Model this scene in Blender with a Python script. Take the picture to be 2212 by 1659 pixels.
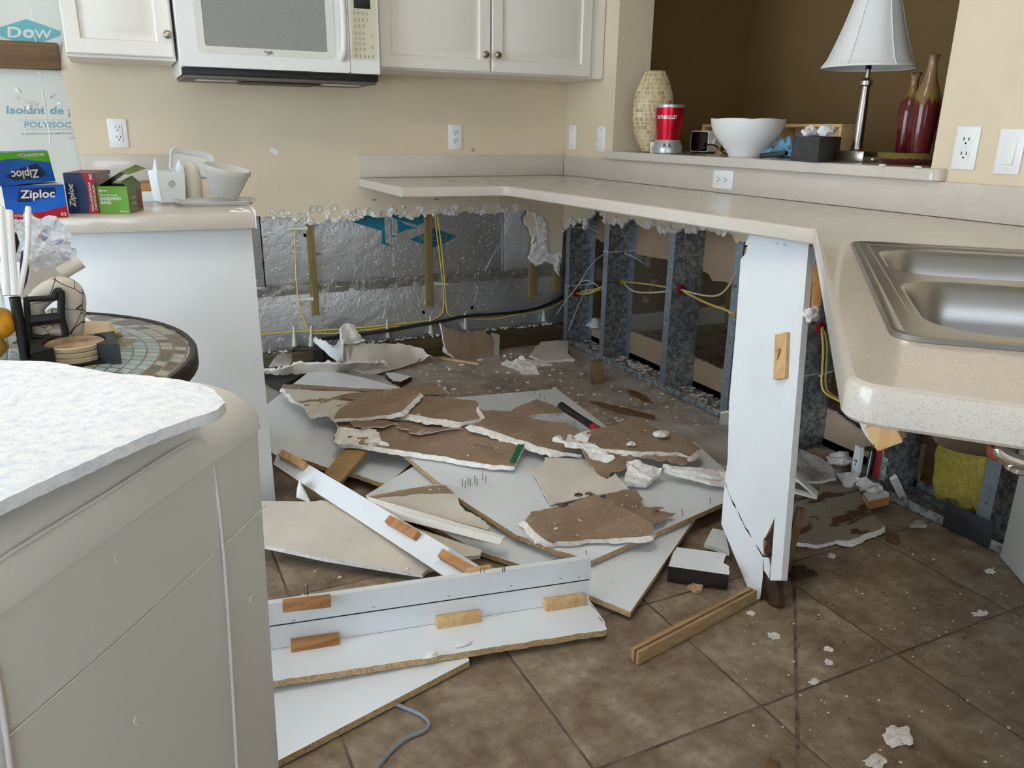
import bpy, bmesh, math, random
import numpy as np
from mathutils import Vector, Matrix, noise
from mathutils.geometry import delaunay_2d_cdt
random.seed(7)
for o in list(bpy.data.objects): bpy.data.objects.remove(o)
SC = bpy.context.scene
COL = SC.collection
PI = math.pi
# ------------------------------------------------------------------ camera
# x = 0 is the face of the backsplash on the right wall, y = 0 the one on the back wall, z = 0 the floor (metres)
CAM = np.array([-2.09912, -3.71841, 1.13465]); FPX = 1687.7
ROT = np.array([[0.9005027, -0.4346470, 0.0132967], [-0.1227720, -0.2834551, -0.9510943], [0.4171593, 0.8548305, -0.3086146]])
cam = bpy.data.cameras.new('camera'); camo = bpy.data.objects.new('camera', cam); COL.objects.link(camo)
cam.sensor_width = 36; cam.lens = FPX / 2212 * 36; cam.clip_start = 0.02
camo.matrix_world = Matrix([[ROT[0][i], -ROT[1][i], -ROT[2][i], CAM[i]] for i in range(3)] + [[0, 0, 0, 1]])
SC.camera = camo
# ------------------------------------------------------------------ world, daylight through the glazed openings, added ceiling fill, exposure
world = bpy.data.worlds.new('sky'); SC.world = world; world.use_nodes = True
bg = world.node_tree.nodes['Background']; bg.inputs[0].default_value = (0.72, 0.86, 1.0, 1); bg.inputs[1].default_value = 1.2
def area_light(name, loc, rot, sx, sy, power, color):
    l = bpy.data.lights.new(name, 'AREA'); l.shape = 'RECTANGLE'; l.size = sx; l.size_y = sy; l.energy = power; l.color = color
    o = bpy.data.objects.new(name, l); COL.objects.link(o); o.location = loc; o.rotation_euler = rot
area_light('daylight_left', (-5.35, -2.3, 1.25), (0, -PI / 2, 0), 2.2, 2.6, 135, (0.80, 0.91, 1.0))
area_light('daylight_behind', (-3.35, -7.25, 1.45), (PI / 2, 0, 0), 2.4, 1.7, 74, (0.85, 0.93, 1.0))
area_light('ceiling_fill', (-1.9, -2.3, 2.58), (0, 0, 0), 1.2, .6, 15, (1.0, 0.88, 0.72))  # added warm fill without a fixture, shades the wall under the cabinets
VS = SC.view_settings
VS.view_transform = 'Standard'; VS.look = 'None'; VS.exposure = -0.05; VS.gamma = 1.0; VS.use_curve_mapping = False
# ------------------------------------------------------------------ helpers
def ray(px, py):
    return ROT.T @ np.array([(px - 1106) / FPX, (py - 829.5) / FPX, 1.0])
def at(px, py, x=None, y=None, z=None, pl=None):
    r = ray(px, py)
    if x is not None: s = (x - CAM[0]) / r[0]
    elif y is not None: s = (y - CAM[1]) / r[1]
    elif z is not None: s = (z - CAM[2]) / r[2]
    else:
        p0, n = pl; s = np.dot(np.array(p0) - CAM, n) / np.dot(r, n)
    return Vector(CAM + r * s)
def zf(x0, y0, s): return lambda u, v: (x0 + u / s, y0 + v / s)
PX = zf(0, 0, 1.0)
D1 = zf(560, 720, 3.16); D2 = zf(1000, 800, 3.403); D3 = zf(560, 1000, 2.517); D4 = zf(1100, 1000, 2.517)
F3 = zf(560, 680, 5.53); F4 = zf(1690, 880, 4.2375); Z5 = zf(540, 420, 3.1155); Z6 = zf(1150, 420, 3.13)
def parse(zfn, s):
    out = []
    for tok in s.split(','):
        t = tok.split(); nums = [float(a) for a in t if a[0] not in 'LJ']
        opt = {a[0]: float(a[1:]) for a in t if a[0] in 'LJ'}
        out.append((*zfn(nums[0], nums[1]), nums[2] if len(nums) > 2 else None, opt))
    return out
def poly(zfn, s, pl=None, **kw):
    """outline read off the photograph, put at the heights given (or on the plane through the given heights)"""
    q = parse(zfn, s)
    if pl is not None or kw: return [at(a, b, pl=pl, **kw) for a, b, z, o in q], [o for a, b, z, o in q]
    k = [at(a, b, z=z) for a, b, z, o in q if z is not None]
    if len(k) >= 3:
        A = np.array([[p.x, p.y, 1] for p in k]); c = np.linalg.lstsq(A, np.array([p.z for p in k]), rcond=None)[0]
    else: c = (0, 0, sum(p.z for p in k) / len(k))
    n = np.array([-c[0], -c[1], 1.0]); p0 = (0, 0, c[2])
    return [at(a, b, z=z) if z is not None else at(a, b, pl=(p0, n)) for a, b, z, o in q], [o for a, b, z, o in q]
def prop(o, label, cat=None, group=None, kind=None):
    if label: o['label'] = label
    if cat: o['category'] = cat
    if group: o['group'] = group
    if kind: o['kind'] = kind
    return o
def thing(name, label, cat, loc=(0, 0, 0), group=None):
    o = bpy.data.objects.new(name, None); COL.objects.link(o); o.location = loc; o.empty_display_size = 0.05
    return prop(o, label, cat, group)
def copy_tree(o, parent=None):
    c = o.copy(); COL.objects.link(c); c.parent = parent
    for ch in list(o.children): copy_tree(ch, c)
    return c
def wloc(o):
    v = Vector((0, 0, 0))
    while o is not None: v = v + o.location; o = o.parent
    return v
class MB:
    def __init__(s): s.V = []; s.F = []; s.M = []
    def add(s, vs, fs, mi=0):
        b = len(s.V); s.V += [Vector(v) for v in vs]; s.F += [tuple(i + b for i in f) for f in fs]; s.M += [mi] * len(fs); return s
    def bm(s, bm, mi=0, T=None):
        bm.verts.index_update(); vs = [v.co.copy() for v in bm.verts]
        if T is not None: vs = [T @ v for v in vs]
        s.add(vs, [[v.index for v in f.verts] for f in bm.faces], mi); bm.free(); return s
    def box(s, x0, y0, z0, x1, y1, z1, mi=0, bev=0, T=None, seg=2):
        bm = bmesh.new(); bmesh.ops.create_cube(bm, size=1)
        for v in bm.verts: v.co = Vector((x0 + (v.co.x + .5) * (x1 - x0), y0 + (v.co.y + .5) * (y1 - y0), z0 + (v.co.z + .5) * (z1 - z0)))
        if bev: bmesh.ops.bevel(bm, geom=bm.edges[:], offset=bev, segments=seg, profile=.5, affect='EDGES')
        return s.bm(bm, mi, T)
    def prism(s, pts, z0, z1, mi=0, T=None, bev=0, seg=2, mside=None):
        bm = bmesh.new(); n = len(pts)
        a = [bm.verts.new((p[0], p[1], z0)) for p in pts]; b = [bm.verts.new((p[0], p[1], z1)) for p in pts]
        bm.faces.new(a[::-1]); bm.faces.new(b)
        for i in range(n): bm.faces.new((a[i], a[(i + 1) % n], b[(i + 1) % n], b[i]))
        bmesh.ops.recalc_face_normals(bm, faces=bm.faces[:])
        if bev: bmesh.ops.bevel(bm, geom=[e for e in bm.edges if abs(e.verts[0].co.z - e.verts[1].co.z) < 1e-6], offset=bev, segments=seg, profile=.5, affect='EDGES')
        return s.bm(bm, mi, T)
    def lathe(s, prof, n=32, c=(0, 0, 0), mi=0, T=None, cap=True, sx=1, sy=1):
        vs = []; fs = []; m = len(prof); c = Vector(c)
        for i in range(n):
            a = 2 * PI * i / n
            for r, z in prof: vs.append(Vector((r * math.cos(a) * sx, r * math.sin(a) * sy, z)))
        for i in range(n):
            j = (i + 1) % n
            for k in range(m - 1): fs.append((i * m + k, j * m + k, j * m + k + 1, i * m + k + 1))
        if cap:
            if prof[0][0] > 1e-5: fs.append([i * m for i in range(n)][::-1])
            if prof[-1][0] > 1e-5: fs.append([i * m + m - 1 for i in range(n)])
        vs = [(T @ v if T is not None else v + c) for v in vs]
        return s.add(vs, fs, mi)
    def tube(s, pts, r, n=8, mi=0, closed=False, smooth=0):
        pts = [Vector(p) for p in pts]
        for _ in range(smooth):
            q = [pts[0]]
            for i in range(len(pts) - 1): q += [pts[i] * .75 + pts[i + 1] * .25, pts[i] * .25 + pts[i + 1] * .75]
            pts = q + [pts[-1]]
        m = len(pts); vs = []; fs = []; up = None
        for i, p in enumerate(pts):
            d = (pts[min(i + 1, m - 1)] - pts[max(i - 1, 0)]) if not closed else (pts[(i + 1) % m] - pts[i - 1])
            d.normalize()
            if up is None: up = Vector((0, 0, 1)) if abs(d.z) < .9 else Vector((1, 0, 0))
            u = (up - d * up.dot(d)); u.normalize(); w = d.cross(u); up = u
            rr = float(np.interp(i / (m - 1), np.linspace(0, 1, len(r)), r)) if isinstance(r, (list, tuple)) else r
            for k in range(n):
                a = 2 * PI * k / n; vs.append(p + (u * math.cos(a) + w * math.sin(a)) * rr)
        for i in range(m if closed else m - 1):
            for k in range(n):
                a, b = i * n + k, i * n + (k + 1) % n; c, d2 = ((i + 1) % m) * n + (k + 1) % n, ((i + 1) % m) * n + k
                fs.append((a, b, c, d2))
        if not closed: fs += [list(range(n))[::-1], [(m - 1) * n + k for k in range(n)]]
        return s.add(vs, fs, mi)
    def blob(s, c, r, mi=0, amp=.35, seed=0, sub=2, flat=1.0):
        bm = bmesh.new(); bmesh.ops.create_icosphere(bm, subdivisions=sub, radius=1)
        rx, ry, rz = r if isinstance(r, (tuple, list)) else (r, r, r)
        for v in bm.verts:
            k = 1 + amp * noise.noise(v.co * 1.7 + Vector((seed * 3.1, seed * 1.7, seed)))
            v.co = Vector((v.co.x * rx * k, v.co.y * ry * k, v.co.z * rz * k)) + Vector(c)
        return s.bm(bm, mi)
    def build(s, name, mats, parent=None, angle=35, recalc=True):
        me = bpy.data.meshes.new(name); mats = mats if isinstance(mats, (list, tuple)) else [mats]
        if parent is not None: o0 = wloc(parent)
        else:
            n = len(s.V); o0 = Vector((sum(v.x for v in s.V) / n, sum(v.y for v in s.V) / n, min(v.z for v in s.V)))
        me.from_pydata([v - o0 for v in s.V], [], s.F)
        for m in mats: me.materials.append(m)
        for p, i in zip(me.polygons, s.M): p.material_index = i
        if recalc:
            bm = bmesh.new(); bm.from_mesh(me); bmesh.ops.recalc_face_normals(bm, faces=bm.faces[:]); bm.to_mesh(me); bm.free()
        me.polygons.foreach_set('use_smooth', [True] * len(me.polygons))
        me.set_sharp_from_angle(angle=math.radians(angle))
        o = bpy.data.objects.new(name, me); COL.objects.link(o)
        if parent is not None: o.parent = parent
        else: o.location = o0
        return o
def frame(o, xd, zd=None, yd=None):
    """matrix with its x axis along xd and z axis near zd"""
    x = Vector(xd).normalized(); z = Vector(zd) if zd is not None else Vector((0, 0, 1))
    z = (z - x * z.dot(x)).normalized(); y = z.cross(x)
    return Matrix(((x.x, y.x, z.x, o[0]), (x.y, y.y, z.y, o[1]), (x.z, y.z, z.z, o[2]), (0, 0, 0, 1)))
def beam(mb, a, b, w, h, mi=0, zd=(0, 0, 1), bev=0.001):
    """a bar from a to b, w wide, h high (b - a is its axis, zd its upward side)"""
    a = Vector(a); b = Vector(b); T = frame(a, b - a, zd); L = (b - a).length
    return mb.box(0, -w / 2, -h / 2, L, w / 2, h / 2, mi, bev, T)
def rough_outline(p2, opts, jag, seg):
    out = []; lips = []; n = len(p2)
    for i in range(n):
        a, b = p2[i], p2[(i + 1) % n]; o = opts[i]; J = o.get('J', jag); d = b - a; L = d.length
        if L < 1e-6: continue
        nrm = Vector((-d.y, d.x)) / L
        k = max(1, int(L / seg)) if J > 0 else 1
        for j in range(k):
            t = j / k; q = a + d * t
            if j > 0: q = q + nrm * (random.gauss(0, J * .55) + min(J, .005) * 2.4 * noise.noise(Vector((q.x * 28, q.y * 28, n)))) + d / L * random.uniform(-.25, .25) * seg
            out.append(q); lips.append(o.get('L', 0.0))
    return out, lips
def sheet(name, pts, th, mats, parent=None, jag=0.003, seg=.012, res=.05, rough=0.0, up=(0, 0, 1), wave=0.0, bend=None):
    """a slab whose upper face has the given outline: mats = upper face, lower face, edge. L on an outline point: the
    lower face sticks out that far along the next edge (broken gypsum), J: how ragged the next edge is"""
    P, opts = pts; n = len(P); c = sum(P, Vector()) / n; opts = (list(opts) + [opts[-1]] * n)[:n]
    N = Vector()
    for i in range(n): N += (P[i] - c).cross(P[(i + 1) % n] - c)
    N.normalize(); upv = Vector(up)
    if N.dot(upv) < 0: N = -N; P = P[::-1]; opts = opts[::-1]; opts = opts[1:] + opts[:1]
    u = (P[1] - P[0]).normalized(); u = (u - N * u.dot(N)).normalized(); v = N.cross(u)
    p2 = [Vector(((p - c).dot(u), (p - c).dot(v))) for p in P]; w = [(p - c).dot(N) for p in P]
    ol, lips = rough_outline(p2, opts, jag, seg)
    def height(q):
        s = 0; t = 0
        for a, b in zip(p2, w):
            k = 1 / ((a - q).length_squared + 1e-6); s += k * b; t += k
        h = s / t
        if wave: h += wave * noise.noise(Vector((q.x * 7, q.y * 7, c.x * 9)))
        if bend: h += bend(q)
        return h
    m = len(ol); iv = list(ol)
    if res:
        xs = [q.x for q in ol]; ys = [q.y for q in ol]; x = min(xs) + res / 2
        while x < max(xs):
            y = min(ys) + res / 2
            while y < max(ys): iv.append(Vector((x + random.uniform(-.2, .2) * res, y + random.uniform(-.2, .2) * res))); y += res
            x += res
    cv, ce, cf, ov, oe, of = delaunay_2d_cdt(iv, [(i, (i + 1) % m) for i in range(m)], [], 1, 1e-5)
    idx = {}
    for k, src in enumerate(ov):
        for sidx in src: idx.setdefault(sidx, k)
    loop = [idx[i] for i in range(m)]; loop = [k for i, k in enumerate(loop) if k != loop[i - 1]]
    lipmap = {idx[i]: lips[i] for i in range(m)}
    top = []; base = []
    for q in cv:
        h = height(q); r = rough * noise.noise(Vector((q.x * 45, q.y * 45, c.y * 5))) + rough * .5 * noise.noise(Vector((q.x * 130, q.y * 130, 0))) if rough else 0
        top.append(c + u * q.x + v * q.y + N * (h + r)); base.append(h)
    K = len(cv); bot = []; outn = {}
    lp = len(loop)
    area = sum(cv[loop[i]].x * cv[loop[(i + 1) % lp]].y - cv[loop[(i + 1) % lp]].x * cv[loop[i]].y for i in range(lp)); sg = 1 if area > 0 else -1
    for i, k in enumerate(loop):
        d = cv[loop[(i + 1) % lp]] - cv[loop[i - 1]]; L = d.length or 1; outn[k] = Vector((d.y, -d.x)) / L * sg
    for k, q in enumerate(cv):
        e = Vector((0, 0))
        if k in outn and lipmap.get(k, 0): e = outn[k] * lipmap[k] * random.uniform(.6, 1.15)
        bot.append(c + u * (q.x + e.x) + v * (q.y + e.y) + N * (base[k] - th))
    mb = MB()
    fs = [tuple(f) for f in cf]; mb.add(top, fs, 0); mb.add(bot, [f[::-1] for f in fs], 1)
    mid = []
    for k in loop:
        t = random.uniform(.35, .65); mm = top[k].lerp(bot[k], t)
        if jag or lipmap.get(k, 0): mm += N * random.uniform(-.15, .25) * th * (1 if lipmap.get(k, 0) else .3)
        mid.append(mm)
    b0 = len(mb.V); mb.V += mid
    for i in range(lp):
        j = (i + 1) % lp
        mb.F.append((loop[i], loop[j], b0 + j, b0 + i)); mb.M.append(2)
        mb.F.append((b0 + i, b0 + j, K + loop[j], K + loop[i])); mb.M.append(2)
    return mb.build(name, mats, parent, angle=40)
# ------------------------------------------------------------------ materials
def srgb(r, g=None, b=None):
    if g is None: g = b = r
    f = lambda c: (c / 255 / 12.92) if c <= 10 else ((c / 255 + .055) / 1.055) ** 2.4
    return (f(r), f(g), f(b), 1)
MATS = {}
class NT:
    def __init__(s, name):
        s.m = bpy.data.materials.new(name); s.m.use_nodes = True; s.t = s.m.node_tree; s.b = s.t.nodes['Principled BSDF']
    def n(s, typ, **kw):
        x = s.t.nodes.new(typ)
        for k, v in kw.items():
            if k in x.inputs.keys(): s.set(x.inputs[k], v)
            else: setattr(x, k, v)
        return x
    def set(s, sock, v):
        if hasattr(v, 'is_output') or isinstance(v, bpy.types.NodeSocket): s.t.links.new(v, sock)
        else: sock.default_value = v
    def B(s, **kw):
        for k, v in kw.items(): s.set(s.b.inputs[k.replace('_', ' ')], v)
        return s
    def coord(s, scale=(1, 1, 1), rot=(0, 0, 0)):
        tc = s.n('ShaderNodeTexCoord'); mp = s.n('ShaderNodeMapping'); s.t.links.new(tc.outputs['Object'], mp.inputs[0])
        mp.inputs['Scale'].default_value = scale; mp.inputs['Rotation'].default_value = rot; return mp.outputs[0]
    def noise(s, scale, co, detail=4, rough=.55, dist=0):
        x = s.n('ShaderNodeTexNoise'); s.t.links.new(co, x.inputs['Vector']); x.inputs['Scale'].default_value = scale
        x.inputs['Detail'].default_value = detail; x.inputs['Roughness'].default_value = rough; x.inputs['Distortion'].default_value = dist; return x.outputs['Fac']
    def ramp(s, fac, stops):
        x = s.n('ShaderNodeValToRGB'); s.t.links.new(fac, x.inputs[0]); e = x.color_ramp.elements
        while len(e) < len(stops): e.new(.5)
        for k, (p, c) in enumerate(stops):
            e[k].position = p; e[k].color = c if not isinstance(c, (int, float)) else (c, c, c, 1)
        return x.outputs[0]
    def mix(s, fac, a, b, blend='MIX'):
        x = s.n('ShaderNodeMix'); x.data_type = 'RGBA'; x.blend_type = blend
        s.set(x.inputs[0], fac); s.set(x.inputs[6], a); s.set(x.inputs[7], b); return x.outputs[2]
    def math(s, op, a, b=0.0, c=None):
        x = s.n('ShaderNodeMath'); x.operation = op; s.set(x.inputs[0], a); s.set(x.inputs[1], b)
        if c is not None: s.set(x.inputs[2], c)
        return x.outputs[0]
    def bump(s, h, strength=.3, dist=.002):
        x = s.n('ShaderNodeBump'); s.t.links.new(h, x.inputs['Height']); x.inputs['Strength'].default_value = strength; x.inputs['Distance'].default_value = dist
        s.t.links.new(x.outputs[0], s.b.inputs['Normal']); return s
def plain(name, col, rough=.5, metal=0, **kw):
    t = NT(name); t.B(Base_Color=col, Roughness=rough, Metallic=metal)
    for k, v in kw.items(): t.set(t.b.inputs[k.replace('_', ' ')], v)
    return t.m
def mottled(name, c1, c2, scale=20, rough=.6, metal=0, lo=.35, hi=.65, bump=0, bscale=None, stretch=(1, 1, 1), dist=.002, detail=4):
    t = NT(name); co = t.coord(stretch); f = t.noise(scale, co, detail); t.B(Base_Color=t.ramp(f, [(lo, c1), (hi, c2)]), Roughness=rough, Metallic=metal)
    if bump: t.bump(t.noise(bscale or scale * 3, co, 5), bump, dist)
    return t.m
def wood(name, c1, c2, c3=None, axis=0, scale=9, rough=.6):
    st = [14, 14, 14]; st[axis] = 1.0
    t = NT(name); co = t.coord(tuple(st)); f = t.noise(scale * .35, co, 6, .6, .6)
    t.B(Base_Color=t.ramp(f, [(.3, c1), (.55, c2), (.75, c3 or c2)]), Roughness=rough); t.bump(f, .25, .001); return t.m
M_wall = mottled('wall_paint', srgb(221, 203, 174), srgb(226, 209, 180), 3, .55, bump=.06, bscale=160, dist=.001)
M_trimw = plain('trim_white', srgb(232, 228, 220), .4)
M_cab = plain('cabinet_paint', srgb(236, 229, 218), .35)
M_lam = mottled('white_laminate', srgb(226, 229, 231), srgb(232, 235, 237), 6, .32)
M_white = plain('white_plastic', srgb(238, 238, 236), .3)
M_black = plain('black_plastic', srgb(20, 20, 21), .5)
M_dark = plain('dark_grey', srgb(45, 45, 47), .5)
M_nickel = plain('brushed_nickel', srgb(170, 162, 150), .3, 1)
M_chrome = plain('chrome', srgb(215, 215, 215), .12, 1)
_t = NT('kraft_paper'); _co = _t.coord(); _k = _t.ramp(_t.noise(9, _co), [(.35, srgb(134, 110, 88)), (.65, srgb(152, 128, 105))])
_k = _t.mix(_t.math('MULTIPLY', _t.ramp(_t.noise(13, _t.coord((1, 3, 1), (0, 0, .6)), 8, .7, .8), [(.58, 0.0), (.72, 1.0)]), .5), _k, srgb(186, 172, 156)); _k = _t.mix(_t.ramp(_t.noise(150, _co, 2), [(.69, 0.0), (.72, .8)]), _k, srgb(222, 214, 204))
_t.B(Base_Color=_k, Roughness=.85); _t.bump(_t.noise(120, _co), .1, .002); M_kraft = _t.m
def gyps(name, a, b):
    t = NT(name); co = t.coord(); f = t.noise(60, co, 6, .65); t.B(Base_Color=t.ramp(f, [(.3, a), (.6, b)]), Roughness=.95); t.bump(f, .7, .006); return t.m
M_gyp = gyps('gypsum_core', srgb(212, 204, 195), srgb(246, 241, 235))
M_board = mottled('painted_drywall', srgb(206, 196, 181), srgb(221, 212, 198), 5, .6, bump=.1, bscale=150, dist=.001)
M_grey_board = mottled('dusty_board', srgb(150, 143, 133), srgb(185, 180, 172), 6, .8, bump=.1)
def chip(name, a, b, c):
    t = NT(name); co = t.coord(); v = t.n('ShaderNodeTexVoronoi'); t.t.links.new(co, v.inputs['Vector']); v.inputs['Scale'].default_value = 330
    t.B(Base_Color=t.mix(t.ramp(v.outputs['Color'], [(.2, 0.0), (.8, 1.0)]), t.ramp(t.noise(9, co), [(.35, a), (.65, b)]), c), Roughness=.9); t.bump(v.outputs['Distance'], .5, .003); return t.m
M_chip = chip('particle_board', srgb(150, 118, 82), srgb(182, 148, 105), srgb(210, 180, 138))
M_chipd = chip('rotten_particle_board', srgb(70, 45, 26), srgb(96, 64, 38), srgb(46, 30, 20))
def counter(name, base, dk, lt):
    t = NT(name); co = t.coord(); v = t.n('ShaderNodeTexVoronoi'); t.t.links.new(co, v.inputs['Vector']); v.inputs['Scale'].default_value = 400
    w = t.n('ShaderNodeTexWhiteNoise'); t.t.links.new(v.outputs['Position'], w.inputs[0])
    f = t.math('MULTIPLY', t.math('LESS_THAN', v.outputs['Distance'], .36), t.math('GREATER_THAN', w.outputs[0], .6))
    g = t.math('MULTIPLY', t.math('LESS_THAN', v.outputs['Distance'], .34), t.math('LESS_THAN', w.outputs[0], .22))
    c = t.mix(f, t.ramp(t.noise(14, co), [(.3, base), (.7, tuple(min(1, x * 1.05) for x in base[:3]) + (1,))]), dk); c = t.mix(g, c, lt)
    t.B(Base_Color=c, Roughness=.13); return t.m
M_ctr = counter('solid_surface_counter', srgb(205, 195, 183), srgb(190, 178, 165), srgb(212, 204, 194))
def tiles():
    t = NT('floor_tile'); co = t.coord(); sp = t.n('ShaderNodeSeparateXYZ'); t.t.links.new(co, sp.inputs[0])
    T = .4065
    def cell(o, off): return t.math('DIVIDE', t.math('ADD', o, off + 40 * T), T)
    cx = cell(sp.outputs[0], .627); cy = cell(sp.outputs[1], 2.742)
    wob = t.math('MULTIPLY', t.math('SUBTRACT', t.noise(40, co), .5), .012)
    def edge(c): f = t.math('FRACT', t.math('ADD', c, wob)); return t.math('MINIMUM', f, t.math('SUBTRACT', 1.0, f))
    e = t.math('MINIMUM', edge(cx), edge(cy)); grout = t.math('LESS_THAN', e, .0072)
    cm = t.n('ShaderNodeCombineXYZ'); t.set(cm.inputs[0], t.math('FLOOR', cx)); t.set(cm.inputs[1], t.math('FLOOR', cy))
    w = t.n('ShaderNodeTexWhiteNoise'); t.t.links.new(cm.outputs[0], w.inputs[0])
    off = t.n('ShaderNodeVectorMath'); off.operation = 'ADD'; t.t.links.new(co, off.inputs[0]); t.t.links.new(w.outputs['Color'], off.inputs[1])
    a = t.ramp(t.noise(5, off.outputs[0], 7, .62, .4), [(.32, srgb(108, 88, 69)), (.5, srgb(148, 129, 107)), (.66, srgb(184, 168, 149))])
    b = t.ramp(t.noise(16, off.outputs[0], 6, .6), [(.34, srgb(98, 73, 52)), (.5, srgb(148, 129, 107)), (.68, srgb(188, 173, 156))])
    c = t.mix(.45, a, b); c = t.mix(t.math('MULTIPLY', t.ramp(t.noise(38, off.outputs[0], 8, .7), [(.4, 1.0), (.58, 0.0)]), .38), c, srgb(92, 74, 58)); c = t.mix(t.math('MULTIPLY', w.outputs[0], .14), c, srgb(112, 94, 76))
    c = t.mix(grout, c, t.ramp(t.noise(11, co), [(.35, srgb(72, 58, 46)), (.7, srgb(118, 103, 88))]))
    # plaster dust towards the torn walls
    dist = t.math('MINIMUM', t.math('ABSOLUTE', t.math('SUBTRACT', sp.outputs[0], .03)), t.math('ABSOLUTE', sp.outputs[1]))
    gate = t.ramp(t.math('ADD', t.math('MULTIPLY', t.math('ADD', sp.outputs[1], 2.1), 1.2), t.math('MULTIPLY', t.noise(4, co), .4)), [(.2, 0.0), (.7, 1.0)])
    m = t.math('MULTIPLY', t.math('MULTIPLY', gate, t.ramp(dist, [(0.0, 1.0), (1.15, .0)])), t.ramp(t.noise(7, co, 8, .65, .5), [(.30, 0.0), (.56, 1.0)]))
    c = t.mix(t.math('MULTIPLY', m, .8), c, srgb(196, 188, 179))
    sp2 = t.ramp(t.noise(120, co, 2), [(.70, 0.0), (.73, 1.0)]); c = t.mix(t.math('MULTIPLY', sp2, t.ramp(t.noise(3, co), [(.42, 0.0), (.6, .8)])), c, srgb(215, 210, 205))
    dk = t.ramp(t.noise(55, co, 3, .6), [(.68, 0.0), (.74, .75)]); c = t.mix(t.math('MULTIPLY', dk, t.ramp(t.noise(2.2, co), [(.45, 0.0), (.65, 1.0)])), c, srgb(62, 48, 38))
    t.B(Base_Color=c, Roughness=t.ramp(t.noise(12, co), [(.3, .38), (.7, .62)]))
    t.bump(t.math('ADD', t.math('MULTIPLY', t.math('MINIMUM', e, .014), 60), t.math('MULTIPLY', t.noise(30, co), .25)), .35, .003); return t.m
M_tile = tiles()
def foil(name, col, crinkle=.35, t_rough=.37):
    t = NT(name); co = t.coord(); h = t.math('ADD', t.noise(26, co, 5, .6), t.math('MULTIPLY', t.ramp(t.noise(70, co, 2), [(.62, 0.0), (.72, 1.0)]), .5))
    t.B(Base_Color=t.ramp(t.noise(4, co), [(.3, col), (.7, tuple(min(1, x * 1.12) for x in col[:3]) + (1,))]), Roughness=t_rough, Metallic=.9); t.bump(h, crinkle, .008); return t.m
M_foil = foil('foil_insulation', srgb(208, 209, 212), .8)
M_tape = foil('foil_tape', srgb(170, 168, 166), 1.0, .3)
M_foilcut = plain('foam_board', srgb(214, 205, 178), .9)
M_print = mottled('printed_foil_face', srgb(205, 203, 192), srgb(211, 209, 199), 4, .45, metal=.15, bump=.05, bscale=50)
M_teal = plain('teal_ink', srgb(102, 170, 176), .5)
M_teald = plain('dark_teal_ink', srgb(32, 118, 140), .4, .3)
M_tealt = plain('blue_grey_ink', srgb(118, 158, 170), .5)
M_greyink = plain('grey_ink', srgb(140, 146, 152), .5)
def galv():
    t = NT('galvanised_steel'); co = t.coord(); v = t.n('ShaderNodeTexVoronoi'); t.t.links.new(co, v.inputs['Vector']); v.inputs['Scale'].default_value = 95
    v2 = t.n('ShaderNodeTexVoronoi'); t.t.links.new(co, v2.inputs['Vector']); v2.inputs['Scale'].default_value = 52
    f = t.math('MULTIPLY', t.math('ADD', v.outputs['Color'], v2.outputs['Color']), .5)
    t.B(Base_Color=t.ramp(f, [(.34, srgb(122, 127, 132)), (.5, srgb(152, 158, 163)), (.68, srgb(188, 193, 198))]), Roughness=.48, Metallic=.55); return t.m
M_galv = galv()
M_flange = mottled('galvanised_flange', srgb(138, 148, 160), srgb(164, 173, 184), 30, .42, .6)
M_sill = wood('treated_lumber', srgb(58, 46, 30), srgb(84, 70, 44), srgb(104, 92, 60), 0, 8)
M_furr = wood('furring_strip', srgb(112, 94, 54), srgb(142, 122, 76), srgb(160, 142, 94), 2, 8)
M_furrg = plain('treated_green_edge', srgb(150, 165, 130), .7)
M_plank = wood('treated_plank', srgb(84, 62, 38), srgb(112, 84, 54), srgb(130, 104, 72), 0, 8)
M_block = wood('glue_block', srgb(150, 100, 58), srgb(186, 132, 82), srgb(200, 150, 100), 0, 10)
M_blockl = wood('pale_glue_block', srgb(196, 152, 100), srgb(216, 176, 124), srgb(226, 190, 140), 2, 10)
M_ply = wood('plywood_strip', srgb(128, 98, 62), srgb(160, 128, 86), srgb(182, 152, 108), 0, 10)
M_plyp = wood('pale_ply', srgb(150, 122, 80), srgb(178, 148, 104), srgb(192, 166, 122), 0, 10)
M_tan = wood('tan_wood', srgb(142, 112, 66), srgb(166, 134, 84), srgb(176, 146, 98), 0, 8)
M_stick = wood('weathered_stick', srgb(92, 66, 40), srgb(122, 90, 56), srgb(142, 110, 72), 2, 8)
M_yel = plain('yellow_cable', srgb(222, 196, 96), .45)
M_cream = plain('cream_cable', srgb(222, 214, 184), .5)
M_blkcable = plain('black_cable', srgb(32, 34, 40), .4)
M_tie = plain('clear_tie', srgb(228, 232, 228), .35)
M_clip = plain('translucent_standoff', srgb(214, 220, 200), .4)
M_red = plain('red_grommet', srgb(170, 22, 34), .4)
M_steel = plain('staple_steel', srgb(120, 120, 120), .35, 1)
M_ss = plain('stainless_sink', srgb(158, 154, 150), .3, 1.0)
M_hole = plain('dark_hole', srgb(14, 12, 11), .9)
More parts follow.
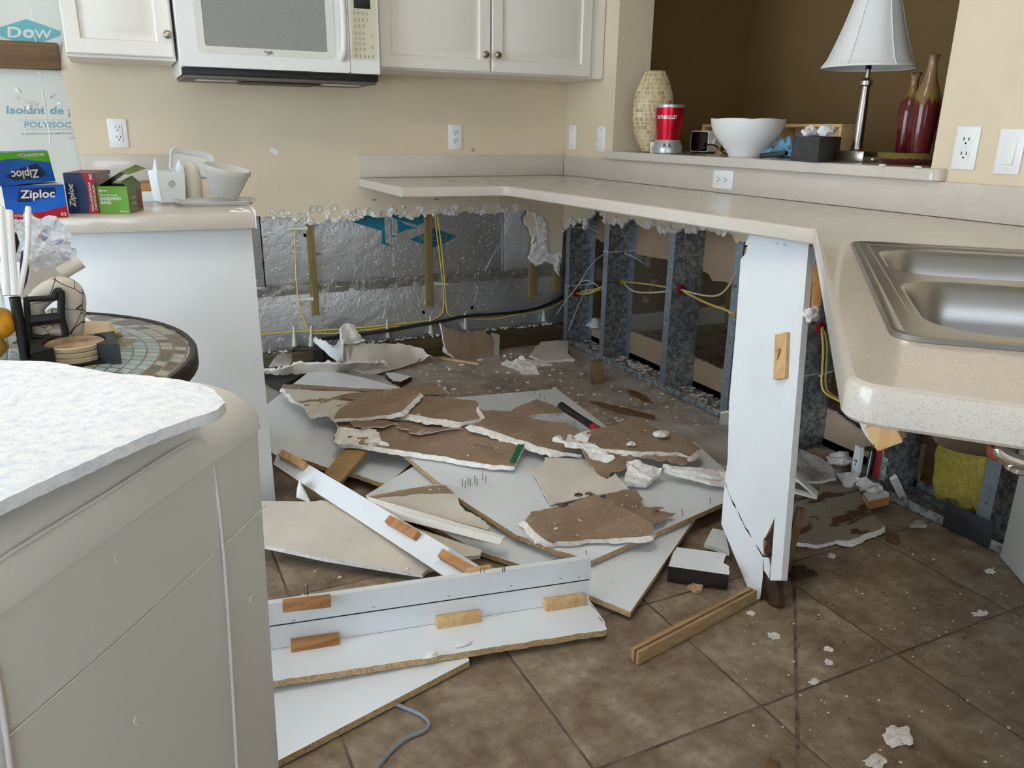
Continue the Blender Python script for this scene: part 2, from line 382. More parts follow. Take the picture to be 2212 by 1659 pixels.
def text3(s, bl, br, tl, mat, parent, name='lettering', depth=.0004, font=None, shear=0):
    """raised lettering s filling the parallelogram given by bottom-left, bottom-right and top-left"""
    cu = bpy.data.curves.new(name, 'FONT'); cu.body = s; cu.resolution_u = 3; cu.shear = shear; cu.offset = font or 0
    tmp = bpy.data.objects.new(name, cu); COL.objects.link(tmp)
    me = bpy.data.meshes.new_from_object(tmp.evaluated_get(bpy.context.evaluated_depsgraph_get()))
    bpy.data.objects.remove(tmp)
    co = np.array([v.co[:] for v in me.vertices]); x0, x1, y0, y1 = co[:, 0].min(), co[:, 0].max(), co[:, 1].min(), co[:, 1].max()
    bl, br, tl = Vector(bl), Vector(br), Vector(tl); U = br - bl; V = tl - bl; n = U.cross(V).normalized() * depth; o0 = wloc(parent)
    for v, c in zip(me.vertices, co): v.co = bl + U * ((c[0] - x0) / (x1 - x0)) + V * ((c[1] - y0) / (y1 - y0)) + n - o0
    me.materials.clear(); me.materials.append(mat)
    o = bpy.data.objects.new(name, me); COL.objects.link(o); o.parent = parent; return o
def patch(pts, mat, parent, name='print', off=.0004, toward=None):
    """a printed area lying on a surface"""
    n = Vector()
    c = sum(pts, Vector()) / len(pts)
    for i in range(len(pts)): n += (pts[i] - c).cross(pts[(i + 1) % len(pts)] - c)
    n.normalize()
    if n.dot((toward or Vector(CAM)) - c) < 0: n = -n; pts = pts[::-1]
    return MB().add([p + n * off for p in pts], [list(range(len(pts)))]).build(name, mat, parent, recalc=False)
# ================================================================== the room shell
def struct(o): o['kind'] = 'structure'; return o
XL, YN, ZC = -4.6, -6.6, 2.62
fl = MB().box(XL - .1, YN - .1, -.12, 2.2, .3, 0, 0).build('floor', M_tile); fl_o = fl.location.copy()
for v in fl.data.vertices: v.co += fl_o
fl.location = (0, 0, 0); struct(fl)
M_ceil = plain('ceiling_paint', srgb(236, 232, 224), .9)
struct(MB().box(XL - .1, YN - .1, ZC, 2.2, .3, ZC + .1).build('ceiling', M_ceil))
TB = zf(1040, 440, 7.628); TR = zf(1200, 440, 5.027)
tear = poly(Z5, '2065 420, 1900 420, 1905 300, 1850 180, 1870 112, 1790 112, 1700 110, 1640 127, 1560 130, 1480 110, 1390 130, 1320 122, 1250 134, 1170 134, 1100 158, 1040 150, 960 122, 930 150, 870 158, 790 142, 700 166, 640 168, 560 172, 470 192, 400 188, 330 182, 270 152, 180 152, 130 147, 40 147', y=.02)[0]
left = [Vector((-1.9, .02, .78)), Vector((-2.235, .02, .8)), Vector((-2.245, .02, 1.025)), Vector((-2.26, .02, 1.322)), Vector((-2.265, .02, 1.339)), Vector((-2.236, .02, 1.45)), Vector((-2.224, .02, 1.589)), Vector((-2.2, .02, 1.9)), Vector((-2.2, .02, ZC)), Vector((.02, .02, ZC)), Vector((.02, .02, .44))]
pts = tear + left
opts = [{'J': .004}] * (len(tear) - 1) + [{'J': .004}] + [{'J': .002}] * 5 + [{'J': 0.0}] * 5
wb = struct(sheet('wall_back', (pts, opts), .0127, [M_wall, M_kraft, M_gyp], up=(0, -1, 0), res=0, seg=.014, jag=0))
struct(MB().box(XL, .02, 0, -2.95, .12, ZC).build('wall_back_left', M_wall))
struct(MB().box(-2.95, .02, 1.9, -2.2, .055, ZC).build('wall_back_upper', M_wall))
# gypsum lumps and round hammer bites left along the torn edges
mb = MB()
for i, (u, v) in enumerate([(140, 110), (207, 122), (340, 142), (380, 130), (415, 100), (460, 98), (525, 125), (560, 92), (360, 160), (650, 120), (690, 132), (720, 112), (765, 125), (800, 108), (885, 130), (965, 105), (1022, 82), (1020, 132), (1145, 97), (1285, 102), (1312, 98), (1375, 88), (1490, 97), (1515, 97), (1590, 85), (1665, 78), (1760, 82), (1792, 82), (1880, 95)]):
    p = at(*Z5(u, v), y=.02); r = random.uniform(.012, .018)
    mb.lathe([(r * 1.08, -.002), (r * 1.02, .003), (r * .9, .004), (r * .5, .0015), (.0001, .001)], 14, T=Matrix.Translation(p) @ Matrix.Rotation(PI / 2 + random.uniform(-.15, .15), 4, 'X') @ Matrix.Rotation(random.uniform(-.15, .15), 4, 'Y'), mi=int(i % 3 > 0))
for i in range(90):
    t = random.random() * (len(tear) - 7); k = int(t) + 5; q = tear[k].lerp(tear[min(k + 1, len(tear) - 1)], t % 1)
    mb.blob((q.x, .022 + random.uniform(-.004, .008), q.z + random.uniform(-.005, .02)), (random.uniform(.006, .018), random.uniform(.004, .009), random.uniform(.005, .014)), 0, .7, i)
prop(mb.build('torn_edge', [M_gyp, M_board], wb), None, kind='stuff')
P, o = poly(TB, '830 130 L.004, 1000 210, 1090 440, 1060 520, 1075 640, 1100 800, 1160 830, 1080 950, 900 1030, 770 900, 820 830, 830 640, 880 430, 930 380, 900 260', y=.012)
sheet('torn_flap', (P, o), .012, [M_gyp, M_gyp, M_gyp], wb, up=(0, -1, 0), rough=.012, res=.012, jag=.003)
P, o = poly(TB, '1150 830, 1310 815, 1300 1000, 1290 1190, 1250 1150, 1200 1010, 1080 950', y=.014)
sheet('torn_flap', (P, o), .012, [M_gyp, M_gyp, M_gyp], wb, up=(0, -1, 0), rough=.012, res=.012, jag=.003)
# wall on the right: pillar, serving hatch, ragged lower drywall, steel studs behind
mb = MB(); mb.box(.02, -.43, 1.0, .208, .3, ZC); mb.box(.02, -3.7, 1.0, .208, -2.13, ZC); mb.box(.02, -2.13, 2.15, .208, -.43, ZC)
struct(mb.build('wall_right', M_wall))
tr = poly(TR, '75 130, 95 285, 130 250, 150 185, 210 215, 250 195, 300 205, 320 285, 340 190, 400 130, 430 90, 450 80, 520 110, 540 200, 600 215, 740 230, 800 180, 850 165, 890 230, 1000 280, 1010 240, 1080 240, 1120 300, 1190 290, 1250 320, 1320 310, 1400 260, 1450 330, 1500 290, 1580 290, 1640 290, 1740 320, 1800 290, 1850 310, 1920 340, 1960 430, 2110 400', x=.02)[0]
rest = [Vector((.02, -2.0, .76)), Vector((.02, -2.55, .8)), Vector((.02, -3.7, .8)), Vector((.02, -3.7, 1.0)), Vector((.02, .02, 1.0)), Vector((.02, .02, .72))]
wr = struct(sheet('wall_right_lower', (tr + rest, [{'J': .004}] * (len(tr) + 1) + [{'J': 0}] * 5), .0127, [M_wall, M_kraft, M_gyp], up=(-1, 0, 0), res=0, jag=0))
mb = MB()
for i in range(80):
    t = random.random() * (len(tr) - 2); k = int(t); q = tr[k].lerp(tr[k + 1], t % 1)
    mb.blob((.018 + random.uniform(-.008, .004), q.y, q.z + random.uniform(-.004, .022)), (random.uniform(.004, .009), random.uniform(.006, .02), random.uniform(.006, .018)), int(i % 5 == 0), .7, i)
prop(mb.build('torn_edge', [M_gyp, M_board], wr), None, kind='stuff')
XS0, XS1 = .033, .195
M_kraftl = mottled('pale_kraft_paper', srgb(172, 148, 120), srgb(182, 158, 130), 6, .85)
def other(name, segs, zt):
    P = [Vector((XS1, y, z)) for y, z in segs]; return P
up = [at(*q, x=XS1) for q in [(1282, 512), (1304, 524)]] + [at(*q, x=XS1) for q in [(1372, 548), (1440, 561), (1508, 577), (1507, 583), (1530, 591), (1538, 607), (1566, 609), (1600, 620), (1740, 560)]]
P = [Vector((XS1, .02, .66))] + up + [Vector((XS1, -2.7, .6)), Vector((XS1, -2.7, 1.0)), Vector((XS1, .02, 1.0))]
struct(sheet('wall_hatch_upper', (P, [{'J': .002}] * 12 + [{'J': 0}] * 2), .0127, [M_kraftl, M_wall, M_gyp], up=(-1, 0, 0), res=0, jag=0))
lo = [at(*q, x=XS1) for q in [(1275, 712), (1359, 715), (1425, 739), (1489, 767), (1554, 797), (1660, 840), (1784, 880), (1814, 899), (1900, 960)]]
P = [Vector((XS1, .02, 0)), Vector((XS1, .02, .15))] + lo + [Vector((XS1, -2.15, .16)), Vector((XS1, -2.15, 0))]
struct(sheet('wall_hatch_base', (P, [{'J': 0}] + [{'J': .003}] * 10 + [{'J': 0}] * 2), .0127, [M_kraftl, M_wall, M_gyp], up=(-1, 0, 0), res=0, jag=0))
# far room seen through the hatch and between the studs
M_brown = mottled('far_wall_brown', srgb(136, 106, 64), srgb(142, 112, 70), 3, .7)  # even brown on the far room walls, darker than the kitchen walls
M_far = mottled('peeling_wall', srgb(160, 146, 126), srgb(205, 200, 192), 7, .8, lo=.6, hi=.64)
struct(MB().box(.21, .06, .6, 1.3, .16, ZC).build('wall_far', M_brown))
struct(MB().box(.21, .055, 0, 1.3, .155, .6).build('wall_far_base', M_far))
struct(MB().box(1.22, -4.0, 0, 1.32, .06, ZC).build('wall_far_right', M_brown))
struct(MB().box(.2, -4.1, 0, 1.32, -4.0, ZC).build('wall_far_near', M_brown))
mb = MB(); mb.box(.21, .035, 0, 1.22, .055, .09); mb.box(.21, .025, .0, 1.22, .035, .02); mb.box(.21, .04, .09, 1.22, .055, .105)
struct(mb.build('baseboard_far', M_trimw))
# remaining walls of the kitchen with the glazed openings the light comes through
mb = MB(); mb.box(XL - .1, YN, 0, XL, -3.75, ZC); mb.box(XL - .1, -.95, 0, XL, .12, ZC); mb.box(XL - .1, -3.75, 2.3, XL, -.95, ZC)
struct(mb.build('wall_left', M_wall))
mb = MB(); mb.box(XL, YN - .1, 0, -4.5, YN, ZC); mb.box(-2.2, YN - .1, 0, 1.3, YN, ZC); mb.box(-4.5, YN - .1, 0, -2.2, YN, .6); mb.box(-4.5, YN - .1, 2.3, -2.2, YN, ZC)
struct(mb.build('wall_front', M_wall))
struct(MB().box(.02, YN, 0, .208, -3.7, ZC).build('wall_right_front', M_wall))
M_glass = plain('window_glass', (.9, .95, 1, 1), .02, 0, Transmission_Weight=1.0, IOR=1.0)
def window(name, horiz, a0, a1, z0, z1, c):
    def bx(mb, p0, p1, q0, q1, d):
        return mb.box(c - d, p0, q0, c + d, p1, q1) if not horiz else mb.box(p0, c - d, q0, p1, c + d, q1)
    mb = MB(); m = (a0 + a1) / 2
    for p0, p1, q0, q1 in ((a0, a0 + .06, z0, z1), (a1 - .06, a1, z0, z1), (m - .03, m + .03, z0, z1), (a0, a1, z0, z0 + .06), (a0, a1, z1 - .06, z1)): bx(mb, p0, p1, q0, q1, .03)
    f = struct(mb.build(name, M_trimw)); g = MB(); bx(g, a0 + .05, a1 - .05, z0 + .05, z1 - .05, .003); g.build('glass_pane', M_glass, f)
window('window_1', False, -3.75, -.95, 0, 2.3, XL - .05); window('window_2', True, -4.5, -2.2, .6, 2.3, YN - .05)
struct(MB().box(XL - .1, .12, 0, 2.2, .3, ZC).build('wall_back_outer', plain('block_wall', srgb(120, 116, 110), .9)))
# ------------------------------------------------------------------ back wall behind the drywall
YF = .058
def foil_board(x0, x1, z0, z1, y, label, grp='foil faced insulation boards'):
    o = MB().box(x0, y, z0, x1, y + .04, z1, 0, .0015).build('insulation_board', M_foil)
    return prop(o, label, 'insulation', grp)
b0 = foil_board(-1.551, -.3205, .402, .98, YF, 'wide silver foil insulation board with teal print behind the furring strips')
foil_board(-2.1, -1.5565, .402, .98, YF, 'silver foil insulation board beside the white cabinet, left of the dark joint')
foil_board(-.318, .2, .402, .98, YF, 'dull foil insulation board in the back corner behind the hanging plaster flap')
b1 = foil_board(-2.1, .2, .06, .385, YF - .004, 'long low foil insulation board below the taped seam')
for u, v in ((1168, 793), (1495, 762), (372, 275), (1890, 300)):
    p = at(*Z5(u, v), y=YF - .0045); b = b1 if v > 500 else b0
    MB().lathe([(.0, 0), (.009, 0)], 14, T=Matrix.Translation(p) @ Matrix.Rotation(PI / 2, 4, 'X')).build('nail_hole', M_hole, b, recalc=False)
def ink(s, mat, par, y, nm='print', zfn=Z5):
    P, o = poly(zfn, s, y=y); return patch(P, mat, par, nm, 0.0004)
TT = zf(700, 440, 7.373)
for s in ('445 290, 560 225, 760 150, 850 190, 960 230, 975 590, 985 625, 1050 645, 1040 665, 1000 665, 925 640, 920 435', '1060 160, 1180 150, 1250 205, 1590 175, 1590 300, 1500 345, 1300 295, 1160 245, 1090 225', '1165 240, 1300 330, 1470 390, 1300 415, 1200 465, 1175 465', '1060 250, 1075 250, 1075 480, 1160 520, 1090 540, 1070 500',
          '1370 570, 1590 470, 1720 400, 1860 430, 2115 520, 1900 635, 1740 695, 1590 650'):
    ink(s, M_teald, b0, YF - .0006, 'teal_print', TT)
def tfoil(s, u0, v0, u1, v1, par, y, mat, zfn, flip=False, **kw):
    A, B, C = (at(*zfn(*q), y=y) for q in ((u0, v1), (u1, v1), (u0, v0)))
    if flip: A, B, C = at(*zfn(u1, v0), y=y), at(*zfn(u0, v0), y=y), at(*zfn(u1, v1), y=y)
    return text3(s, A, B, C, mat, par, 'printed_word', .0003, **kw)
M_foilp = plain('bare_foil_letter', srgb(150, 152, 156), .45, .7)
tfoil('DOW', 1500, 490, 1950, 600, b0, YF - .0014, M_foilp, TT, True, font=.01)
mb = MB(); nx = 220; tv = []
for j in range(nx + 1):
    x = -2.05 + 2.15 * j / nx
    for k in range(6):
        q = Vector((x * 9, k * 1.3, 0)); tv.append((x, YF - .007 - .008 * max(-.4, noise.noise(q * 1.6)), .372 + .010 * k + .004 * noise.noise(Vector((x * 6, 0, k > 2)))))
mb.add(tv, [(j * 6 + k, (j + 1) * 6 + k, (j + 1) * 6 + k + 1, j * 6 + k + 1) for j in range(nx) for k in range(5)])
prop(mb.build('seam_tape', M_tape), 'crinkled foil tape along the horizontal insulation seam', 'tape')
mb = MB(); mb.box(-2.0, .0, .0, .05, .054, .105, 0, .003)
sill = prop(mb.build('sill_plate', M_sill), 'dark treated timber sill plate lying along the foot of the back wall', 'timber')
mb = MB()
for i in range(160):
    x = random.uniform(-1.6, .02); r = random.uniform(.002, .007)
    mb.blob((x, random.uniform(.012, .05), .105 + r * .3), (r * 1.3, r, r * .6), 0, .6, i, 1)
prop(mb.build('plaster_crumbs', M_gyp), 'white plaster crumbs strewn along the top of the sill plate', 'plaster', kind='stuff')
for i, (u0, u1, u2, zb, lab) in enumerate(((385, 435, 0, .268, 'vertical wooden furring strip nearest the white cabinet'), (1178, 1228, 0, .263, 'middle wooden furring strip beside the pair of yellow cables'), (1890, 1940, 0, .267, 'wooden furring strip below the hanging plaster flap'), (2053, 2100, 0, .282, 'short wooden furring strip tight in the back corner'))):
    x0 = at(*Z5(u0, 300), y=.035).x; x1 = at(*Z5(u1, 300), y=.035).x
    t = MB().box(x0, .034, zb, x1, .054, .9, 0, .0015); s = prop(t.build('furring_strip', M_furr), lab, 'timber', 'furring strips')
    for z in ((zb + .09, zb + .33) if i < 2 else (zb + .06,)): MB().lathe([(.0001, .002), (.004, .0015), (.004, 0)], 8, T=Matrix.Translation(((x0 + x1) / 2, .034, z)) @ Matrix.Rotation(PI / 2, 4, 'X')).build('nail_head', M_steel, s)
mb = MB()
for u0, v0, u1, v1 in ((687, 190, 690, 270), (690, 335, 697, 455), (698, 475, 704, 555), (955, 130, 958, 200), (958, 230, 962, 330), (962, 390, 968, 480), (966, 520, 972, 585), (1697, 130, 1697, 530), (1715, 310, 1640, 400), (1640, 400, 1575, 535), (935, 660, 890, 860), (1535, 620, 1510, 720), (160, 290, 270, 360), (270, 360, 520, 470), (60, 795, 250, 815), (585, 245, 620, 220), (550, 250, 585, 240)):
    a = at(*Z5(u0, v0), y=YF - (.0055 if v0 > 600 else .0015)); b = at(*Z5(u1, v1), y=YF - (.0055 if v0 > 600 else .0015)); mb.tube([a, a.lerp(b, .5) + Vector((.001, 0, .001)), b], .0011, 5)
prop(mb.build('foil_crease', plain('bright_crease', srgb(232, 232, 232), .3, .4), b0), None, kind='stuff')
# ------------------------------------------------------------------ exposed insulation at the far left
hf = MB().box(-2.95, .052, .1, -2.2, .095, 1.9, 0).build('insulation_board', M_print); prop(hf, 'printed insulation board exposed at far left beside the upper cabinet', 'insulation')
Z3 = zf(0, 0, 4.88)
YP = .0515
ink('-40 300, 0 288, 275 200, 480 270, 640 330, 640 372, 380 470, 262 470, 0 378, -60 350', M_teal, hf, YP, 'teal_diamond', Z3)
M_ptxt = plain('pale_letter', srgb(214, 212, 202), .5)
def tp(s, u0, v0, u1, v1, mat, sl=0.0, y=YP, **kw):
    A = at(*Z3(u0, v1), y=y); B = at(*Z3(u1, v1 + sl), y=y); C = at(*Z3(u0, v0), y=y)
    return text3(s, A, B, C, mat, hf, 'printed_word', .0003, **kw)
tp('D', 80, 280, 225, 395, M_ptxt, 4, YP - .0008, font=.02); tp('o', 240, 305, 362, 400, M_ptxt, 4, YP - .0008, font=.03); tp('W', 362, 312, 545, 402, M_ptxt, 4, YP - .0008, font=.02)
tp('Isolant de p', 68, 1115, 790, 1225, M_tealt, 6, font=.025); tp('POLYISOC', 258, 1282, 750, 1345, M_tealt, 2, font=.02)
tp('A polyisocyanurate foam', 220, 1398, 765, 1428, M_greyink, -8, font=.02); tp('alu', 740, 1440, 795, 1465, M_greyink, 0)
ink('275 1362, 770 1364, 770 1367, 275 1366', M_greyink, hf, YP, 'printed_rule', Z3); ink('180 1265, 700 1262, 700 1265, 180 1268', M_greyink, hf, YP, 'printed_rule', Z3)
mb = MB()
for u, v, n in ((290, 1090, 9), (390, 1090, 6), (545, 1040, 6), (200, 1010, 2), (340, 1150, 5), (640, 1060, 3)):
    for j in range(n):
        p = at(*Z3(u + random.uniform(-55, 55), v + random.uniform(-45, 45)), y=.05); a = random.uniform(.006, .016)
        mb.add([p + Vector((random.uniform(-a, a), random.uniform(-.008, .001), random.uniform(-a, a))) for _ in range(3)], [(0, 1, 2)])
for (u0, v0, u1, v1) in ((318, 65, 345, 215), (362, 380, 378, 470), (412, 748, 428, 815), (445, 950, 485, 1235), (485, 1255, 525, 1440), (525, 1440, 516, 1535)):
    a = at(*Z3(u0, v0), y=.0508); b = at(*Z3(u1, v1), y=.0508); mb.tube([a, a.lerp(b, .5) + Vector((.002, 0, 0)), b], .0014, 5)
prop(mb.build('torn_foil', plain('bright_foil', srgb(226, 226, 226), .35, .35), hf, recalc=False), None, kind='stuff')
a = at(0, 122, y=.03); b = at(131, 124, y=.03)
prop(MB().box(-2.9, .006, 1.336, -2.262, .046, 1.434, 0, .003).build('blocking_timber', M_plank), 'brown timber block fixed across the exposed insulation at far left', 'timber')
# ------------------------------------------------------------------ steel studs and floor track of the right wall
M_redp = mottled('red_marking_paint', srgb(186, 70, 66), srgb(150, 60, 60), 20, .6)
def stud(yw, lab, red=False, z0=.004, z1=1.0, opn=False):
    """web faces the camera at y = yw, flanges run away from it"""
    s = thing('steel_stud', lab, 'stud', (XS0, yw, z0), 'steel wall studs')
    t = .0014; f = .041
    wy = yw + f if opn else yw; MB().box(XS0, wy - t, z0, XS1, wy, z1).build('web', M_galv, s)
    MB().box(XS0 - .0005, yw - t, z0, XS0 + t, yw + f, z1).build('flange', M_redp if red else M_flange, s)
    MB().box(XS1 - t, yw - t, z0, XS1, yw + f, z1).build('flange', M_flange, s)
    for z in (.13, .33, .56): MB().lathe([(.0001, .0035), (.0035, .003), (.004, 0)], 8, T=Matrix.Translation((XS0 - .0005, yw + .018, z)) @ Matrix.Rotation(-PI / 2, 4, 'Y')).build('screw_head', M_steel, s)
    return s
SY = [-.038, -.42, at(1437, 667, x=XS0).y - .035, at(1575, 700, x=XS0).y - .035, at(1728, 815, x=XS0).y, at(1912, 1000, x=XS0).y]
LB = ['galvanised stud tight in the back corner behind loose white ties', 'second galvanised stud from the back corner, yellow grommet on its web', 'third galvanised stud with the brightest spangle and a red grommet', 'galvanised stud half hidden behind the left edge of the white cabinet panel', 'galvanised stud just right of the white cabinet panel', 'galvanised stud with a red painted flange beside the hanging receptacle']
studs = [stud(y, l, i == 5, opn=i < 2) for i, (y, l) in enumerate(zip(SY, LB))]
y7 = at(2165, 1000, x=XS0).y
studs.append(stud(y7, 'galvanised stud at far right beside the yellow insulation'))
mb = MB(); mb.box(XS0 - .002, -2.62, 0, XS1 + .001, .0, .002); mb.box(XS0 - .002, -2.62, 0, XS0 - .0006, .0, .032); mb.box(XS1 - .0, -2.62, 0, XS1 + .0012, .0, .032)
prop(mb.build('floor_track', M_galv), 'long galvanised floor track under the studs of the right wall', 'track')
mb = MB()
for i in range(420):
    y = random.uniform(-1.9, -.03); r = random.uniform(.002, .012)
    mb.blob((random.uniform(XS0 + .01, XS1 - .01), y, .003 + r * .3), (r * 1.5, r * 1.3, r * .6), 0, .6, i, 1)
prop(mb.build('plaster_rubble', M_gyp), 'white plaster rubble lying in the floor track between the studs', 'plaster', kind='stuff')
# ================================================================== worktops, splashbacks, sink
def round_poly(pts, rad, seg=6):
    out = []; n = len(pts); rad = rad if isinstance(rad, (list, tuple)) else [rad] * n
    for i in range(n):
        a, b, c = (Vector(pts[(i + k) % n]) for k in (-1, 0, 1)); r = rad[i]
        if r <= 0: out.append(b); continue
        d1 = (a - b).normalized(); d2 = (c - b).normalized(); an = d1.angle(d2); t = r / math.tan(an / 2)
        p0 = b + d1 * t; p1 = b + d2 * t; cc = b + (d1 + d2).normalized() * (r / math.sin(an / 2))
        a0 = math.atan2(*(p0 - cc).yx); a1 = math.atan2(*(p1 - cc).yx); da = (a1 - a0 + PI) % (2 * PI) - PI
        for k in range(seg + 1): out.append(cc + Vector((math.cos(a0 + da * k / seg), math.sin(a0 + da * k / seg))) * r)
    return out
def inset(pts, d):
    n = len(pts); A = sum(pts[i].x * pts[(i + 1) % n].y - pts[(i + 1) % n].x * pts[i].y for i in range(n)); s = 1 if A > 0 else -1; out = []
    for i in range(n):
        e1 = (pts[i] - pts[i - 1]); e2 = (pts[(i + 1) % n] - pts[i])
        if e1.length < 1e-7: e1 = e2
        if e2.length < 1e-7: e2 = e1
        n1 = Vector((-e1.y, e1.x)).normalized() * s; n2 = Vector((-e2.y, e2.x)).normalized() * s; m = n1 + n2
        out.append(pts[i] + m.normalized() * d / max(.35, m.length / 2))
    return out
def inside(p, poly):
    c = False; n = len(poly)
    for i in range(n):
        a, b = poly[i], poly[i - 1]
        if (a.y > p.y) != (b.y > p.y) and p.x < (b.x - a.x) * (p.y - a.y) / (b.y - a.y) + a.x: c = not c
    return c
def fill(loops):
    """triangles between an outer loop and hole loops; returns points, faces"""
    V = []; E = []
    for L in loops:
        b = len(V); V += L; E += [(b + i, b + (i + 1) % len(L)) for i in range(len(L))]
    cv, ce, cf, *_ = delaunay_2d_cdt(V, E, [], 0, 1e-7)
    keep = []
    for f in cf:
        q = sum((cv[i] for i in f), Vector((0, 0))) / len(f)
        if inside(q, loops[0]) and not any(inside(q, h) for h in loops[1:]): keep.append(f)
    return cv, keep
def slab(mb, outer, z0, z1, holes=(), r=.007, mi=0):
    rings = [(r * .5, z0), (0, z0 + r * .5), (0, z1 - r), (r * .3, z1 - r * .3), (r, z1)]
    Ls = [inset(outer, d) if d else outer for d, z in rings]; n = len(outer); b = len(mb.V)
    mb.add([Vector((p.x, p.y, rings[k][1])) for k, L in enumerate(Ls) for p in L], [(k * n + i, k * n + (i + 1) % n, (k + 1) * n + (i + 1) % n, (k + 1) * n + i) for k in range(len(Ls) - 1) for i in range(n)], mi)
    for L, z, fl in ((Ls[-1], z1, False), (Ls[0], z0, True)):
        cv, fs = fill([L] + list(holes)); mb.add([Vector((p.x, p.y, z)) for p in cv], [f[::-1] if fl else f for f in fs], mi)
    for h in holes:
        m = len(h); mb.add([Vector((p.x, p.y, z)) for z in (z0, z1) for p in h], [(i, (i + 1) % m, m + (i + 1) % m, m + i) for i in range(m)], mi)
    return mb
V2 = lambda *a: Vector(a)
ZT = .914
SA = V2(-.707, -2.511); SU = V2(-.7101, -.7041); SW = V2(.7041, -.7101)
def sp(u, w): return SA + SU * u + SW * w
ctr = round_poly([V2(-1.104, -.002), V2(.018, -.002), V2(.018, -4.5), V2(-.5, -4.5), V2(-1.511, -3.230), V2(-.572, -2.285), V2(-.662, -.703), V2(-1.104, -.655)], [0, 0, 0, 0, .035, .012, .03, .004])
hole = [sp(.02, .02), sp(.865, .02), sp(.865, .54), sp(.02, .54)]
c = thing('worktop', 'long pale speckled worktop turning the corner under the serving hatch with a sink set in', 'worktop', (-.6, -1.5, ZT - .04))
slab(MB(), ctr, ZT - .04, ZT, [hole], .008).build('slab', M_ctr, c)
MB().box(-1.094, 0, ZT + .001, -.0005, .0195, 1.016, 0, .002).build('splashback', M_ctr, c)
MB().box(0, -3.66, ZT + .001, .0195, 0, 1.012, 0, .002).build('splashback', M_ctr, c)
bt = round_poly([V2(-.022, -.412), V2(-.022, -2.185), V2(.0195, -2.185), V2(.0195, -2.127), V2(.45, -2.127), V2(.45, -.433), V2(.0195, -.433), V2(.0195, -.412)], [.006, .03, 0, 0, .02, .02, 0, 0])
prop(slab(MB(), bt, 1.0125, 1.048, (), .006).build('bar_ledge', M_ctr), 'narrow raised pale bar ledge across the serving hatch above the worktop', 'ledge')
def rr(u0, u1, w0, w1, r, seg=6): return round_poly([sp(u0, w0), sp(u1, w0), sp(u1, w1), sp(u0, w1)], r, seg)
sk = thing('sink', 'double bowl stainless steel sink set diagonally in the worktop corner', 'sink', (*sp(.44, .28), ZT))
ro = rr(0, .885, 0, .56, .035); b1 = rr(.075, .395, .045, .46, .085, 8); b2 = rr(.45, .82, .045, .46, .085, 8)
rim = MB(); n = len(ro)
prof = [(0, ZT + .0005), (.003, ZT + .006), (.010, ZT + .007), (.016, ZT + .0045)]
Ls = [inset(ro, d) for d, z in prof]
rim.add([Vector((p.x, p.y, prof[k][1])) for k, L in enumerate(Ls) for p in L], [(k * n + i, k * n + (i + 1) % n, (k + 1) * n + (i + 1) % n, (k + 1) * n + i) for k in range(3) for i in range(n)])
i3 = inset(ro, .032); m = len(i3)
cv, fs = fill([Ls[-1], i3]); rim.add([Vector((p.x, p.y, ZT + .0045)) for p in cv], fs)
i4 = inset(ro, .036)
rim.add([Vector((p.x, p.y, z)) for L, z in ((i3, ZT + .0045), (i4, ZT + .0015)) for p in L], [(i, (i + 1) % m, m + (i + 1) % m, m + i) for i in range(m)])
cv, fs = fill([i4, b1, b2]); rim.add([Vector((p.x, p.y, ZT + .0015)) for p in cv], fs)
rim.build('rim', M_ss, sk, angle=50, recalc=False)
for b in (b1, b2):
    mb = MB(); n = len(b); pr = [(0, .0015), (.004, 0), (.010, -.008), (.018, -.06), (.026, -.13), (.045, -.165), (.085, -.178)]
    L = [inset(b, d) if d else b for d, z in pr]
    mb.add([Vector((p.x, p.y, ZT + pr[k][1])) for k, q in enumerate(L) for p in q], [(k * n + i, k * n + (i + 1) % n, (k + 1) * n + (i + 1) % n, (k + 1) * n + i) for k in range(len(pr) - 1) for i in range(n)])
    mb.add([Vector((p.x, p.y, ZT - .178)) for p in L[-1]], [list(range(n))])
    bo = mb.build('bowl', M_ss, sk, angle=60, recalc=False); cc = sum(b, V2(0, 0)) / n
    MB().lathe([(.0001, -.012), (.03, -.012), (.036, 0), (.045, .002), (.047, 0)], 24, (cc.x, cc.y, ZT - .176)).build('drain', M_chrome, bo)
# ================================================================== wall cabinets and microwave
def raised_door(x0, x1, z0, z1, y, par, mat=None):
    mb = MB(); t = .019
    prof = [(0, 0.019), (0, .004), (.004, 0), (.050, 0), (.055, .010), (.068, .010), (.094, .002), (.098, .001)]
    rings = [[(x0 + d, y + q, z0 + d), (x1 - d, y + q, z0 + d), (x1 - d, y + q, z1 - d), (x0 + d, y + q, z1 - d)] for d, q in prof]
    mb.add([Vector(p) for r in rings for p in r], [(k * 4 + i, k * 4 + (i + 1) % 4, (k + 1) * 4 + (i + 1) % 4, (k + 1) * 4 + i) for k in range(len(prof) - 1) for i in range(4)] + [tuple(range(len(prof) * 4 - 4, len(prof) * 4)), (3, 2, 1, 0)])
    return mb.build('door', mat or M_cab, par, angle=20)
def knob(x, y, z, par):
    return MB().lathe([(.006, 0), (.005, .012), (.013, .015), (.0155, .020), (.0145, .025), (.009, .028), (.0001, .0285)], 20, T=Matrix.Translation((x, y, z)) @ Matrix.Rotation(PI / 2, 4, 'X')).build('knob', M_nickel, par, angle=50)
cr = thing('wall_cabinet', 'cream two-door wall cabinet right of the microwave', 'cabinet', (-.54, -.15, 1.372), 'cream wall cabinets')
mb = MB(); mb.box(-1.092, -.31, 1.372, .016, .018, 2.15); mb.build('body', M_cab, cr)
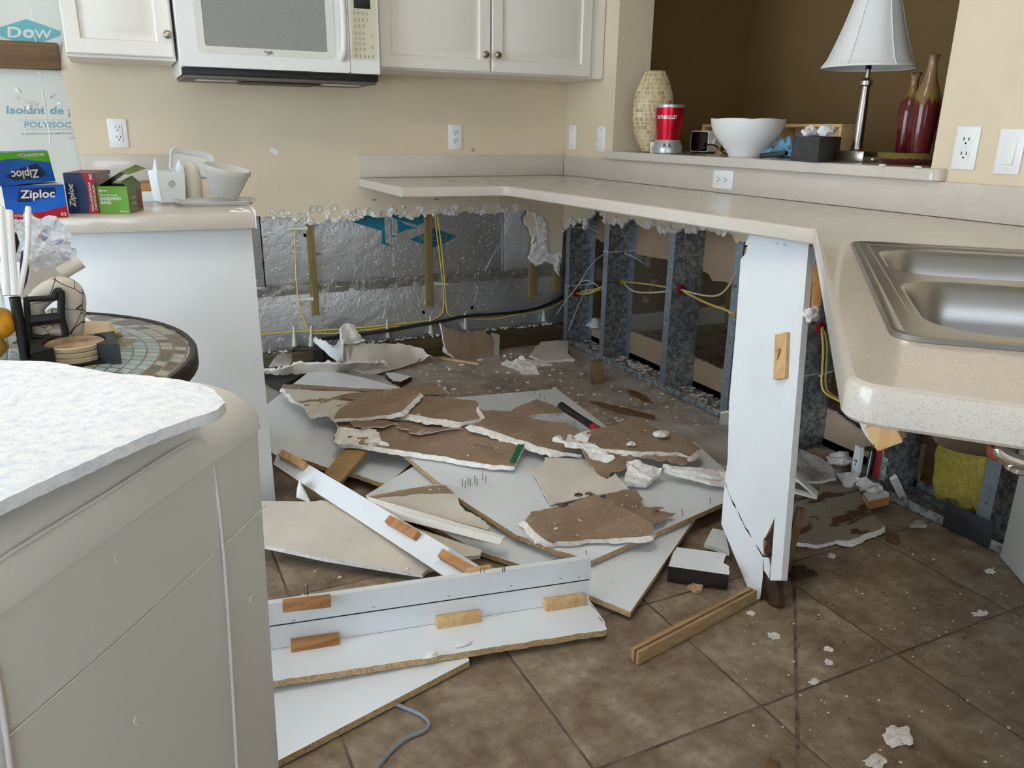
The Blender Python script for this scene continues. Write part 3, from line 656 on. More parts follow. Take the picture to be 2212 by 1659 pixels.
d1 = raised_door(-1.075, -.573, 1.378, 2.12, -.331, cr); d2 = raised_door(-.566, -.058, 1.378, 2.12, -.331, cr)
knob(*at(1049, 118, y=-.331).xz[:1], -.331, 1.47, d1) if False else None
p = at(1049, 118, y=-.345); knob(p.x, -.331, p.z, d1); p = at(1075.5, 119, y=-.345); knob(p.x, -.331, p.z, d2)
MB().box(-.052, -.318, 1.372, .016, -.3105, 2.15, 0, .001).build('filler_strip', M_cab, cr)
cl = thing('wall_cabinet', 'cream single-door wall cabinet left of the microwave', 'cabinet', (-2.03, -.15, 1.372), 'cream wall cabinets')
MB().box(-2.222, -.31, 1.366, -1.862, .018, 2.15).build('body', M_cab, cl)
d = raised_door(-2.222, -1.868, 1.376, 2.12, -.331, cl); p = at(362, 75, y=-.345); knob(p.x, -.331, p.z, d)
mw = thing('microwave', 'white over-the-range microwave between the wall cabinets', 'microwave', (-1.47, -.2, 1.302))
M_mww = plain('microwave_white', srgb(238, 236, 232), .28)
M_mwf = plain('microwave_warm_white', srgb(226, 222, 212), .3)
M_panel = plain('ivory_panel', srgb(226, 220, 192), .4)
MB().box(-1.852, -.36, 1.318, -1.098, .018, 1.75, 0, .002).build('case', M_mww, mw)
tr_ = MB(); tr_.box(-1.85, -.378, 1.318, -1.10, -.02, 1.343, 0, .002); tr_.build('vent_strip', M_black, mw)
un = MB(); un.box(-1.845, -.37, 1.306, -1.105, -.04, 1.3185, 0, .003); un = un.build('underside', plain('warm_grey_metal', srgb(98, 92, 84), .5), mw)
for x in (-1.72, -1.23): MB().box(x - .075, -.30, 1.303, x + .075, -.23, 1.3065, 0, .002).build('lamp_cover', M_trimw, un)
MB().box(-1.62, -.30, 1.3, -1.32, -.1, 1.3065, 0, .004).build('grease_filter', M_dark, un)
dr = round_poly([V2(-1.85, 1.345), V2(-1.2205, 1.345), V2(-1.2205, 1.75), V2(-1.85, 1.75)], .012, 4)
TY = Matrix(((1, 0, 0, 0), (0, 0, 1, 0), (0, 1, 0, 0), (0, 0, 0, 1)))
door = MB().prism(dr, -.40, -.361, 0, TY).build('door', M_mww, mw)
fr = round_poly([V2(-1.79, 1.394), V2(-1.279, 1.394), V2(-1.279, 1.74), V2(-1.79, 1.74)], .022, 5); wn = round_poly([V2(-1.762, 1.418), V2(-1.309, 1.418), V2(-1.309, 1.72), V2(-1.762, 1.72)], .008, 4)
mb = MB(); cv, fs = fill([fr, wn]); mb.add([Vector((p.x, -.402, p.y)) for p in cv], fs)
for L, y0, y1 in ((fr, -.402, -.3995), (wn, -.402, -.398)):
    k = len(L); mb.add([Vector((p.x, y, p.y)) for y in (y0, y1) for p in L], [(i, (i + 1) % k, k + (i + 1) % k, k + i) for i in range(k)])
mb.build('door_frame', M_mwf, door)
M_mesh = NT('microwave_screen'); _w = M_mesh.n('ShaderNodeTexVoronoi'); M_mesh.t.links.new(M_mesh.coord(), _w.inputs['Vector']); _w.inputs['Scale'].default_value = 420
M_mesh.B(Base_Color=M_mesh.ramp(_w.outputs['Distance'], [(.3, srgb(160, 159, 155)), (.6, srgb(146, 145, 141))]), Roughness=.12); M_mesh = M_mesh.m
MB().prism(wn, -.4003, -.395, 0, TY).build('window', M_mesh, door)
MB().tube([(-1.252, -.398, 1.40), (-1.25, -.432, 1.415), (-1.248, -.437, 1.5), (-1.248, -.437, 1.68), (-1.25, -.432, 1.73), (-1.252, -.398, 1.745)], .014, 12, smooth=2).build('handle', M_mwf, door, angle=60)
a = at(571, 117, y=-.4025); b = at(590, 119, y=-.4025); cc = at(571, 109, y=-.4025)
M_ink = plain('dark_ink', srgb(78, 76, 74), .6)
text3('Whirlpool', a + Vector((0, 0, .0)), b, cc, M_ink, door, 'logo', .0006, font=.01, shear=.3)
MB().tube([at(577, 121, y=-.4026), at(584, 116, y=-.4026), at(588, 110, y=-.4026), at(583, 109.5, y=-.4026), at(577, 117, y=-.4026)], .0007, 5, smooth=2).build('logo_swirl', M_ink, door)
cp = MB().prism(round_poly([V2(-1.2185, 1.345), V2(-1.098, 1.345), V2(-1.098, 1.75), V2(-1.2185, 1.75)], .006, 3), -.40, -.361, 0, TY).build('control_panel', M_mww, mw)
fp = MB().prism(round_poly([V2(-1.208, 1.398), V2(-1.107, 1.398), V2(-1.107, 1.74), V2(-1.208, 1.74)], .008, 4), -.4015, -.399, 0, TY).build('fascia', M_panel, cp)
ZP = zf(740, 0, 11.844)
def pan(u, v): return at(*ZP(u, v), y=-.402)
a, b = pan(290, 190), pan(712, 215)
MB().box(a.x, -.4025, a.z - .002, b.x, -.4, a.z + .035, 0, .001).build('display', M_black, fp)
M_pink = plain('olive_ink', srgb(110, 104, 84), .6)
ks = [(300, 320), (408, 325), (515, 330), (620, 342), (315, 490), (418, 492), (522, 500), (628, 505), (322, 655), (428, 655), (535, 660), (332, 850, '1'), (437, 855, '2'), (543, 862, '3'), (337, 978, '4'), (443, 985, '5'), (548, 993, '6'), (343, 1110, '7'), (450, 1117, '8'), (555, 1122, '9'), (348, 1245), (457, 1247, '0'), (562, 1250), (356, 1420), (460, 1430), (570, 1437), (672, 1440), (780, 1445), (755, 930), (765, 1195)]
for q in ks:
    p = pan(q[0], q[1]); r = .0042 if len(q) > 2 or q[0] > 700 else .0034
    k = MB().tube([p + Vector((r * math.cos(t * PI / 8), -.0004, r * math.sin(t * PI / 8))) for t in range(16)], .0003, 4, closed=True).build('button', M_pink, fp)
    if len(q) > 2: text3(q[2], p + Vector((-.0012, -.0004, -.002)), p + Vector((.0012, -.0004, -.002)), p + Vector((-.0012, -.0004, .002)), M_pink, k, 'digit', .0003)
    else:
        w = random.uniform(.0022, .0036); MB().box(p.x - w, p.y - .0006, p.z - .0072, p.x + w, p.y - .0001, p.z - .006).build('caption', M_pink, k)
        MB().lathe([(.0001, .0003), (.0015, .0003), (.0016, 0)], 8, T=Matrix.Translation(p) @ Matrix.Rotation(PI / 2, 4, 'X')).build('icon', M_pink, k)
# ================================================================== outlets and switches
def wplate(kind, T, label, w=.071, h=.115, group='white wall plates'):
    """T: local x = across, y = out of the wall, z = up (horizontal plates are turned)"""
    t = thing({'d': 'wall_outlet', 'g': 'wall_outlet', 's': 'light_switch', 'r': 'light_switch'}[kind], label, 'outlet' if kind in 'dg' else 'switch', T.translation, group)
    tl = T.translation.copy()
    MB().box(-w / 2, -.0005, -h / 2, w / 2, .0055, h / 2, 0, .003, T, 2).build('plate', M_white, t)
    def slots(mb, zc):
        mb.box(-.0085, .0062, zc + .001, -.0062, .0072, zc + .0095, 0, 0, T); mb.box(.0060, .0062, zc + .002, .0082, .0072, zc + .009, 0, 0, T)
        mb.lathe([(.0001, .001), (.0024, .001), (.0024, 0)], 8, T=T @ Matrix.Translation((0, .0062, zc - .006)) @ Matrix.Rotation(-PI / 2, 4, 'X'))
    if kind in 'dg':
        if kind == 'g': MB().box(-.0168, .005, -.0335, .0168, .0075, .0335, 0, .001, T).build('receptacle_face', M_white, t)
        for zc in (.019, -.019):
            f = MB()
            if kind == 'd': f.lathe([(.0168, 0), (.0168, .0015), (.016, .0022), (.0001, .0022)], 20, T=T @ Matrix.Translation((0, .005, zc)) @ Matrix.Rotation(-PI / 2, 4, 'X'))
            else: f.box(-.0155, .0072, zc - .013, .0155, .0079, zc + .013, 0, .0006, T)
            f = f.build('receptacle', M_white, t); s = MB(); slots(s, zc)
            for j, (a0, b0) in enumerate(((-.0085, -.0062), (.0060, .0082))): MB().box(a0, .0068, zc + .001, b0, .0084, zc + .0095, 0, 0, T).build('slot', M_hole, f)
            MB().lathe([(.0001, .0016), (.0026, .0016), (.0026, 0)], 10, T=T @ Matrix.Translation((0, .0068, zc - .006)) @ Matrix.Rotation(-PI / 2, 4, 'X')).build('slot', M_hole, f)
        if kind == 'g':
            MB().box(-.007, .007, -.0025, .007, .0088, .0025, 0, .0005, T).build('test_button', M_white, t)
    elif kind == 's':
        MB().box(-.005, .005, -.012, .005, .0075, .012, 0, .0006, T).build('toggle_surround', M_white, t)
        MB().box(-.0035, .006, -.007, .0035, .015, .002, 0, .001, T).build('toggle', M_white, t)
    else:
        MB().box(-.0172, .005, -.0345, .0172, .0062, .0345, 0, .0006, T).build('rocker_frame', M_trimw, t)
        MB().box(-.0155, .0055, -.0325, .0155, .0085, .0325, 0, .001, T @ Matrix.Rotation(.06, 4, 'X')).build('rocker', M_white, t)
    for zc in ((h / 2 - .012, -h / 2 + .012) if kind != 'd' else (0,)):
        MB().lathe([(.0001, .0012), (.0028, .0009), (.003, 0)], 10, T=T @ Matrix.Translation((0, .0054, zc)) @ Matrix.Rotation(-PI / 2, 4, 'X')).build('screw', M_steel if kind == 's' else M_trimw, t)
    return t
def onback(px, py): p = at(px, py, y=.02); return Matrix(((-1, 0, 0, p.x), (0, -1, 0, .02), (0, 0, 1, p.z), (0, 0, 0, 1)))
def onright(px, py, x=.02, turn=False):
    p = at(px, py, x=x); T = Matrix(((0, -1, 0, x), (1, 0, 0, p.y), (0, 0, 1, p.z), (0, 0, 0, 1)))
    return T @ Matrix.Rotation(PI / 2, 4, 'Y') if turn else T
wplate('g', onback(255, 288), 'white rectangular outlet on the back wall above the sandwich bags box')
wplate('d', onback(983, 296), 'white outlet on the back wall below the two-door wall cabinet')
wplate('s', onright(1238, 297), 'white toggle switch right beside the room corner')
wplate('s', onright(1299.5, 301), 'white wall switch beside the edge of the serving hatch')
wplate('d', onright(1563, 388, 0.0, True), 'white outlet lying sideways in the splashback below the bar ledge')
wplate('d', onright(2088, 320), 'white outlet on the right wall beside the serving hatch')
wplate('r', onright(2183, 328), 'white rocker switch at the right edge beside an outlet')
# ================================================================== the pulled-out base cabinet at left
bc = thing('base_cabinet', 'plain white base cabinet standing out of line at left with a worktop piece on it', 'cabinet', (-1.80, -1.46, 0))
Tc = Matrix.Translation((-1.79, -1.487, 0)) @ Matrix.Rotation(-.062, 4, 'Z')
MB().box(-.625, .035, .002, -.008, .052, .873, 0, .001, Tc).build('side_panel', M_lam, bc)
MB().box(-.625, .0525, .1, -.012, .43, .872, 0, .001, Tc).build('carcass', M_lam, bc)
MB().box(-.60, .06, .002, -.06, .42, .1, 0, 0, Tc).build('plinth', M_dark, bc)
ct = MB().box(-.72, 0, .873, 0, .47, .912, 0, .003, Tc).build('counter_piece', M_ctr, bc)
MB().box(.0005, -.002, .872, .004, .12, .922, 0, .0005, Tc).build('edge_strip', M_white, bc)
P, o = poly(PX, '110 537, 160 536, 164 552, 163 562, 112 560', y=-1.455)
def onpanel(px, py): n = Tc.to_3x3() @ Vector((0, 1, 0)); return at(px, py, pl=(Tc @ Vector((0, .0345, 0)), n))
lab = patch([onpanel(*q) for q in ((112, 537), (160, 535), (164, 541), (164, 572), (112, 575))], plain('label_film', srgb(205, 213, 220), .3), bc, 'sticker')
text3('WSPAL72828', onpanel(117, 541.5), onpanel(159, 540.5), onpanel(117, 537), M_ink, lab, 'sticker_text', .0006)
patch([onpanel(*q) for q in ((119, 548.5), (136, 548), (136, 547), (119, 547.5))], M_ink, lab, 'sticker_line', .0006)
# splashback left behind on the wall and what shows below it
prop(MB().box(-2.235, 0, .914, -1.862, .0195, 1.017, 0, .002).build('splashback_remnant', M_ctr), 'short speckled splashback left on the back wall at left', 'splashback')
prop(MB().box(-2.2, -.03, .872, -1.9, .018, .905, 0, .002).build('support_rail', M_block), 'reddish timber rail on the wall below the short splashback at left', 'timber')
prop(MB().box(-2.2, -.05, .5, -1.9, -.032, .873, 0, .002).build('backing_board', M_lam), 'white board on the wall under the reddish timber rail at left', 'board')
# ================================================================== things on the bar ledge
ZB = 1.0482
def vplane(B):
    n = np.array([B[0] - CAM[0], B[1] - CAM[1], 0.0]); n /= np.linalg.norm(n); return (tuple(B), n)
def prof(B, rows, r0=1.0):
    """(left px, right px, y px) rows -> (radius, height above B) of a turned thing standing at B"""
    pl = vplane(B); out = []
    for l, r, y in rows:
        a = at(l, y, pl=pl); b = at(r, y, pl=pl); out.append(((b - a).length / 2 * r0, (a.z + b.z) / 2))
    return out
def side(B):
    n = vplane(B)[1]; return Vector((n[1], -n[0], 0)), Vector((n[0], n[1], 0))      # to the right as seen, away from the viewer
NB = zf(1340, 120, 5.821); BB = zf(1640, 220, 5.267)
# mosaic vase
def mosaic(name, stops, grout, sx, sz, rough=.35):
    t = NT(name); tc = t.n('ShaderNodeTexCoord'); s = t.n('ShaderNodeSeparateXYZ'); t.t.links.new(tc.outputs['Object'], s.inputs[0])
    ang = t.math('ARCTAN2', s.outputs[1], s.outputs[0]); cx = t.math('MULTIPLY', ang, sx); cz = t.math('MULTIPLY', s.outputs[2], sz)
    cx = t.math('ADD', cx, t.math('MULTIPLY', t.math('FLOOR', cz), .37)); co = t.coord(); wb = t.math('MULTIPLY', t.noise(22, co), .7); cx = t.math('ADD', cx, wb)
    e = None
    for c in (cx, cz):
        f = t.math('FRACT', c); m = t.math('MINIMUM', f, t.math('SUBTRACT', 1.0, f)); e = m if e is None else t.math('MINIMUM', e, m)
    cm = t.n('ShaderNodeCombineXYZ'); t.set(cm.inputs[0], t.math('FLOOR', cx)); t.set(cm.inputs[1], t.math('FLOOR', cz)); w = t.n('ShaderNodeTexWhiteNoise'); t.t.links.new(cm.outputs[0], w.inputs[0])
    t.B(Base_Color=t.mix(t.math('LESS_THAN', e, .06), t.ramp(w.outputs[0], stops), grout), Roughness=rough); t.bump(t.math('MINIMUM', e, .12), .5, .004); return t.m
M_mos = mosaic('capiz_mosaic', [(.0, srgb(160, 134, 92)), (.4, srgb(192, 168, 124)), (.8, srgb(210, 192, 152)), (1.0, srgb(150, 120, 80))], srgb(222, 208, 176), 5.0, 54)
B = at(1405, 329, z=ZB); rt, aw = side(B)
rows = prof(B, [(1380, 1417, 327), (1374, 1430, 310), (1366, 1445, 285), (1363, 1451, 255), (1364, 1453, 230), (1370, 1452, 205), (1380, 1447, 180), (1391, 1440, 160), (1396, 1436, 153)])
mb = MB(); ns = 28; vs = []
for r, z in [(0, rows[0][1])] + rows + [(rows[-1][0] * .8, rows[-1][1] - .002), (rows[-1][0] * .75, rows[-1][1] - .06)]:
    for k in range(ns):
        a = 2 * PI * k / ns; c, s_ = math.cos(a), math.sin(a); d = r * .52 * (abs(s_) ** 1.35) * (1 if s_ > 0 else -1)
        vs.append(B + rt * (r * c) + aw * (d + r * .1 * c) + Vector((0, 0, z - B.z)))
m = len(vs) // ns
mb.add(vs, [(k * ns + i, k * ns + (i + 1) % ns, (k + 1) * ns + (i + 1) % ns, (k + 1) * ns + i) for k in range(m - 1) for i in range(ns)])
v = prop(mb.build('mosaic_vase', M_mos, angle=60), 'tall flattened beige mosaic vase at the left end of the bar ledge', 'vase')
prop(MB().tube([at(1424, 158, pl=vplane(B)), at(1432, 156, pl=vplane(B)), at(1436, 158, pl=vplane(B))], [.003, .005, .006], 8).build('cotton_swab', M_white), 'small white cotton tip sticking out of the mosaic vase', 'swab')
# blender
B = at(1441, 331, z=ZB); bl = thing('blender', 'red and silver personal blender standing in front of the mosaic vase', 'blender', B)
M_redm = plain('red_metal', srgb(196, 24, 50), .28, .75); M_silver = plain('silver_plastic', srgb(190, 192, 194), .32, .6)
def lz(pr, B, mat, nm, par, n=40, angle=40, **kw):
    return MB().lathe([(r, z - B.z) for r, z in pr], n, B, **kw).build(nm, mat, par, angle=angle)
lz(prof(B, [(1409, 1474, 330), (1407.5, 1474, 324), (1410, 1471, 312), (1416, 1467, 302), (1418, 1466, 299)]), B, M_silver, 'motor_base', bl)
lz(prof(B, [(1417, 1466, 302), (1416, 1467, 298), (1418, 1468, 296)]), B, M_dark, 'collar', bl)
cup = lz(prof(B, [(1419, 1470, 302), (1418, 1471.5, 285), (1416.5, 1476, 260), (1416, 1478, 232)]), B, M_redm, 'cup', bl)
lz(prof(B, [(1416, 1478, 233), (1415.5, 1478.5, 230), (1415.5, 1478.5, 227.5), (1417, 1477, 226)]), B, M_silver, 'rim', bl)
rt, aw = side(B); rad = prof(B, [(1416.5, 1476, 254)])[0]; zz = rad[1]
def curved_text(s, B, r, z, h, a0, a1, mat, par):
    n = len(s); rt, aw = side(B)
    for i, ch in enumerate(s):
        if ch == ' ': continue
        A = a0 + (a1 - a0) * (i + .08) / n; E = a0 + (a1 - a0) * (i + .92) / n
        P = lambda a: B + rt * (r * math.sin(a)) - aw * (r * math.cos(a)) + Vector((0, 0, z - B.z))
        p, q = P(A), P(E); text3(ch, p, q, p + Vector((0, 0, h)), mat, par, 'letter', .0006, font=.02)
curved_text('NUTRiBULLET', B, rad[0] + .0012, zz - .006, .0145, -1.0, .55, M_white, cup)
curved_text('RX', B, prof(B, [(1408, 1473.5, 318)])[0][0] + .001, 1.048 + .026, .016, -.3, .25, M_dark, bl)
for a in range(4):
    MB().lathe([(.008, 0), (.007, .004), (.007, .006)], 10, (B.x + .055 * math.cos(a * PI / 2 + .4), B.y + .055 * math.sin(a * PI / 2 + .4), B.z - .0001)).build('foot', M_black, bl)
B2 = at(1400, 330, z=ZB) + Vector((.05, .02, 0)); rt, aw = side(B2)
sb = MB().box(-.022, -.03, 0, .012, .012, .045, 0, .002, frame(B2, rt)).build('small_box', M_white); prop(sb, 'tiny white printed box half hidden behind the blender base', 'box')
for k in range(4):
    p = B2 + rt * -.018 - aw * .0306 + Vector((0, 0, .012 + k * .006)); MB().tube([p, p + rt * .026], .0008, 4).build('print_line', M_greyink, sb)
# clock radio
B = at(1528, 331, z=ZB) + Vector((.03, 0, 0)); rt, aw = side(B); Mp = lambda B: float(np.linalg.norm(np.array(B) - CAM)) / FPX
ck = thing('clock_radio', 'white clock radio with a black glossy face left of the bowl', 'clock', B); s = Mp(B)
xd = (rt * .80 + aw * .60).normalized(); T = frame(B + Vector((-.02, 0, 0)) - rt * (38 * s), (rt * .76 - aw * .65), None)
bd = round_poly([V2(0, 0), V2(46 * s, 0), V2(46 * s, 40 * s), V2(0, 40 * s)], .012, 5)
T2 = T @ Matrix(((1, 0, 0, 0), (0, 0, 1, 0), (0, 1, 0, .006), (0, 0, 0, 1)))
MB().prism(bd, 0, .085, 0, T2).build('body', M_white, ck)
fc = round_poly([V2(.004, .004), V2(46 * s - .004, .004), V2(46 * s - .004, 40 * s - .004), V2(.004, 40 * s - .004)], .010, 5)
f = MB().prism(fc, -.002, .002, 0, T2).build('face', plain('glossy_black', srgb(22, 16, 20), .08), ck)
MB().lathe([(.016, 0), (.016, .006), (.012, .008), (.0001, .008)], 18, T=T @ Matrix.Translation((46 * s, .045, .05)) @ Matrix.Rotation(PI / 2, 4, 'Y')).build('dial', M_mwf, ck)
MB().box(.01, .005, 0, 41 * s, .08, .007, 0, .002, T).build('foot', M_dark, ck)
for k in range(3): MB().box(.073, -.0032, .05 - k * .012, .082, -.0018, .053 - k * .012, 0, .0004, T).build('display_mark', M_greyink, f)
pl = vplane(B)
cord = [at(1492, 333, z=ZB + .004), at(1508, 328, z=ZB + .004), at(1519, 322, z=ZB + .02), at(1527, 313, pl=vplane(B - aw * .09)), at(1538, 312, pl=vplane(B - aw * .09)), at(1548, 316, pl=vplane(B - aw * .09)), at(1556, 325, z=ZB + .012), at(1566, 333, z=ZB + .004), at(1590, 333, z=ZB + .004) + aw * .1]
prop(MB().tube(cord, .0034, 8, smooth=2).build('power_cord', M_black), 'loose black power cord looping in front of the clock radio', 'cord')
# scalloped bowl
B = at(1608, 340, z=ZB); B = B + side(B)[1] * .085
rows = prof(B, [(1573, 1643, 340), (1568, 1650, 327), (1559, 1677, 308), (1550, 1694, 291), (1545, 1703, 275), (1543, 1706.5, 262), (1542, 1707, 257)])
rows[0] = (rows[0][0], ZB + .0004)
mb = MB(); ns = 80; vs = []
full = rows + [(rows[-1][0] - .004, rows[-1][1] + .001), (rows[-1][0] - .008, rows[-1][1] - .004), (rows[-3][0] - .012, rows[-3][1]), (rows[1][0] - .01, rows[1][1])]
for k, (r, z) in enumerate(full):
    for i in range(ns):
        a = 2 * PI * i / ns; t = max(0, (z - B.z) / .19) ** 3; sc = 1 - .035 * t * (1 - abs(math.sin(3.0 * a + .35)) ** .5)
        dz = -.010 * t * (1 - abs(math.sin(3.0 * a + .35)) ** .35)
        vs.append(B + Vector((r * sc * math.cos(a), r * sc * math.sin(a), z - B.z + dz)))
m = len(full); mb.add(vs, [(k * ns + i, k * ns + (i + 1) % ns, (k + 1) * ns + (i + 1) % ns, (k + 1) * ns + i) for k in range(m - 1) for i in range(ns)] + [list(range(ns))[::-1], [(m - 1) * ns + i for i in range(ns)]])
prop(mb.build('bowl', plain('white_porcelain', srgb(238, 238, 236), .15), angle=60), 'large white scalloped bowl in the middle of the bar ledge', 'bowl')
# shallow wooden tray behind the bowl
yb = .30
P0 = at(1533, 300, x=.38); P1 = at(1836, 300, x=.38); z1 = at(1700, 268, x=.33).z
wt = thing('wooden_tray', 'pale wooden box lying on its side behind the white bowl and the dark tissue box', 'box', ((.36), (P0.y + P1.y) / 2, ZB))
M_pine = wood('pine', srgb(206, 168, 112), srgb(224, 190, 134), srgb(232, 202, 150), 1, 8)
ya, yz = min(P0.y, P1.y), max(P0.y, P1.y)
MB().box(.425, ya, ZB, .44, yz, z1, 0, .001).build('back', M_pine, wt); MB().box(.33, ya, z1 - .012, .425, yz, z1, 0, .001).build('rail', M_pine, wt)
MB().box(.33, ya, ZB, .425, ya + .014, z1 - .012, 0, .001).build('end', M_pine, wt); MB().box(.33, yz - .014, ZB, .425, yz, z1 - .012, 0, .001).build('end', M_pine, wt)
MB().box(.33, ya + .014, ZB, .425, yz - .014, ZB + .012, 0, .001).build('rail', M_pine, wt)
q0 = at(1718, 280, x=.402); q1 = at(1751, 280, x=.402); MB().box(.402, q1.y, ZB + .02, .4245, q0.y, z1 - .014, 0, .0005).build('sticker', M_white, wt)
# tissue box
A = at(1707, 347, z=ZB); C = at(1765, 351, z=ZB); E2 = A + (at(1836, 345.5, z=ZB) - C) * .62
h = at(1712, 294, pl=vplane(A)).z - ZB
tb = thing('tissue_box', 'dark grey leather tissue box with a white tissue on top, beside the lamp', 'box', A.lerp(C, .5))
M_leath = mottled('dark_leather', srgb(52, 53, 54), srgb(66, 67, 68), 40, .55, bump=.3, bscale=160)
q4 = [A, C, C + E2 - A, E2]
MB().prism(q4, ZB, ZB + h, 0, None, .003).build('cover', M_leath, tb)
ctr_t = sum(q4, Vector()) / 4; ctr_t.z = ZB + h
MB().lathe([(.02, 0), (.032, .0015), (.028, .002)], 20, ctr_t).build('slot_lip', M_black, tb)
T = frame(Vector((0, 0, 0)), (1, 0, 0)); w = 1; sgn = 1; dep = 1
mb = MB()
for k in range(6):
    c = ctr_t + Vector((.012 * (k - 2.5), .015 * ((k % 3) - 1) - .012 * (k - 2.5), .016)); mb.blob(c, (.022, .02, .012 + .006 * (k % 2)), 0, .9, k + 3)
prop(mb.build('tissue', M_white), 'crumpled white tissue poking out of the dark tissue box', 'tissue')
# blue cloth and black handle
mb = MB()
for k, (px, py, rx, rz) in enumerate(((1672, 334, .05, .02), (1690, 322, .035, .03), (1706, 318, .03, .03), (1665, 338, .04, .012), (1700, 341, .05, .008), (1722, 347, .03, .006))):
    p = at(px, py, pl=vplane(at(1690, 342, z=ZB) + Vector((.15, 0, 0)))); p.z = max(p.z, ZB + rz * 1.15); mb.blob((p.x, p.y, p.z), (rx, rx * .8, rz), 0, .7, k, 3)
prop(mb.build('cloth', mottled('blue_cloth', srgb(120, 176, 214), srgb(146, 196, 226), 30, .9, bump=.3)), 'crumpled light blue cloth between the bowl and the dark tissue box', 'cloth')
a = at(1643, 341, x=.012); a.z = ZB + .011; b = at(1700, 331, x=.05); b.z = max(b.z, ZB + .014)
hd = MB(); beam(hd, a, b, .028, .018, 0, bev=.006); prop(hd.build('black_utensil', M_black), 'black utensil handle lying on the blue cloth', 'utensil')
# table lamp
B = at(1847, 350, z=ZB); B = B + side(B)[1] * .055; rt, aw = side(B); s = Mp(B)
lm = thing('table_lamp', 'brushed nickel table lamp with a white bell shade on the bar ledge', 'lamp', B)
T = frame(B, (rt * .88 + aw * -.48))
MB().box(-.058, -.058, 0, .058, .058, .036, 0, .004, T).build('base', M_nickel, lm)
pr = prof(B, [(1829, 1874, 334), (1832, 1871, 330), (1838, 1866, 322), (1840, 1868, 318), (1843, 1867, 312), (1849, 1872, 250), (1857.5, 1876, 187), (1854, 1883, 184), (1854.5, 1883, 175), (1858, 1881, 172), (1866, 1876, 168), (1867, 1877, 152), (1868, 1878, 142)])
lz([(.028, B.z + .036)] + [(r, max(z, B.z + .036)) for r, z in pr], B, M_nickel, 'column', lm, 32)
lz(prof(B, [(1868, 1881, 150), (1869, 1882, 132)]), B, M_black, 'socket', lm, 20)
sr = prof(B, [(1772, 1978, 146), (1776, 1975, 143), (1786, 1967, 130), (1806, 1959, 92), (1826, 1952, 50), (1842, 1947, 12), (1848, 1945, -4), (1851, 1944, -14)])
M_shade = plain('lamp_fabric', srgb(228, 226, 224), .8, Transmission_Weight=.0)
mb = MB(); ns = 36; vs = []; full = [(r, z) for r, z in sr] + [(r - .004, z) for r, z in sr[::-1]]
for r, z in full:
    for i in range(ns):
        a = 2 * PI * i / ns; k = 1 + .012 * math.cos(6 * a); vs.append(B + Vector((r * k * math.cos(a), r * k * math.sin(a), z - B.z)))
m = len(full); mb.add(vs, [(k * ns + i, k * ns + (i + 1) % ns, ((k + 1) % m) * ns + (i + 1) % ns, ((k + 1) % m) * ns + i) for k in range(m) for i in range(ns)])
shade = mb.build('lamp_shade', M_shade, lm, angle=60)
for i in range(6):
    a = 2 * PI * i / 6 + .25; MB().tube([B + Vector(((r * 1.012 + .001) * math.cos(a), (r * 1.012 + .001) * math.sin(a), z - B.z)) for r, z in sr], .0022, 6).build('rib_piping', M_white, shade, angle=60)
MB().tube([B + Vector((sr[0][0] * 1.0 * math.cos(2 * PI * i / 48), sr[0][0] * math.sin(2 * PI * i / 48), sr[0][1] - B.z)) for i in range(48)], .0034, 6, closed=True).build('hem', M_white, shade, angle=60)
MB().tube([at(1884, 344, z=ZB + .012), at(1895, 343, z=ZB + .012), at(1915, 342, z=ZB + .01) + aw * .1], .0035, 8, smooth=1).build('cord', M_white, lm)
# bottle vases on a round dish
B = at(1958, 358, z=ZB); B = B + side(B)[1] * .115
def glaze(name):
    t = NT(name); co = t.coord((1, 1, .25)); tc = t.n('ShaderNodeTexCoord'); sp_ = t.n('ShaderNodeSeparateXYZ'); t.t.links.new(tc.outputs['Object'], sp_.inputs[0])
    return t, co, sp_.outputs[2]
def vase_mat(name, z0, z1):
    t, co, z = glaze(name); h = t.math('ADD', z, t.math('MULTIPLY', t.math('SUBTRACT', t.noise(46, co, 3), .5), .12))
    t.B(Base_Color=t.ramp(t.math('DIVIDE', h, z1), [(0.0, srgb(84, 18, 26)), (z0, srgb(92, 22, 28)), (z0 + .05, srgb(118, 104, 44)), (z0 + .14, srgb(126, 96, 66)), (.93, srgb(150, 122, 92)), (1.0, srgb(84, 66, 44))]), Roughness=.12); return t.m
def vase(rows, dx, dn, lab, z0):
    b = at(dx, 345, pl=vplane(B + side(B)[1] * dn)); b.z = ZB; pr = prof(b, rows); top = pr[-1]; h = top[1] - b.z
    pr = [(r, z - b.z) for r, z in pr]; pr = [(pr[0][0] * .9, .008)] + pr + [(pr[-1][0] * .8, h), (pr[-2][0] * .6, h - .05)]
    o = MB().lathe(pr, 40, b).build('bottle_vase', vase_mat('vase_glaze_%d' % int(h * 1000), z0, h), angle=60); return prop(o, lab, 'vase', 'burgundy bottle vases')
vase([(1958, 2003, 341), (1957, 2012, 310), (1961, 2023, 270), (1965, 2029, 235), (1972, 2030, 205), (1984, 2026, 185), (1992, 2022, 170), (1999, 2020, 145), (2003, 2021, 128), (2001, 2030, 119)], 1981, -.05, 'taller burgundy drip-glazed bottle vase at the right end of the bar ledge', .53)
vase([(1930, 1968, 338), (1927, 1972, 300), (1927, 1980, 265), (1932, 1984, 235), (1941, 1984, 215), (1954, 1982, 203), (1961, 1981, 190), (1964, 1982, 168), (1962, 1993, 157)], 1949, .08, 'shorter burgundy drip-glazed bottle vase left of the taller one', .66)
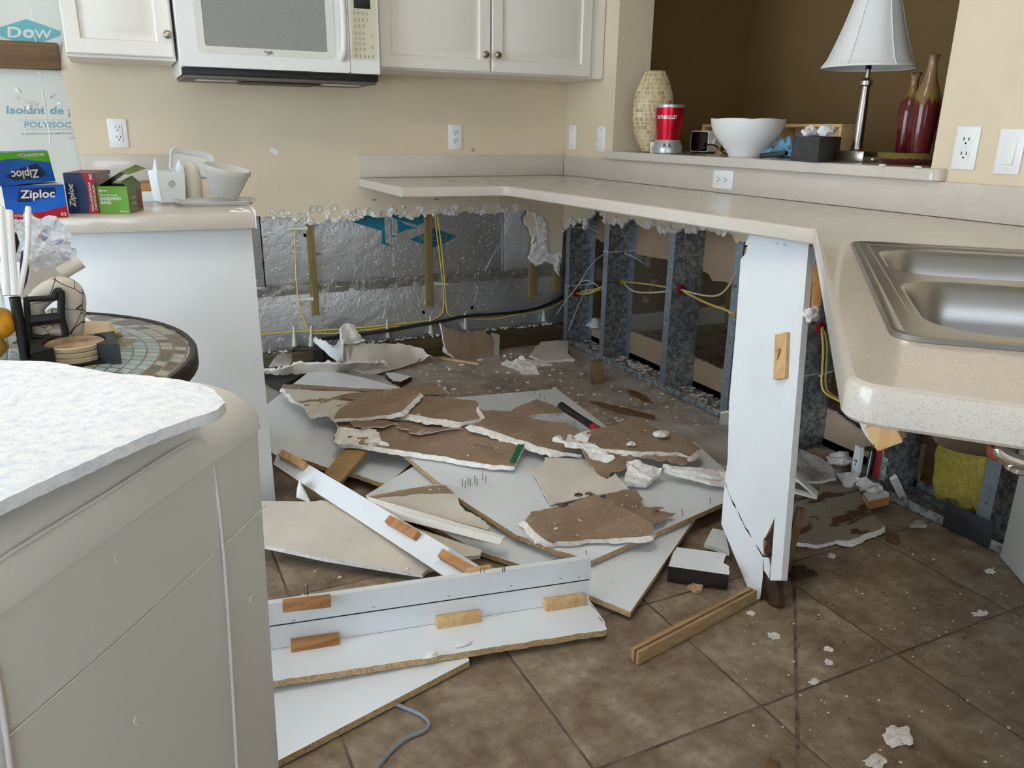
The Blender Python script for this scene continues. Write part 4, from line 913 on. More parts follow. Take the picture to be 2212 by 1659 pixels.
t, co, z = glaze('dish_glaze'); t.B(Base_Color=t.ramp(t.math('ADD', z, t.math('MULTIPLY', t.noise(60, co, 2), .012)), [(.0, srgb(84, 22, 26)), (.020, srgb(84, 22, 26)), (.024, srgb(120, 110, 46)), (.034, srgb(112, 98, 44))]), Roughness=.15)
pr = prof(B, [(1912, 2030, 360), (1900, 2040, 350), (1894, 2046, 340)]); r1 = pr[2][0] * .92
prop(MB().lathe([(r1 * .8, .003), (r1 * .93, .010), (r1, .036), (r1 * .97, .037), (r1 * .9, .012), (.0001, .010)], 48, B).build('dish', t.m, angle=50), 'round olive and burgundy glazed dish under the two bottle vases', 'dish')
prop(MB().box(-.02, 0, 0, .12, .03, .22, 0, .003, frame(B + side(B)[0] * .09 + side(B)[1] * .15, side(B)[0])).build('dark_frame', M_black), 'dark upright frame edge showing behind the taller bottle vase', 'frame')
for px, py in ((1906, 358), (1983, 362)):
    p = at(px, py, z=ZB); prop(MB().lathe([(.010, 0), (.010, .004), (.006, .005)], 14, p).build('felt_pad', M_white), 'small white pad on the ledge in front of the %s of the glazed dish' % ('left edge' if px < 1950 else 'middle'), 'pad', 'white pads')
# ================================================================== things on the worktop piece at left
ZL = .9125
Z4 = zf(0, 300, 6.703); ZC2 = zf(300, 300, 6.9125)
M_cblue = mottled('carton_blue', srgb(12, 88, 190), srgb(24, 110, 214), 8, .3); M_cnavy = plain('carton_navy', srgb(18, 44, 96), .35); M_cred = plain('carton_red', srgb(172, 18, 42), .35)
M_cgreen = plain('carton_lime', srgb(92, 184, 30), .35); M_cg2 = mottled('carton_green', srgb(96, 152, 46), srgb(108, 164, 54), 8, .4); M_cdark = plain('carton_dark_blue', srgb(28, 38, 70), .4); M_cbrown = plain('carton_maroon', srgb(112, 34, 38), .4)
M_card = plain('plain_card', srgb(196, 188, 172), .8); M_olive = plain('carton_olive', srgb(96, 116, 56), .4)
class Carton:
    def __init__(s, name, label, bl, br, up, dep, mats, group=None):
        """front face from bottom-left bl to bottom-right br, up = vector to the top edge, dep = vector into the depth"""
        s.bl, s.U, s.W, s.D = bl, br - bl, up, dep; n = s.U.cross(s.W).normalized(); s.n = n if n.dot(Vector(CAM) - bl) > 0 else -n
        s.t = thing(name, label, 'box', bl + s.U / 2 + dep / 2, group)
        q = [bl, bl + s.U, bl + s.U + dep, bl + dep]; v = q + [p + up for p in q]
        s.o = MB().add(v, [(0, 1, 5, 4), (1, 2, 6, 5), (2, 3, 7, 6), (3, 0, 4, 7), (4, 5, 6, 7), (3, 2, 1, 0)])
        s.o.M = [0, 1, 0, 1, 2, 0]; s.o = s.o.build('carton', mats, s.t)
    def f(s, u, v, k=.0006): return s.bl + s.U * u + s.W * v + s.n * k
    def r(s, u, v, k=.0006): return s.bl + s.U + s.D * u + s.W * v + s.U.normalized() * k
    def area(s, pts, mat, k=.0005, side='f', nm='print'):
        P = [getattr(s, side)(u, v, k) for u, v in pts]; return patch(P, mat, s.o, nm, 0)
    def word(s, w, u0, v0, u1, v1, mat, side='f', k=.0012, turn=0, shear=0, up=None):
        F = getattr(s, side); A = [F(u0, v0, k), F(u1, v0, k), F(u1, v1, k), F(u0, v1, k)]; A = A[turn:] + A[:turn]
        return text3(w, A[0], A[1], A[3], mat, s.o, 'lettering', .0002, font=.02, shear=shear)
def carton(name, label, tl, tr_, br, bl, z, depth, mats, back=None, zfn=Z4):
    b0, b1 = at(*zfn(*bl), z=z), at(*zfn(*br), z=z); pl = vplane((b0 + b1) / 2)
    h = ((at(*zfn(*tl), pl=pl).z + at(*zfn(*tr_), pl=pl).z) / 2) - z
    U = (b1 - b0).normalized(); D = Vector((-U.y, U.x, 0)); D = D if D.y > 0 else -D
    return Carton(name, label, b0, b1, Vector((0, 0, h)), D * depth, mats)
A_ = carton('bag_carton', 'blue and red carton of bags at the bottom of the stack, 52 on its corner', (30, 690), (905, 650), (995, 1130), (110, 1172), ZL, .10, [M_cblue, M_card, M_card])
A_.area([(0, 0), (1, 0), (1, .34), (.85, .30), (.6, .2), (.35, .17), (.15, .2), (0, .26)], M_cred)
A_.area([(.2, .52), (.27, .9), (.84, .93), (.86, .72), (.40, .50)], M_cnavy, .0008)
A_.word('Ziploc', .26, .54, .83, .86, M_white, shear=.1); A_.word('52', .87, .05, .97, .14, M_white); A_.word('STORAGE', .12, .06, .42, .14, M_white)
C_ = carton('bag_carton', 'dark blue and red carton standing on end beside the green box', (920, 495), (1385, 492), (1440, 1076), (1000, 1080), ZL, .17, [M_cnavy, M_cbrown, M_cbrown])
C_.area([(.60, 1), (1, 1), (1, 0), (.66, 0), (.72, .3), (.72, .62), (.66, .85)], M_cred)
C_.word('Ziploc', .08, .16, .33, .74, M_white, turn=1, shear=.1); C_.word('50', .83, .84, .93, .97, M_white, turn=1)
C_.word('PARA ALMACENAR', .77, .06, .85, .78, M_white, turn=1); C_.word('CUARTO DE GALON', .89, .08, .96, .70, M_white, turn=1)
C_.area([(.75, 1), (1, 1), (1, 0), (.75, 0)], M_cdark, side='r'); C_.word('Z', .8, .72, .95, .9, M_white, 'r')
# top carton lies upside down on the lower one
zt = A_.bl.z + A_.W.z
b0 = at(*Z4(-60, 690), z=zt + .004); b1 = at(*Z4(805, 612), z=zt + .004); pl = vplane((b0 + b1) / 2)
h = at(*Z4(752, 175), pl=vplane(b1)).z - zt - .004
U = (b1 - b0).normalized(); bk = at(*Z4(1095, 470), z=zt + .05); D = at(*Z4(1095, 470), z=zt + .004) - b1; D.z = 0; D.normalize(); D = (D * .75 + Vector((-U.y, U.x, 0)) * (.25 if -U.y * D.x + U.x * D.y > 0 else -.25) + U * .12).normalized()
B_ = Carton('bag_carton', 'blue and lime green carton lying upside down on top of the stack', b0, b1, Vector((0, 0, h)) - U * .012, D * .125, [M_cblue, M_cdark, M_cblue])
B_.area([(0, .68), (.1, .74), (.3, .8), (.5, .8), (.75, .7), (1, .62), (1, 1), (0, 1)], M_cgreen)
B_.area([(.75, .62), (.88, .30), (.72, .12), (.3, .14), (.18, .30), (.5, .52)], M_cnavy, .0008)
B_.word('Ziploc', .28, .16, .74, .52, M_white, turn=2, shear=.1); B_.word('SANDWICH', .47, .84, .92, .95, M_white, turn=2); B_.word('12', .02, .82, .12, .95, M_white, turn=2)
B_.area([(.72, 0), (1, 0), (1, 1), (.72, 1)], M_olive, side='r')
B_.area([(.56 + .16 * math.cos(a * PI / 8), .48 + .40 * math.sin(a * PI / 8)) for a in range(16)], plain('printed_bread', srgb(156, 118, 62), .5), .001, 'r'); B_.word('Ziploc', .1, .12, .26, .72, M_greyink, 'r', turn=1)
D_ = carton('sandwich_bag_box', 'open green box of sandwich bags at the right of the cartons', (1405, 685), (1845, 690), (1885, 1085), (1455, 1085), ZL, .115, [M_cg2, M_olive, M_hole])
D_.word('SANDWICH', .07, .5, .75, .62, M_white); D_.word('BAGS', .09, .36, .42, .48, M_white); D_.word('ASSORTED COLORS', .07, .66, .66, .71, M_white); D_.word('80 BAGS', .68, .06, .93, .11, M_white)
D_.area([(.1 + .035 * math.cos(a * PI / 6), .84 + .04 * math.sin(a * PI / 6)) for a in range(12)], M_white); D_.area([(.14, .825), (.33, .825), (.33, .855), (.14, .855)], M_white); D_.area([(.08, .745), (.15, .745), (.15, .76), (.08, .76)], M_white)
D_.area([(.62, .1), (.95, .06), (.95, .75), (.62, .8)], M_cbrown, side='r'); D_.word('SANDWICH', .2, .5, .55, .62, M_card, 'r'); D_.word('BAGS', .2, .3, .5, .42, M_card, 'r')
tl = D_.f(0, 1); trr = D_.f(1, 1); dd = D_.D
for P in ([tl, tl + dd * .98, tl + dd * .7 + Vector((.075, 0, .05)), tl + dd * .1 + Vector((.055, 0, .034))], [tl + dd * .7 + Vector((.075, 0, .05)), tl + dd * .1 + Vector((.055, 0, .034)), tl + dd * .1 + Vector((.075, 0, .028)), tl + dd * .7 + Vector((.1, 0, .04))], [trr, trr + dd, trr + dd * .9 + Vector((-.015, .0, .022)), trr + dd * .2 + Vector((-.02, 0, .012))]):
    n = (P[1] - P[0]).cross(P[2] - P[0]).normalized() * .0008
    MB().add(P + [p + n for p in P], [(0, 1, 2, 3), (7, 6, 5, 4), (0, 4, 5, 1), (1, 5, 6, 2), (2, 6, 7, 3), (3, 7, 4, 0)]).build('flap', M_olive, D_.t)
# clear plastic food containers
def clear(name, col, tr=.75, rough=.25): return plain(name, col, rough, 0, Transmission_Weight=tr, IOR=1.12)
M_clr = clear('clear_plastic', srgb(244, 246, 246), .6, .15); M_milky = clear('milky_plastic', srgb(240, 244, 244), .2, .35)
def rrect(w, d, r, z, T): return [T @ Vector((p.x, p.y, z)) for p in round_poly([V2(-w / 2, -d / 2), V2(w / 2, -d / 2), V2(w / 2, d / 2), V2(-w / 2, d / 2)], r, 4)]
def tub(name, label, mat, T, spec, th=.0022):
    """open tub: spec = (width, depth, corner, z) rings upwards"""
    rings = [rrect(*q, T) for q in spec] + [rrect(q[0] - 2 * th, q[1] - 2 * th, max(.002, q[2] - th), max(q[3], spec[0][3] + th), T) for q in spec[::-1]]
    n = len(rings[0]); mb = MB(); m = len(rings)
    mb.add([p for r in rings for p in r], [(k * n + i, k * n + (i + 1) % n, (k + 1) * n + (i + 1) % n, (k + 1) * n + i) for k in range(m - 1) for i in range(n)] + [list(range(n))[::-1], [(m - 1) * n + i for i in range(n)]])
    return prop(mb.build(name, mat, angle=40), label, 'container', 'plastic food containers')
p = at(*ZC2(470, 965), z=ZL); rt, aw = side(p)
tray_c = at(*ZC2(1180, 1000), z=ZL) + aw * .07
Tt = frame(tray_c, rt)
tub('container_lid', 'flat clear lid lying under the round container on the worktop piece', M_clr, Tt, [(.20, .13, .03, 0), (.205, .135, .03, .008), (.23, .16, .035, .010), (.23, .16, .035, .0125)])
# square milky scoop with hole in its front
pl = vplane(p); z1 = at(*ZC2(440, 510), pl=pl).z; zp = at(*ZC2(230, 290), pl=pl).z
w = (at(*ZC2(665, 760), pl=pl) - at(*ZC2(240, 760), pl=pl)).length
Tq = frame(p + rt * -.0 + aw * .06 + Vector((0, 0, .002)), rt * .97 + aw * .22)
sc = thing('square_container', 'milky square plastic container with a round hole in its front', 'container', p, 'plastic food containers')
hq = z1 - ZL
fr_ = round_poly([V2(-w / 2 + .006, 0), V2(w / 2 - .006, 0), V2(w / 2, hq), V2(-w / 2, hq)], .006, 3); ho = [V2(.0 + .011 * math.cos(a * PI / 10), hq * .62 + .011 * math.sin(a * PI / 10)) for a in range(20)]
cv, fs = fill([fr_, ho]); dq = .075
mb = MB(); mb.add([Tq @ Vector((v.x, -dq * .6, v.y)) for v in cv] + [Tq @ Vector((v.x, -dq * .6 + .002, v.y)) for v in cv], [f for f in fs] + [tuple(i + len(cv) for i in f)[::-1] for f in fs]); mb.build('front_wall', M_milky, sc)
hp = zp - ZL
for sx in (-1, 1):
    mb = MB(); prs = [(0, 0), (dq * 1.5, 0), (dq * 1.5, hq), (dq * .6, hq * 1.06), (0, hp)] if sx < 0 else [(0, 0), (dq * 1.5, 0), (dq * 1.5, hq), (dq * .7, hq + (hp - hq) * .8), (0, hq * 1.02)]
    mb.add([Tq @ Vector((sx * (w / 2 - (.006 if z < .01 else 0)) + k, -dq * .6 + y, z)) for k in (0, .002) for y, z in prs], [(0, 1, 2, 3, 4), (9, 8, 7, 6, 5)] + [(i, (i + 1) % 5, 5 + (i + 1) % 5, 5 + i) for i in range(5)]); mb.build('side_wall', M_milky, sc)
MB().box(-w / 2 + .006, -dq * .6, 0, w / 2 - .006, dq * .9, .003, 0, .001, Tq).build('bottom', M_milky, sc); MB().box(-w / 2 + .004, dq * .88, 0, w / 2 - .004, dq * .9, hq, 0, .0008, Tq).build('back_wall', M_milky, sc)
MB().lathe([(.0115, 0), (.013, .001), (.0125, .0025), (.011, .0025)], 20, T=Tq @ Matrix.Translation((0, -dq * .6 - .001, hq * .62)) @ Matrix.Rotation(PI / 2, 4, 'X'), cap=False).build('hole_rim', M_milky, sc)
# tilted rectangular lid behind
q = at(*ZC2(790, 470), pl=vplane(p + aw * .16)); Tl = frame(q + Vector((0, 0, .012)), rt * .97 + Vector((0, 0, -.18)), (aw * -.75 + Vector((0, 0, .62)) + rt * .25))
tub('rectangular_lid', 'clear rectangular lid leaning at the back of the plastic containers', M_clr, Tl, [(.115, .085, .018, 0), (.118, .088, .018, .01), (.125, .095, .02, .011), (.13, .10, .02, .02), (.126, .096, .02, .022)])
# upright milky jar and round tub
b = at(*ZC2(850, 950), z=ZL) + aw * .085; pr = prof(b, [(*[ZC2(u, 0)[0] for u in (720, 985)], ZC2(0, 940)[1]), (*[ZC2(u, 0)[0] for u in (715, 985)], ZC2(0, 640)[1]), (*[ZC2(u, 0)[0] for u in (735, 975)], ZC2(0, 470)[1]), (*[ZC2(u, 0)[0] for u in (770, 940)], ZC2(0, 385)[1]), (*[ZC2(u, 0)[0] for u in (830, 890)], ZC2(0, 352)[1])])
prop(MB().lathe([(r, z - b.z) for r, z in pr] + [(.0001, pr[-1][1] - b.z + .001)], 24, b).build('milky_jar', clear('yellowed_plastic', srgb(234, 228, 210), .2, .4), angle=60), 'milky dome-topped plastic jar between the square container and the round tub', 'container', 'plastic food containers')
b = at(*ZC2(1300, 955), z=ZL + .0035) + aw * .055; s = Mp(b)
ax = (Vector((0, 0, 1)) + rt * .20 - aw * .12).normalized(); Tr = frame(b + Vector((0, 0, .016)), rt - Vector((0, 0, .2)), ax)
R0, R1, H = 175 / 6.9125 * s, 305 / 6.9125 * s, 390 / 6.9125 * s
prop(MB().lathe([(R0, 0), (R0 * 1.04, .003), (R1 * .93, H * .8), (R1, H * .86), (R1, H), (R1 - .003, H), (R1 * .93 - .002, H * .8), (R0, .004)], 36, T=Tr).build('round_tub', clear('round_tub_plastic', srgb(236, 234, 230), .4, .25), angle=45), 'round translucent tub tilted at the right of the plastic containers', 'container', 'plastic food containers')
a = at(*ZC2(1370, 1080), z=ZL + .002); c = at(*ZC2(1660, 1085), z=ZL + .002); mid = at(*ZC2(1500, 1040), z=ZL + .006)
prop(MB().tube([a, mid, c, a.lerp(c, .5) + Vector((0, -.012, 0)), a + Vector((0, -.004, 0))], .0022, 6, closed=True, smooth=0).build('plastic_loop', M_white), 'small white plastic loop lying near the front corner of the worktop piece', 'plastic scrap')
# ================================================================== mosaic table and what stands on it
TC, TRr, TZ = V2(-2.46, -2.165), .45, .74
tbl = thing('mosaic_table', 'round bistro table with a blue and brown mosaic top in front of the white cabinet', 'table', (TC.x, TC.y, 0))
M_mtop = NT('mosaic_top'); t = M_mtop
co = t.coord(); sp_ = t.n('ShaderNodeSeparateXYZ'); t.t.links.new(co, sp_.inputs[0])
x_, y_ = sp_.outputs[0], sp_.outputs[1]
ang = t.math('ARCTAN2', y_, x_); rad = t.math('SQRT', t.math('ADD', t.math('MULTIPLY', x_, x_), t.math('MULTIPLY', y_, y_)))
ring = t.math('MULTIPLY', rad, 44.0); k = t.math('FLOOR', ring); seg = t.math('ADD', t.math('MULTIPLY', ang, t.math('ADD', t.math('MULTIPLY', k, .82), 1.0)), t.math('MULTIPLY', ring, .5))
fr1 = t.math('FRACT', ring); fr2 = t.math('FRACT', seg)
e = t.math('MINIMUM', t.math('MINIMUM', fr1, t.math('SUBTRACT', 1.0, fr1)), t.math('MINIMUM', fr2, t.math('SUBTRACT', 1.0, fr2)))
cm = t.n('ShaderNodeCombineXYZ'); t.set(cm.inputs[0], k); t.set(cm.inputs[1], t.math('FLOOR', seg)); wn_ = t.n('ShaderNodeTexWhiteNoise'); t.t.links.new(cm.outputs[0], wn_.inputs[0])
blue = t.ramp(wn_.outputs[0], [(.0, srgb(128, 152, 156)), (.5, srgb(160, 178, 178)), (1.0, srgb(112, 128, 130))]); brown = t.ramp(wn_.outputs[0], [(.0, srgb(92, 74, 56)), (.6, srgb(120, 98, 74)), (1.0, srgb(70, 58, 50))])
patt = t.math('GREATER_THAN', t.noise(6.5, co, 1), .56); rim_ = t.math('GREATER_THAN', rad, .385)
cc = t.mix(patt, blue, brown); cc = t.mix(rim_, cc, t.ramp(wn_.outputs[0], [(.45, srgb(74, 66, 58)), (.5, srgb(150, 152, 140))])); cc = t.mix(t.math('LESS_THAN', e, .07), cc, srgb(112, 92, 66))
t.B(Base_Color=cc, Roughness=.22); M_mtop = t.m
top = MB().lathe([(TRr - .012, -.004), (TRr - .012, 0), (.0001, 0)], 72, (TC.x, TC.y, TZ)); o = top.build('mosaic_top', M_mtop, tbl)
M_iron = plain('dark_iron', srgb(40, 34, 30), .45, .3)
MB().lathe([(TRr - .013, .001), (TRr - .004, .003), (TRr, -.002), (TRr, -.026), (TRr - .004, -.03), (.02, -.03)], 72, (TC.x, TC.y, TZ), cap=False).build('rim', M_iron, tbl)
MB().lathe([(.03, 0), (.022, .05), (.02, .4), (.03, .70)], 20, (TC.x, TC.y, .01)).build('pedestal', M_iron, tbl)
for k in range(3):
    a = k * 2 * PI / 3 + .4; c, s_ = math.cos(a), math.sin(a)
    MB().tube([(TC.x + c * .02, TC.y + s_ * .02, .30), (TC.x + c * .12, TC.y + s_ * .12, .20), (TC.x + c * .24, TC.y + s_ * .24, .04), (TC.x + c * .30, TC.y + s_ * .30, .012)], .012, 10, smooth=2).build('leg', M_iron, tbl)
ZK = zf(0, 420, 4.1469)
def tk(u, v, dz=0): return at(*ZK(u, v), z=TZ + dz)
# coasters in a black holder
c0 = tk(700, 1590) + Vector((0, .045, 0)); rt, aw = side(c0); s = Mp(c0); c0 = at(*ZK(705, 1545), z=TZ) ; rt, aw = side(c0)
ch = thing('coaster_holder', 'black holder with two thick side blocks around round coasters on the mosaic table', 'holder', c0)
c0 = c0 + aw * .045
MB().lathe([(.062, .001), (.062, .005), (.0001, .005)], 4, T=frame(c0, rt) @ Matrix.Rotation(PI / 4, 4, 'Z')).build('base', M_black, ch)
for sx in (-1, 1):
    a = c0 + rt * (sx * .052); mb = MB()
    arc = [V2(sx * .046 + 0 * j, 0) for j in range(0)]
    outp = [V2(sx * .066, -.062), V2(sx * .066, .045)] + [V2(sx * .049 * math.cos(b), .049 * math.sin(b)) for b in np.linspace(.85, -.85, 9)]
    mb.prism(outp, .001, .036, 0, frame(c0, rt)); mb.build('side_block', M_black, ch)
M_marb = mottled('brown_marble', srgb(120, 92, 68), srgb(178, 150, 118), 18, .25)
for k in range(3):
    z = TZ + .0062 + k * .0095
    o = MB().lathe([(.046, 0), (.0465, .002), (.0465, .007), (.045, .0085), (.0001, .0085)], 40, (c0.x, c0.y, z)).build('coaster', [plain('cream_stone', srgb(206, 184, 152), .5), M_marb]) if k < 2 else MB().lathe([(.046, 0), (.0465, .002), (.0465, .007), (.045, .0085)], 40, (c0.x, c0.y, z), cap=False).lathe([(.045, .0085), (.0001, .0086)], 40, (c0.x, c0.y, z), 1, cap=False).build('coaster', [MATS.get('c') or plain('cream_stone', srgb(206, 184, 152), .5), M_marb])
    prop(o, ('round cream coaster at the bottom of the coaster stack', 'middle round cream coaster of the stack in the black holder', 'top coaster of the stack with a brown marbled face')[k], 'coaster', 'coasters')
# miniature black chair frame draped with a patterned cloth
g0 = tk(225, 1480); rt, aw = side(g0); s = Mp(g0); cf = thing('chair_shaped_stand', 'small black chair-shaped stand on the mosaic table', 'stand', g0); pl = vplane(g0)
def kp(u, v, back=0): return at(*ZK(u, v), pl=vplane(g0 + aw * back))
for a, b, r in (((275, 1440), (235, 925), .005),):
    MB().tube([kp(*a), kp(*b)], r, 8).build('post', M_black, cf)
for u0, v0, u1, v1, w in ((230, 940, 520, 925, .005), (265, 1135, 545, 1105, .010), (305, 1335, 590, 1300, .004), (225, 1270, 600, 1290, .004)):
    MB().tube([kp(u0, v0), kp(u1, v1)], w, 8).build('rail', M_black, cf)
MB().tube([kp(495, 930), kp(500, 880), kp(525, 860), kp(550, 880), kp(545, 1100), kp(580, 1200), kp(595, 1340)], .0065, 8, smooth=1).build('post', M_black, cf)
MB().tube([kp(230, 930, .06), kp(545, 900, .06)], .005, 8).build('rail', M_black, cf)
M_cloth = NT('printed_cloth'); t = M_cloth; co = t.coord(); v = t.n('ShaderNodeTexVoronoi'); v.feature = 'DISTANCE_TO_EDGE'; t.t.links.new(co, v.inputs['Vector']); v.inputs['Scale'].default_value = 26
t.B(Base_Color=t.mix(t.math('LESS_THAN', v.outputs['Distance'], .018), srgb(205, 196, 182), srgb(70, 64, 62)), Roughness=.95); M_cloth = t.m
pts = [(340, 1330), (300, 1100), (290, 1000), (400, 890), (520, 830), (610, 850), (655, 930), (660, 1050), (655, 1200), (650, 1310)]
mb = MB().tube([kp(u, v, .035) for u, v in pts], [.012, .02, .018, .018, .02, .022, .022, .02, .018, .012], 12, smooth=2)
prop(mb.build('cloth', M_cloth, angle=70), 'cream cloth with dark line pattern draped over the black chair-shaped stand', 'cloth')
prop(MB().blob(kp(450, 1250, .05), (.05, .03, .02), 0, .5, 5, 3).blob(kp(520, 1180, .07), (.03, .03, .03), 0, .5, 6, 3).build('cloth', M_cloth, angle=70), 'folded end of patterned cloth lying under the black chair-shaped stand', 'cloth')
p = tk(800, 1290); prop(MB().blob((p.x, p.y, TZ + .012), (.055, .05, .018), 0, .35, 9, 3).build('cloth', plain('beige_cloth', srgb(200, 180, 150), .95), angle=70), 'small beige cloth heap behind the coasters', 'cloth')
P, o = poly(ZK, '690 1085, 740 1080, 865 1165, 790 1185, 695 1205', z=TZ + .004)
prop(sheet('card', (P, o), .002, [M_white, M_card, M_white], jag=0, res=0), 'white card lying near the back edge of the mosaic table', 'card')
# bag, paper roll, cutlery and straws behind the stand
M_bag = clear('crinkled_bag', srgb(242, 243, 246), .78, .22)
g1 = g0 + aw * .08
def bp(u, v): return at(*ZK(u, v), pl=vplane(g1))
bm = bmesh.new(); bmesh.ops.create_icosphere(bm, subdivisions=4, radius=1)
c = bp(330, 430)
for v in bm.verts:
    k = 1 + .55 * noise.noise(v.co * 3.1 + Vector((3, 1, 2))) + .22 * noise.noise(v.co * 9); v.co = c + rt * (v.co.x * .048 * k) + aw * (v.co.y * .03 * k) + Vector((0, 0, v.co.z * .042 * k))
prop(MB().bm(bm).build('plastic_bag', M_bag, angle=20), 'crinkled clear plastic bag bunched above the paper towel on the mosaic table', 'bag')
M_paper = mottled('cream_paper', srgb(222, 210, 192), srgb(230, 220, 204), 8, .9)
P, o = poly(ZK, '200 700, 300 560, 400 500, 560 560, 640 600, 680 575, 745 640, 560 725, 520 760, 400 860, 240 920, 150 980', pl=vplane(g1 + aw * .05))
prop(sheet('paper_towel', (P, o), .03, [M_paper, M_paper, M_paper], jag=0, res=.03, wave=.012, up=tuple(-aw)), 'crumpled cream paper towel standing behind the black stand', 'paper')
MB_ = MB().tube([bp(540, 710), bp(725, 600)], .013, 16); prop(MB_.build('paper_roll', M_paper), 'rolled cream paper corner sticking out to the right of the paper towel', 'paper')
for k, (a, b, r, lab) in enumerate((((130, 905), (75, 140), .007, 'middle white plastic utensil handle standing at the left edge'), ((60, 905), (5, 110), .006, 'white plastic utensil handle cut by the left edge of the picture'), ((170, 905), (255, 110), .005, 'right-hand white plastic utensil handle leaning towards the cartons'))):
    A, E = at(*ZK(*a), pl=vplane(g0 - aw * .02)), at(*ZK(*b), pl=vplane(g0 + aw * .02))
    prop(MB().tube([A, A.lerp(E, .5) + rt * (.006 if k == 2 else 0), A.lerp(E, .96), E], [r, r * .9, r, r * .8], 10, smooth=1).build('plastic_utensil', M_white), lab, 'utensil', 'white plastic utensils')
fk = MB(); P, o = poly(ZK, '185 850, 175 720, 180 600, 190 510, 205 500, 208 580, 222 590, 225 500, 240 500, 243 590, 255 600, 262 680, 240 790, 215 850', pl=vplane(g0))
prop(sheet('fork', (P, o), .003, [plain('navy_plastic', srgb(34, 40, 66), .3)] * 3, jag=0, res=0, up=tuple(-aw)), 'dark blue plastic fork between the white utensil handles', 'fork')
P, o = poly(ZK, '0 480, 60 380, 110 340, 150 350, 175 430, 150 520, 80 560, 0 600', pl=vplane(g0 + aw * .03))
prop(sheet('ladle', (P, o), .02, [M_black] * 3, jag=0, res=.03, up=tuple(-aw), wave=.01), 'black ladle bowl behind the white utensil handles at the left edge', 'ladle')
ut = at(*ZK(235, 1480), z=TZ); utr = prof(ut, [(*[ZK(u, 0)[0] for u in (185, 290)], ZK(0, 1470)[1]), (*[ZK(u, 0)[0] for u in (162, 235)], ZK(0, 915)[1])]); ht = utr[1][1] - TZ
prop(MB().lathe([(utr[0][0], .001), (utr[0][0] * .96, ht * .5), (utr[0][0], ht), (utr[0][0] * .85, ht), (utr[0][0] * .85, .004)], 24, ut).build('utensil_crock', M_black, angle=50), 'black cylinder holder at the left of the chair-shaped stand', 'holder')
# glass jar with oranges
jb = at(*ZK(-60, 1500), z=TZ); jb = jb; rt, aw = side(jb)
gl = [(ZK(a, 0)[0], ZK(b, 0)[0], ZK(0, v)[1]) for a, b, v in ((-210, 85, 1500), (-230, 120, 1350), (-255, 150, 1150), (-262, 160, 950), (-250, 150, 780), (-215, 115, 620), (-150, 45, 530), (-120, 10, 505))]
pr = prof(jb, gl); pr2 = [(r, z - jb.z) for r, z in pr]; pr2[0] = (pr2[0][0], .001)
prop(MB().lathe([(.0001, .001)] + pr2 + [(r - .003, z) for r, z in pr2[::-1]] + [(.0001, .004)], 40, jb, cap=False).build('glass_jar', clear('jar_glass', srgb(244, 250, 248), .98, .02), angle=60), 'large glass jar of oranges cut by the left edge of the picture', 'jar')
M_or = mottled('orange_peel', srgb(238, 160, 20), srgb(246, 176, 40), 60, .45, bump=.25, bscale=260)
for k, (u, v, r) in enumerate(((-10, 1150, 118), (-55, 1415, 92), (-195, 1255, 78))):
    b = at(*ZK(u, v), pl=vplane(jb)); rr_ = r / 4.1469 * Mp(b)
    prop(MB().blob((b.x, b.y, max(b.z, TZ + rr_ + .006)), (rr_,) * 3, 0, .02, k, 4).build('orange', M_or, angle=80), ('orange showing through the side of the glass jar at the left edge', 'orange at the bottom of the glass jar at the left edge', 'orange at the back of the glass jar')[k], 'orange', 'oranges in the jar')
# ================================================================== white appliance in the foreground
ap = thing('appliance', 'white plastic appliance with rounded edges close up at the lower left', 'appliance', (-2.2, -2.9, 0))
AC = Vector((-1.974, -2.763, 0)); Ad = Vector((-.60, -.80, 0)); Ae = Vector((-.80, .60, 0)); ZA = .86
def apt(d, e, z): return AC + Ad * d + Ae * e + Vector((0, 0, z))
M_app = plain('appliance_white', srgb(226, 224, 219), .38, Subsurface_Weight=.0)
Ta = Matrix(((Ad.x, Ae.x, 0, AC.x), (Ad.y, Ae.y, 0, AC.y), (0, 0, 1, 0), (0, 0, 0, 1)))
def ringa(d0, z, r): return [Ta @ Vector((p.x, p.y, z)) for p in round_poly([V2(d0, d0), V2(.70 - d0, d0), V2(.70 - d0, .33 - d0), V2(d0, .33 - d0)], r, 6)]
mb = MB(); Rg = [ringa(.018, .0, .02), ringa(.005, .70, .02), ringa(.003, .785, .02), ringa(.0005, .78, .02), ringa(.001, .796, .021), ringa(.006, .812, .024), ringa(.016, .827, .028), ringa(.031, .839, .03), ringa(.050, .846, .03), ringa(.072, .849, .03)]
n = len(Rg[0]); mb.add([p for r in Rg for p in r], [(k * n + i, k * n + (i + 1) % n, (k + 1) * n + (i + 1) % n, (k + 1) * n + i) for k in range(len(Rg) - 1) for i in range(n)] + [list(range(n))[::-1], [(len(Rg) - 1) * n + i for i in range(n)]])
mb.build('body', M_app, ap, angle=60)
def face(px, py):
    """point on the long side facing the viewer"""
    nrm = np.array((-Ae.x, -Ae.y, .02)); return at(px, py, pl=(tuple(apt(0, .005, .79)), nrm))
def face_tube(pts, r, nm): return MB().tube([face(*q) for q in pts], r, 8, smooth=2).build(nm, M_app, ap, angle=70)
face_tube([(-60, 1250), (60, 1170), (250, 1055), (380, 970), (430, 945), (452, 962), (470, 1060), (490, 1270), (512, 1659), (520, 1800)], .0020, 'panel_rib')
face_tube([(-10, 1440), (12, 1580), (30, 1720)], .0024, 'panel_rib')
face_tube([(20, 1590), (240, 1400), (460, 1200)], .0009, 'reflection_line'); face_tube([(488, 1174), (560, 1105), (572, 1093)], .0009, 'reflection_line')  # diagonal reflection across the side, shaped as thin raised lines
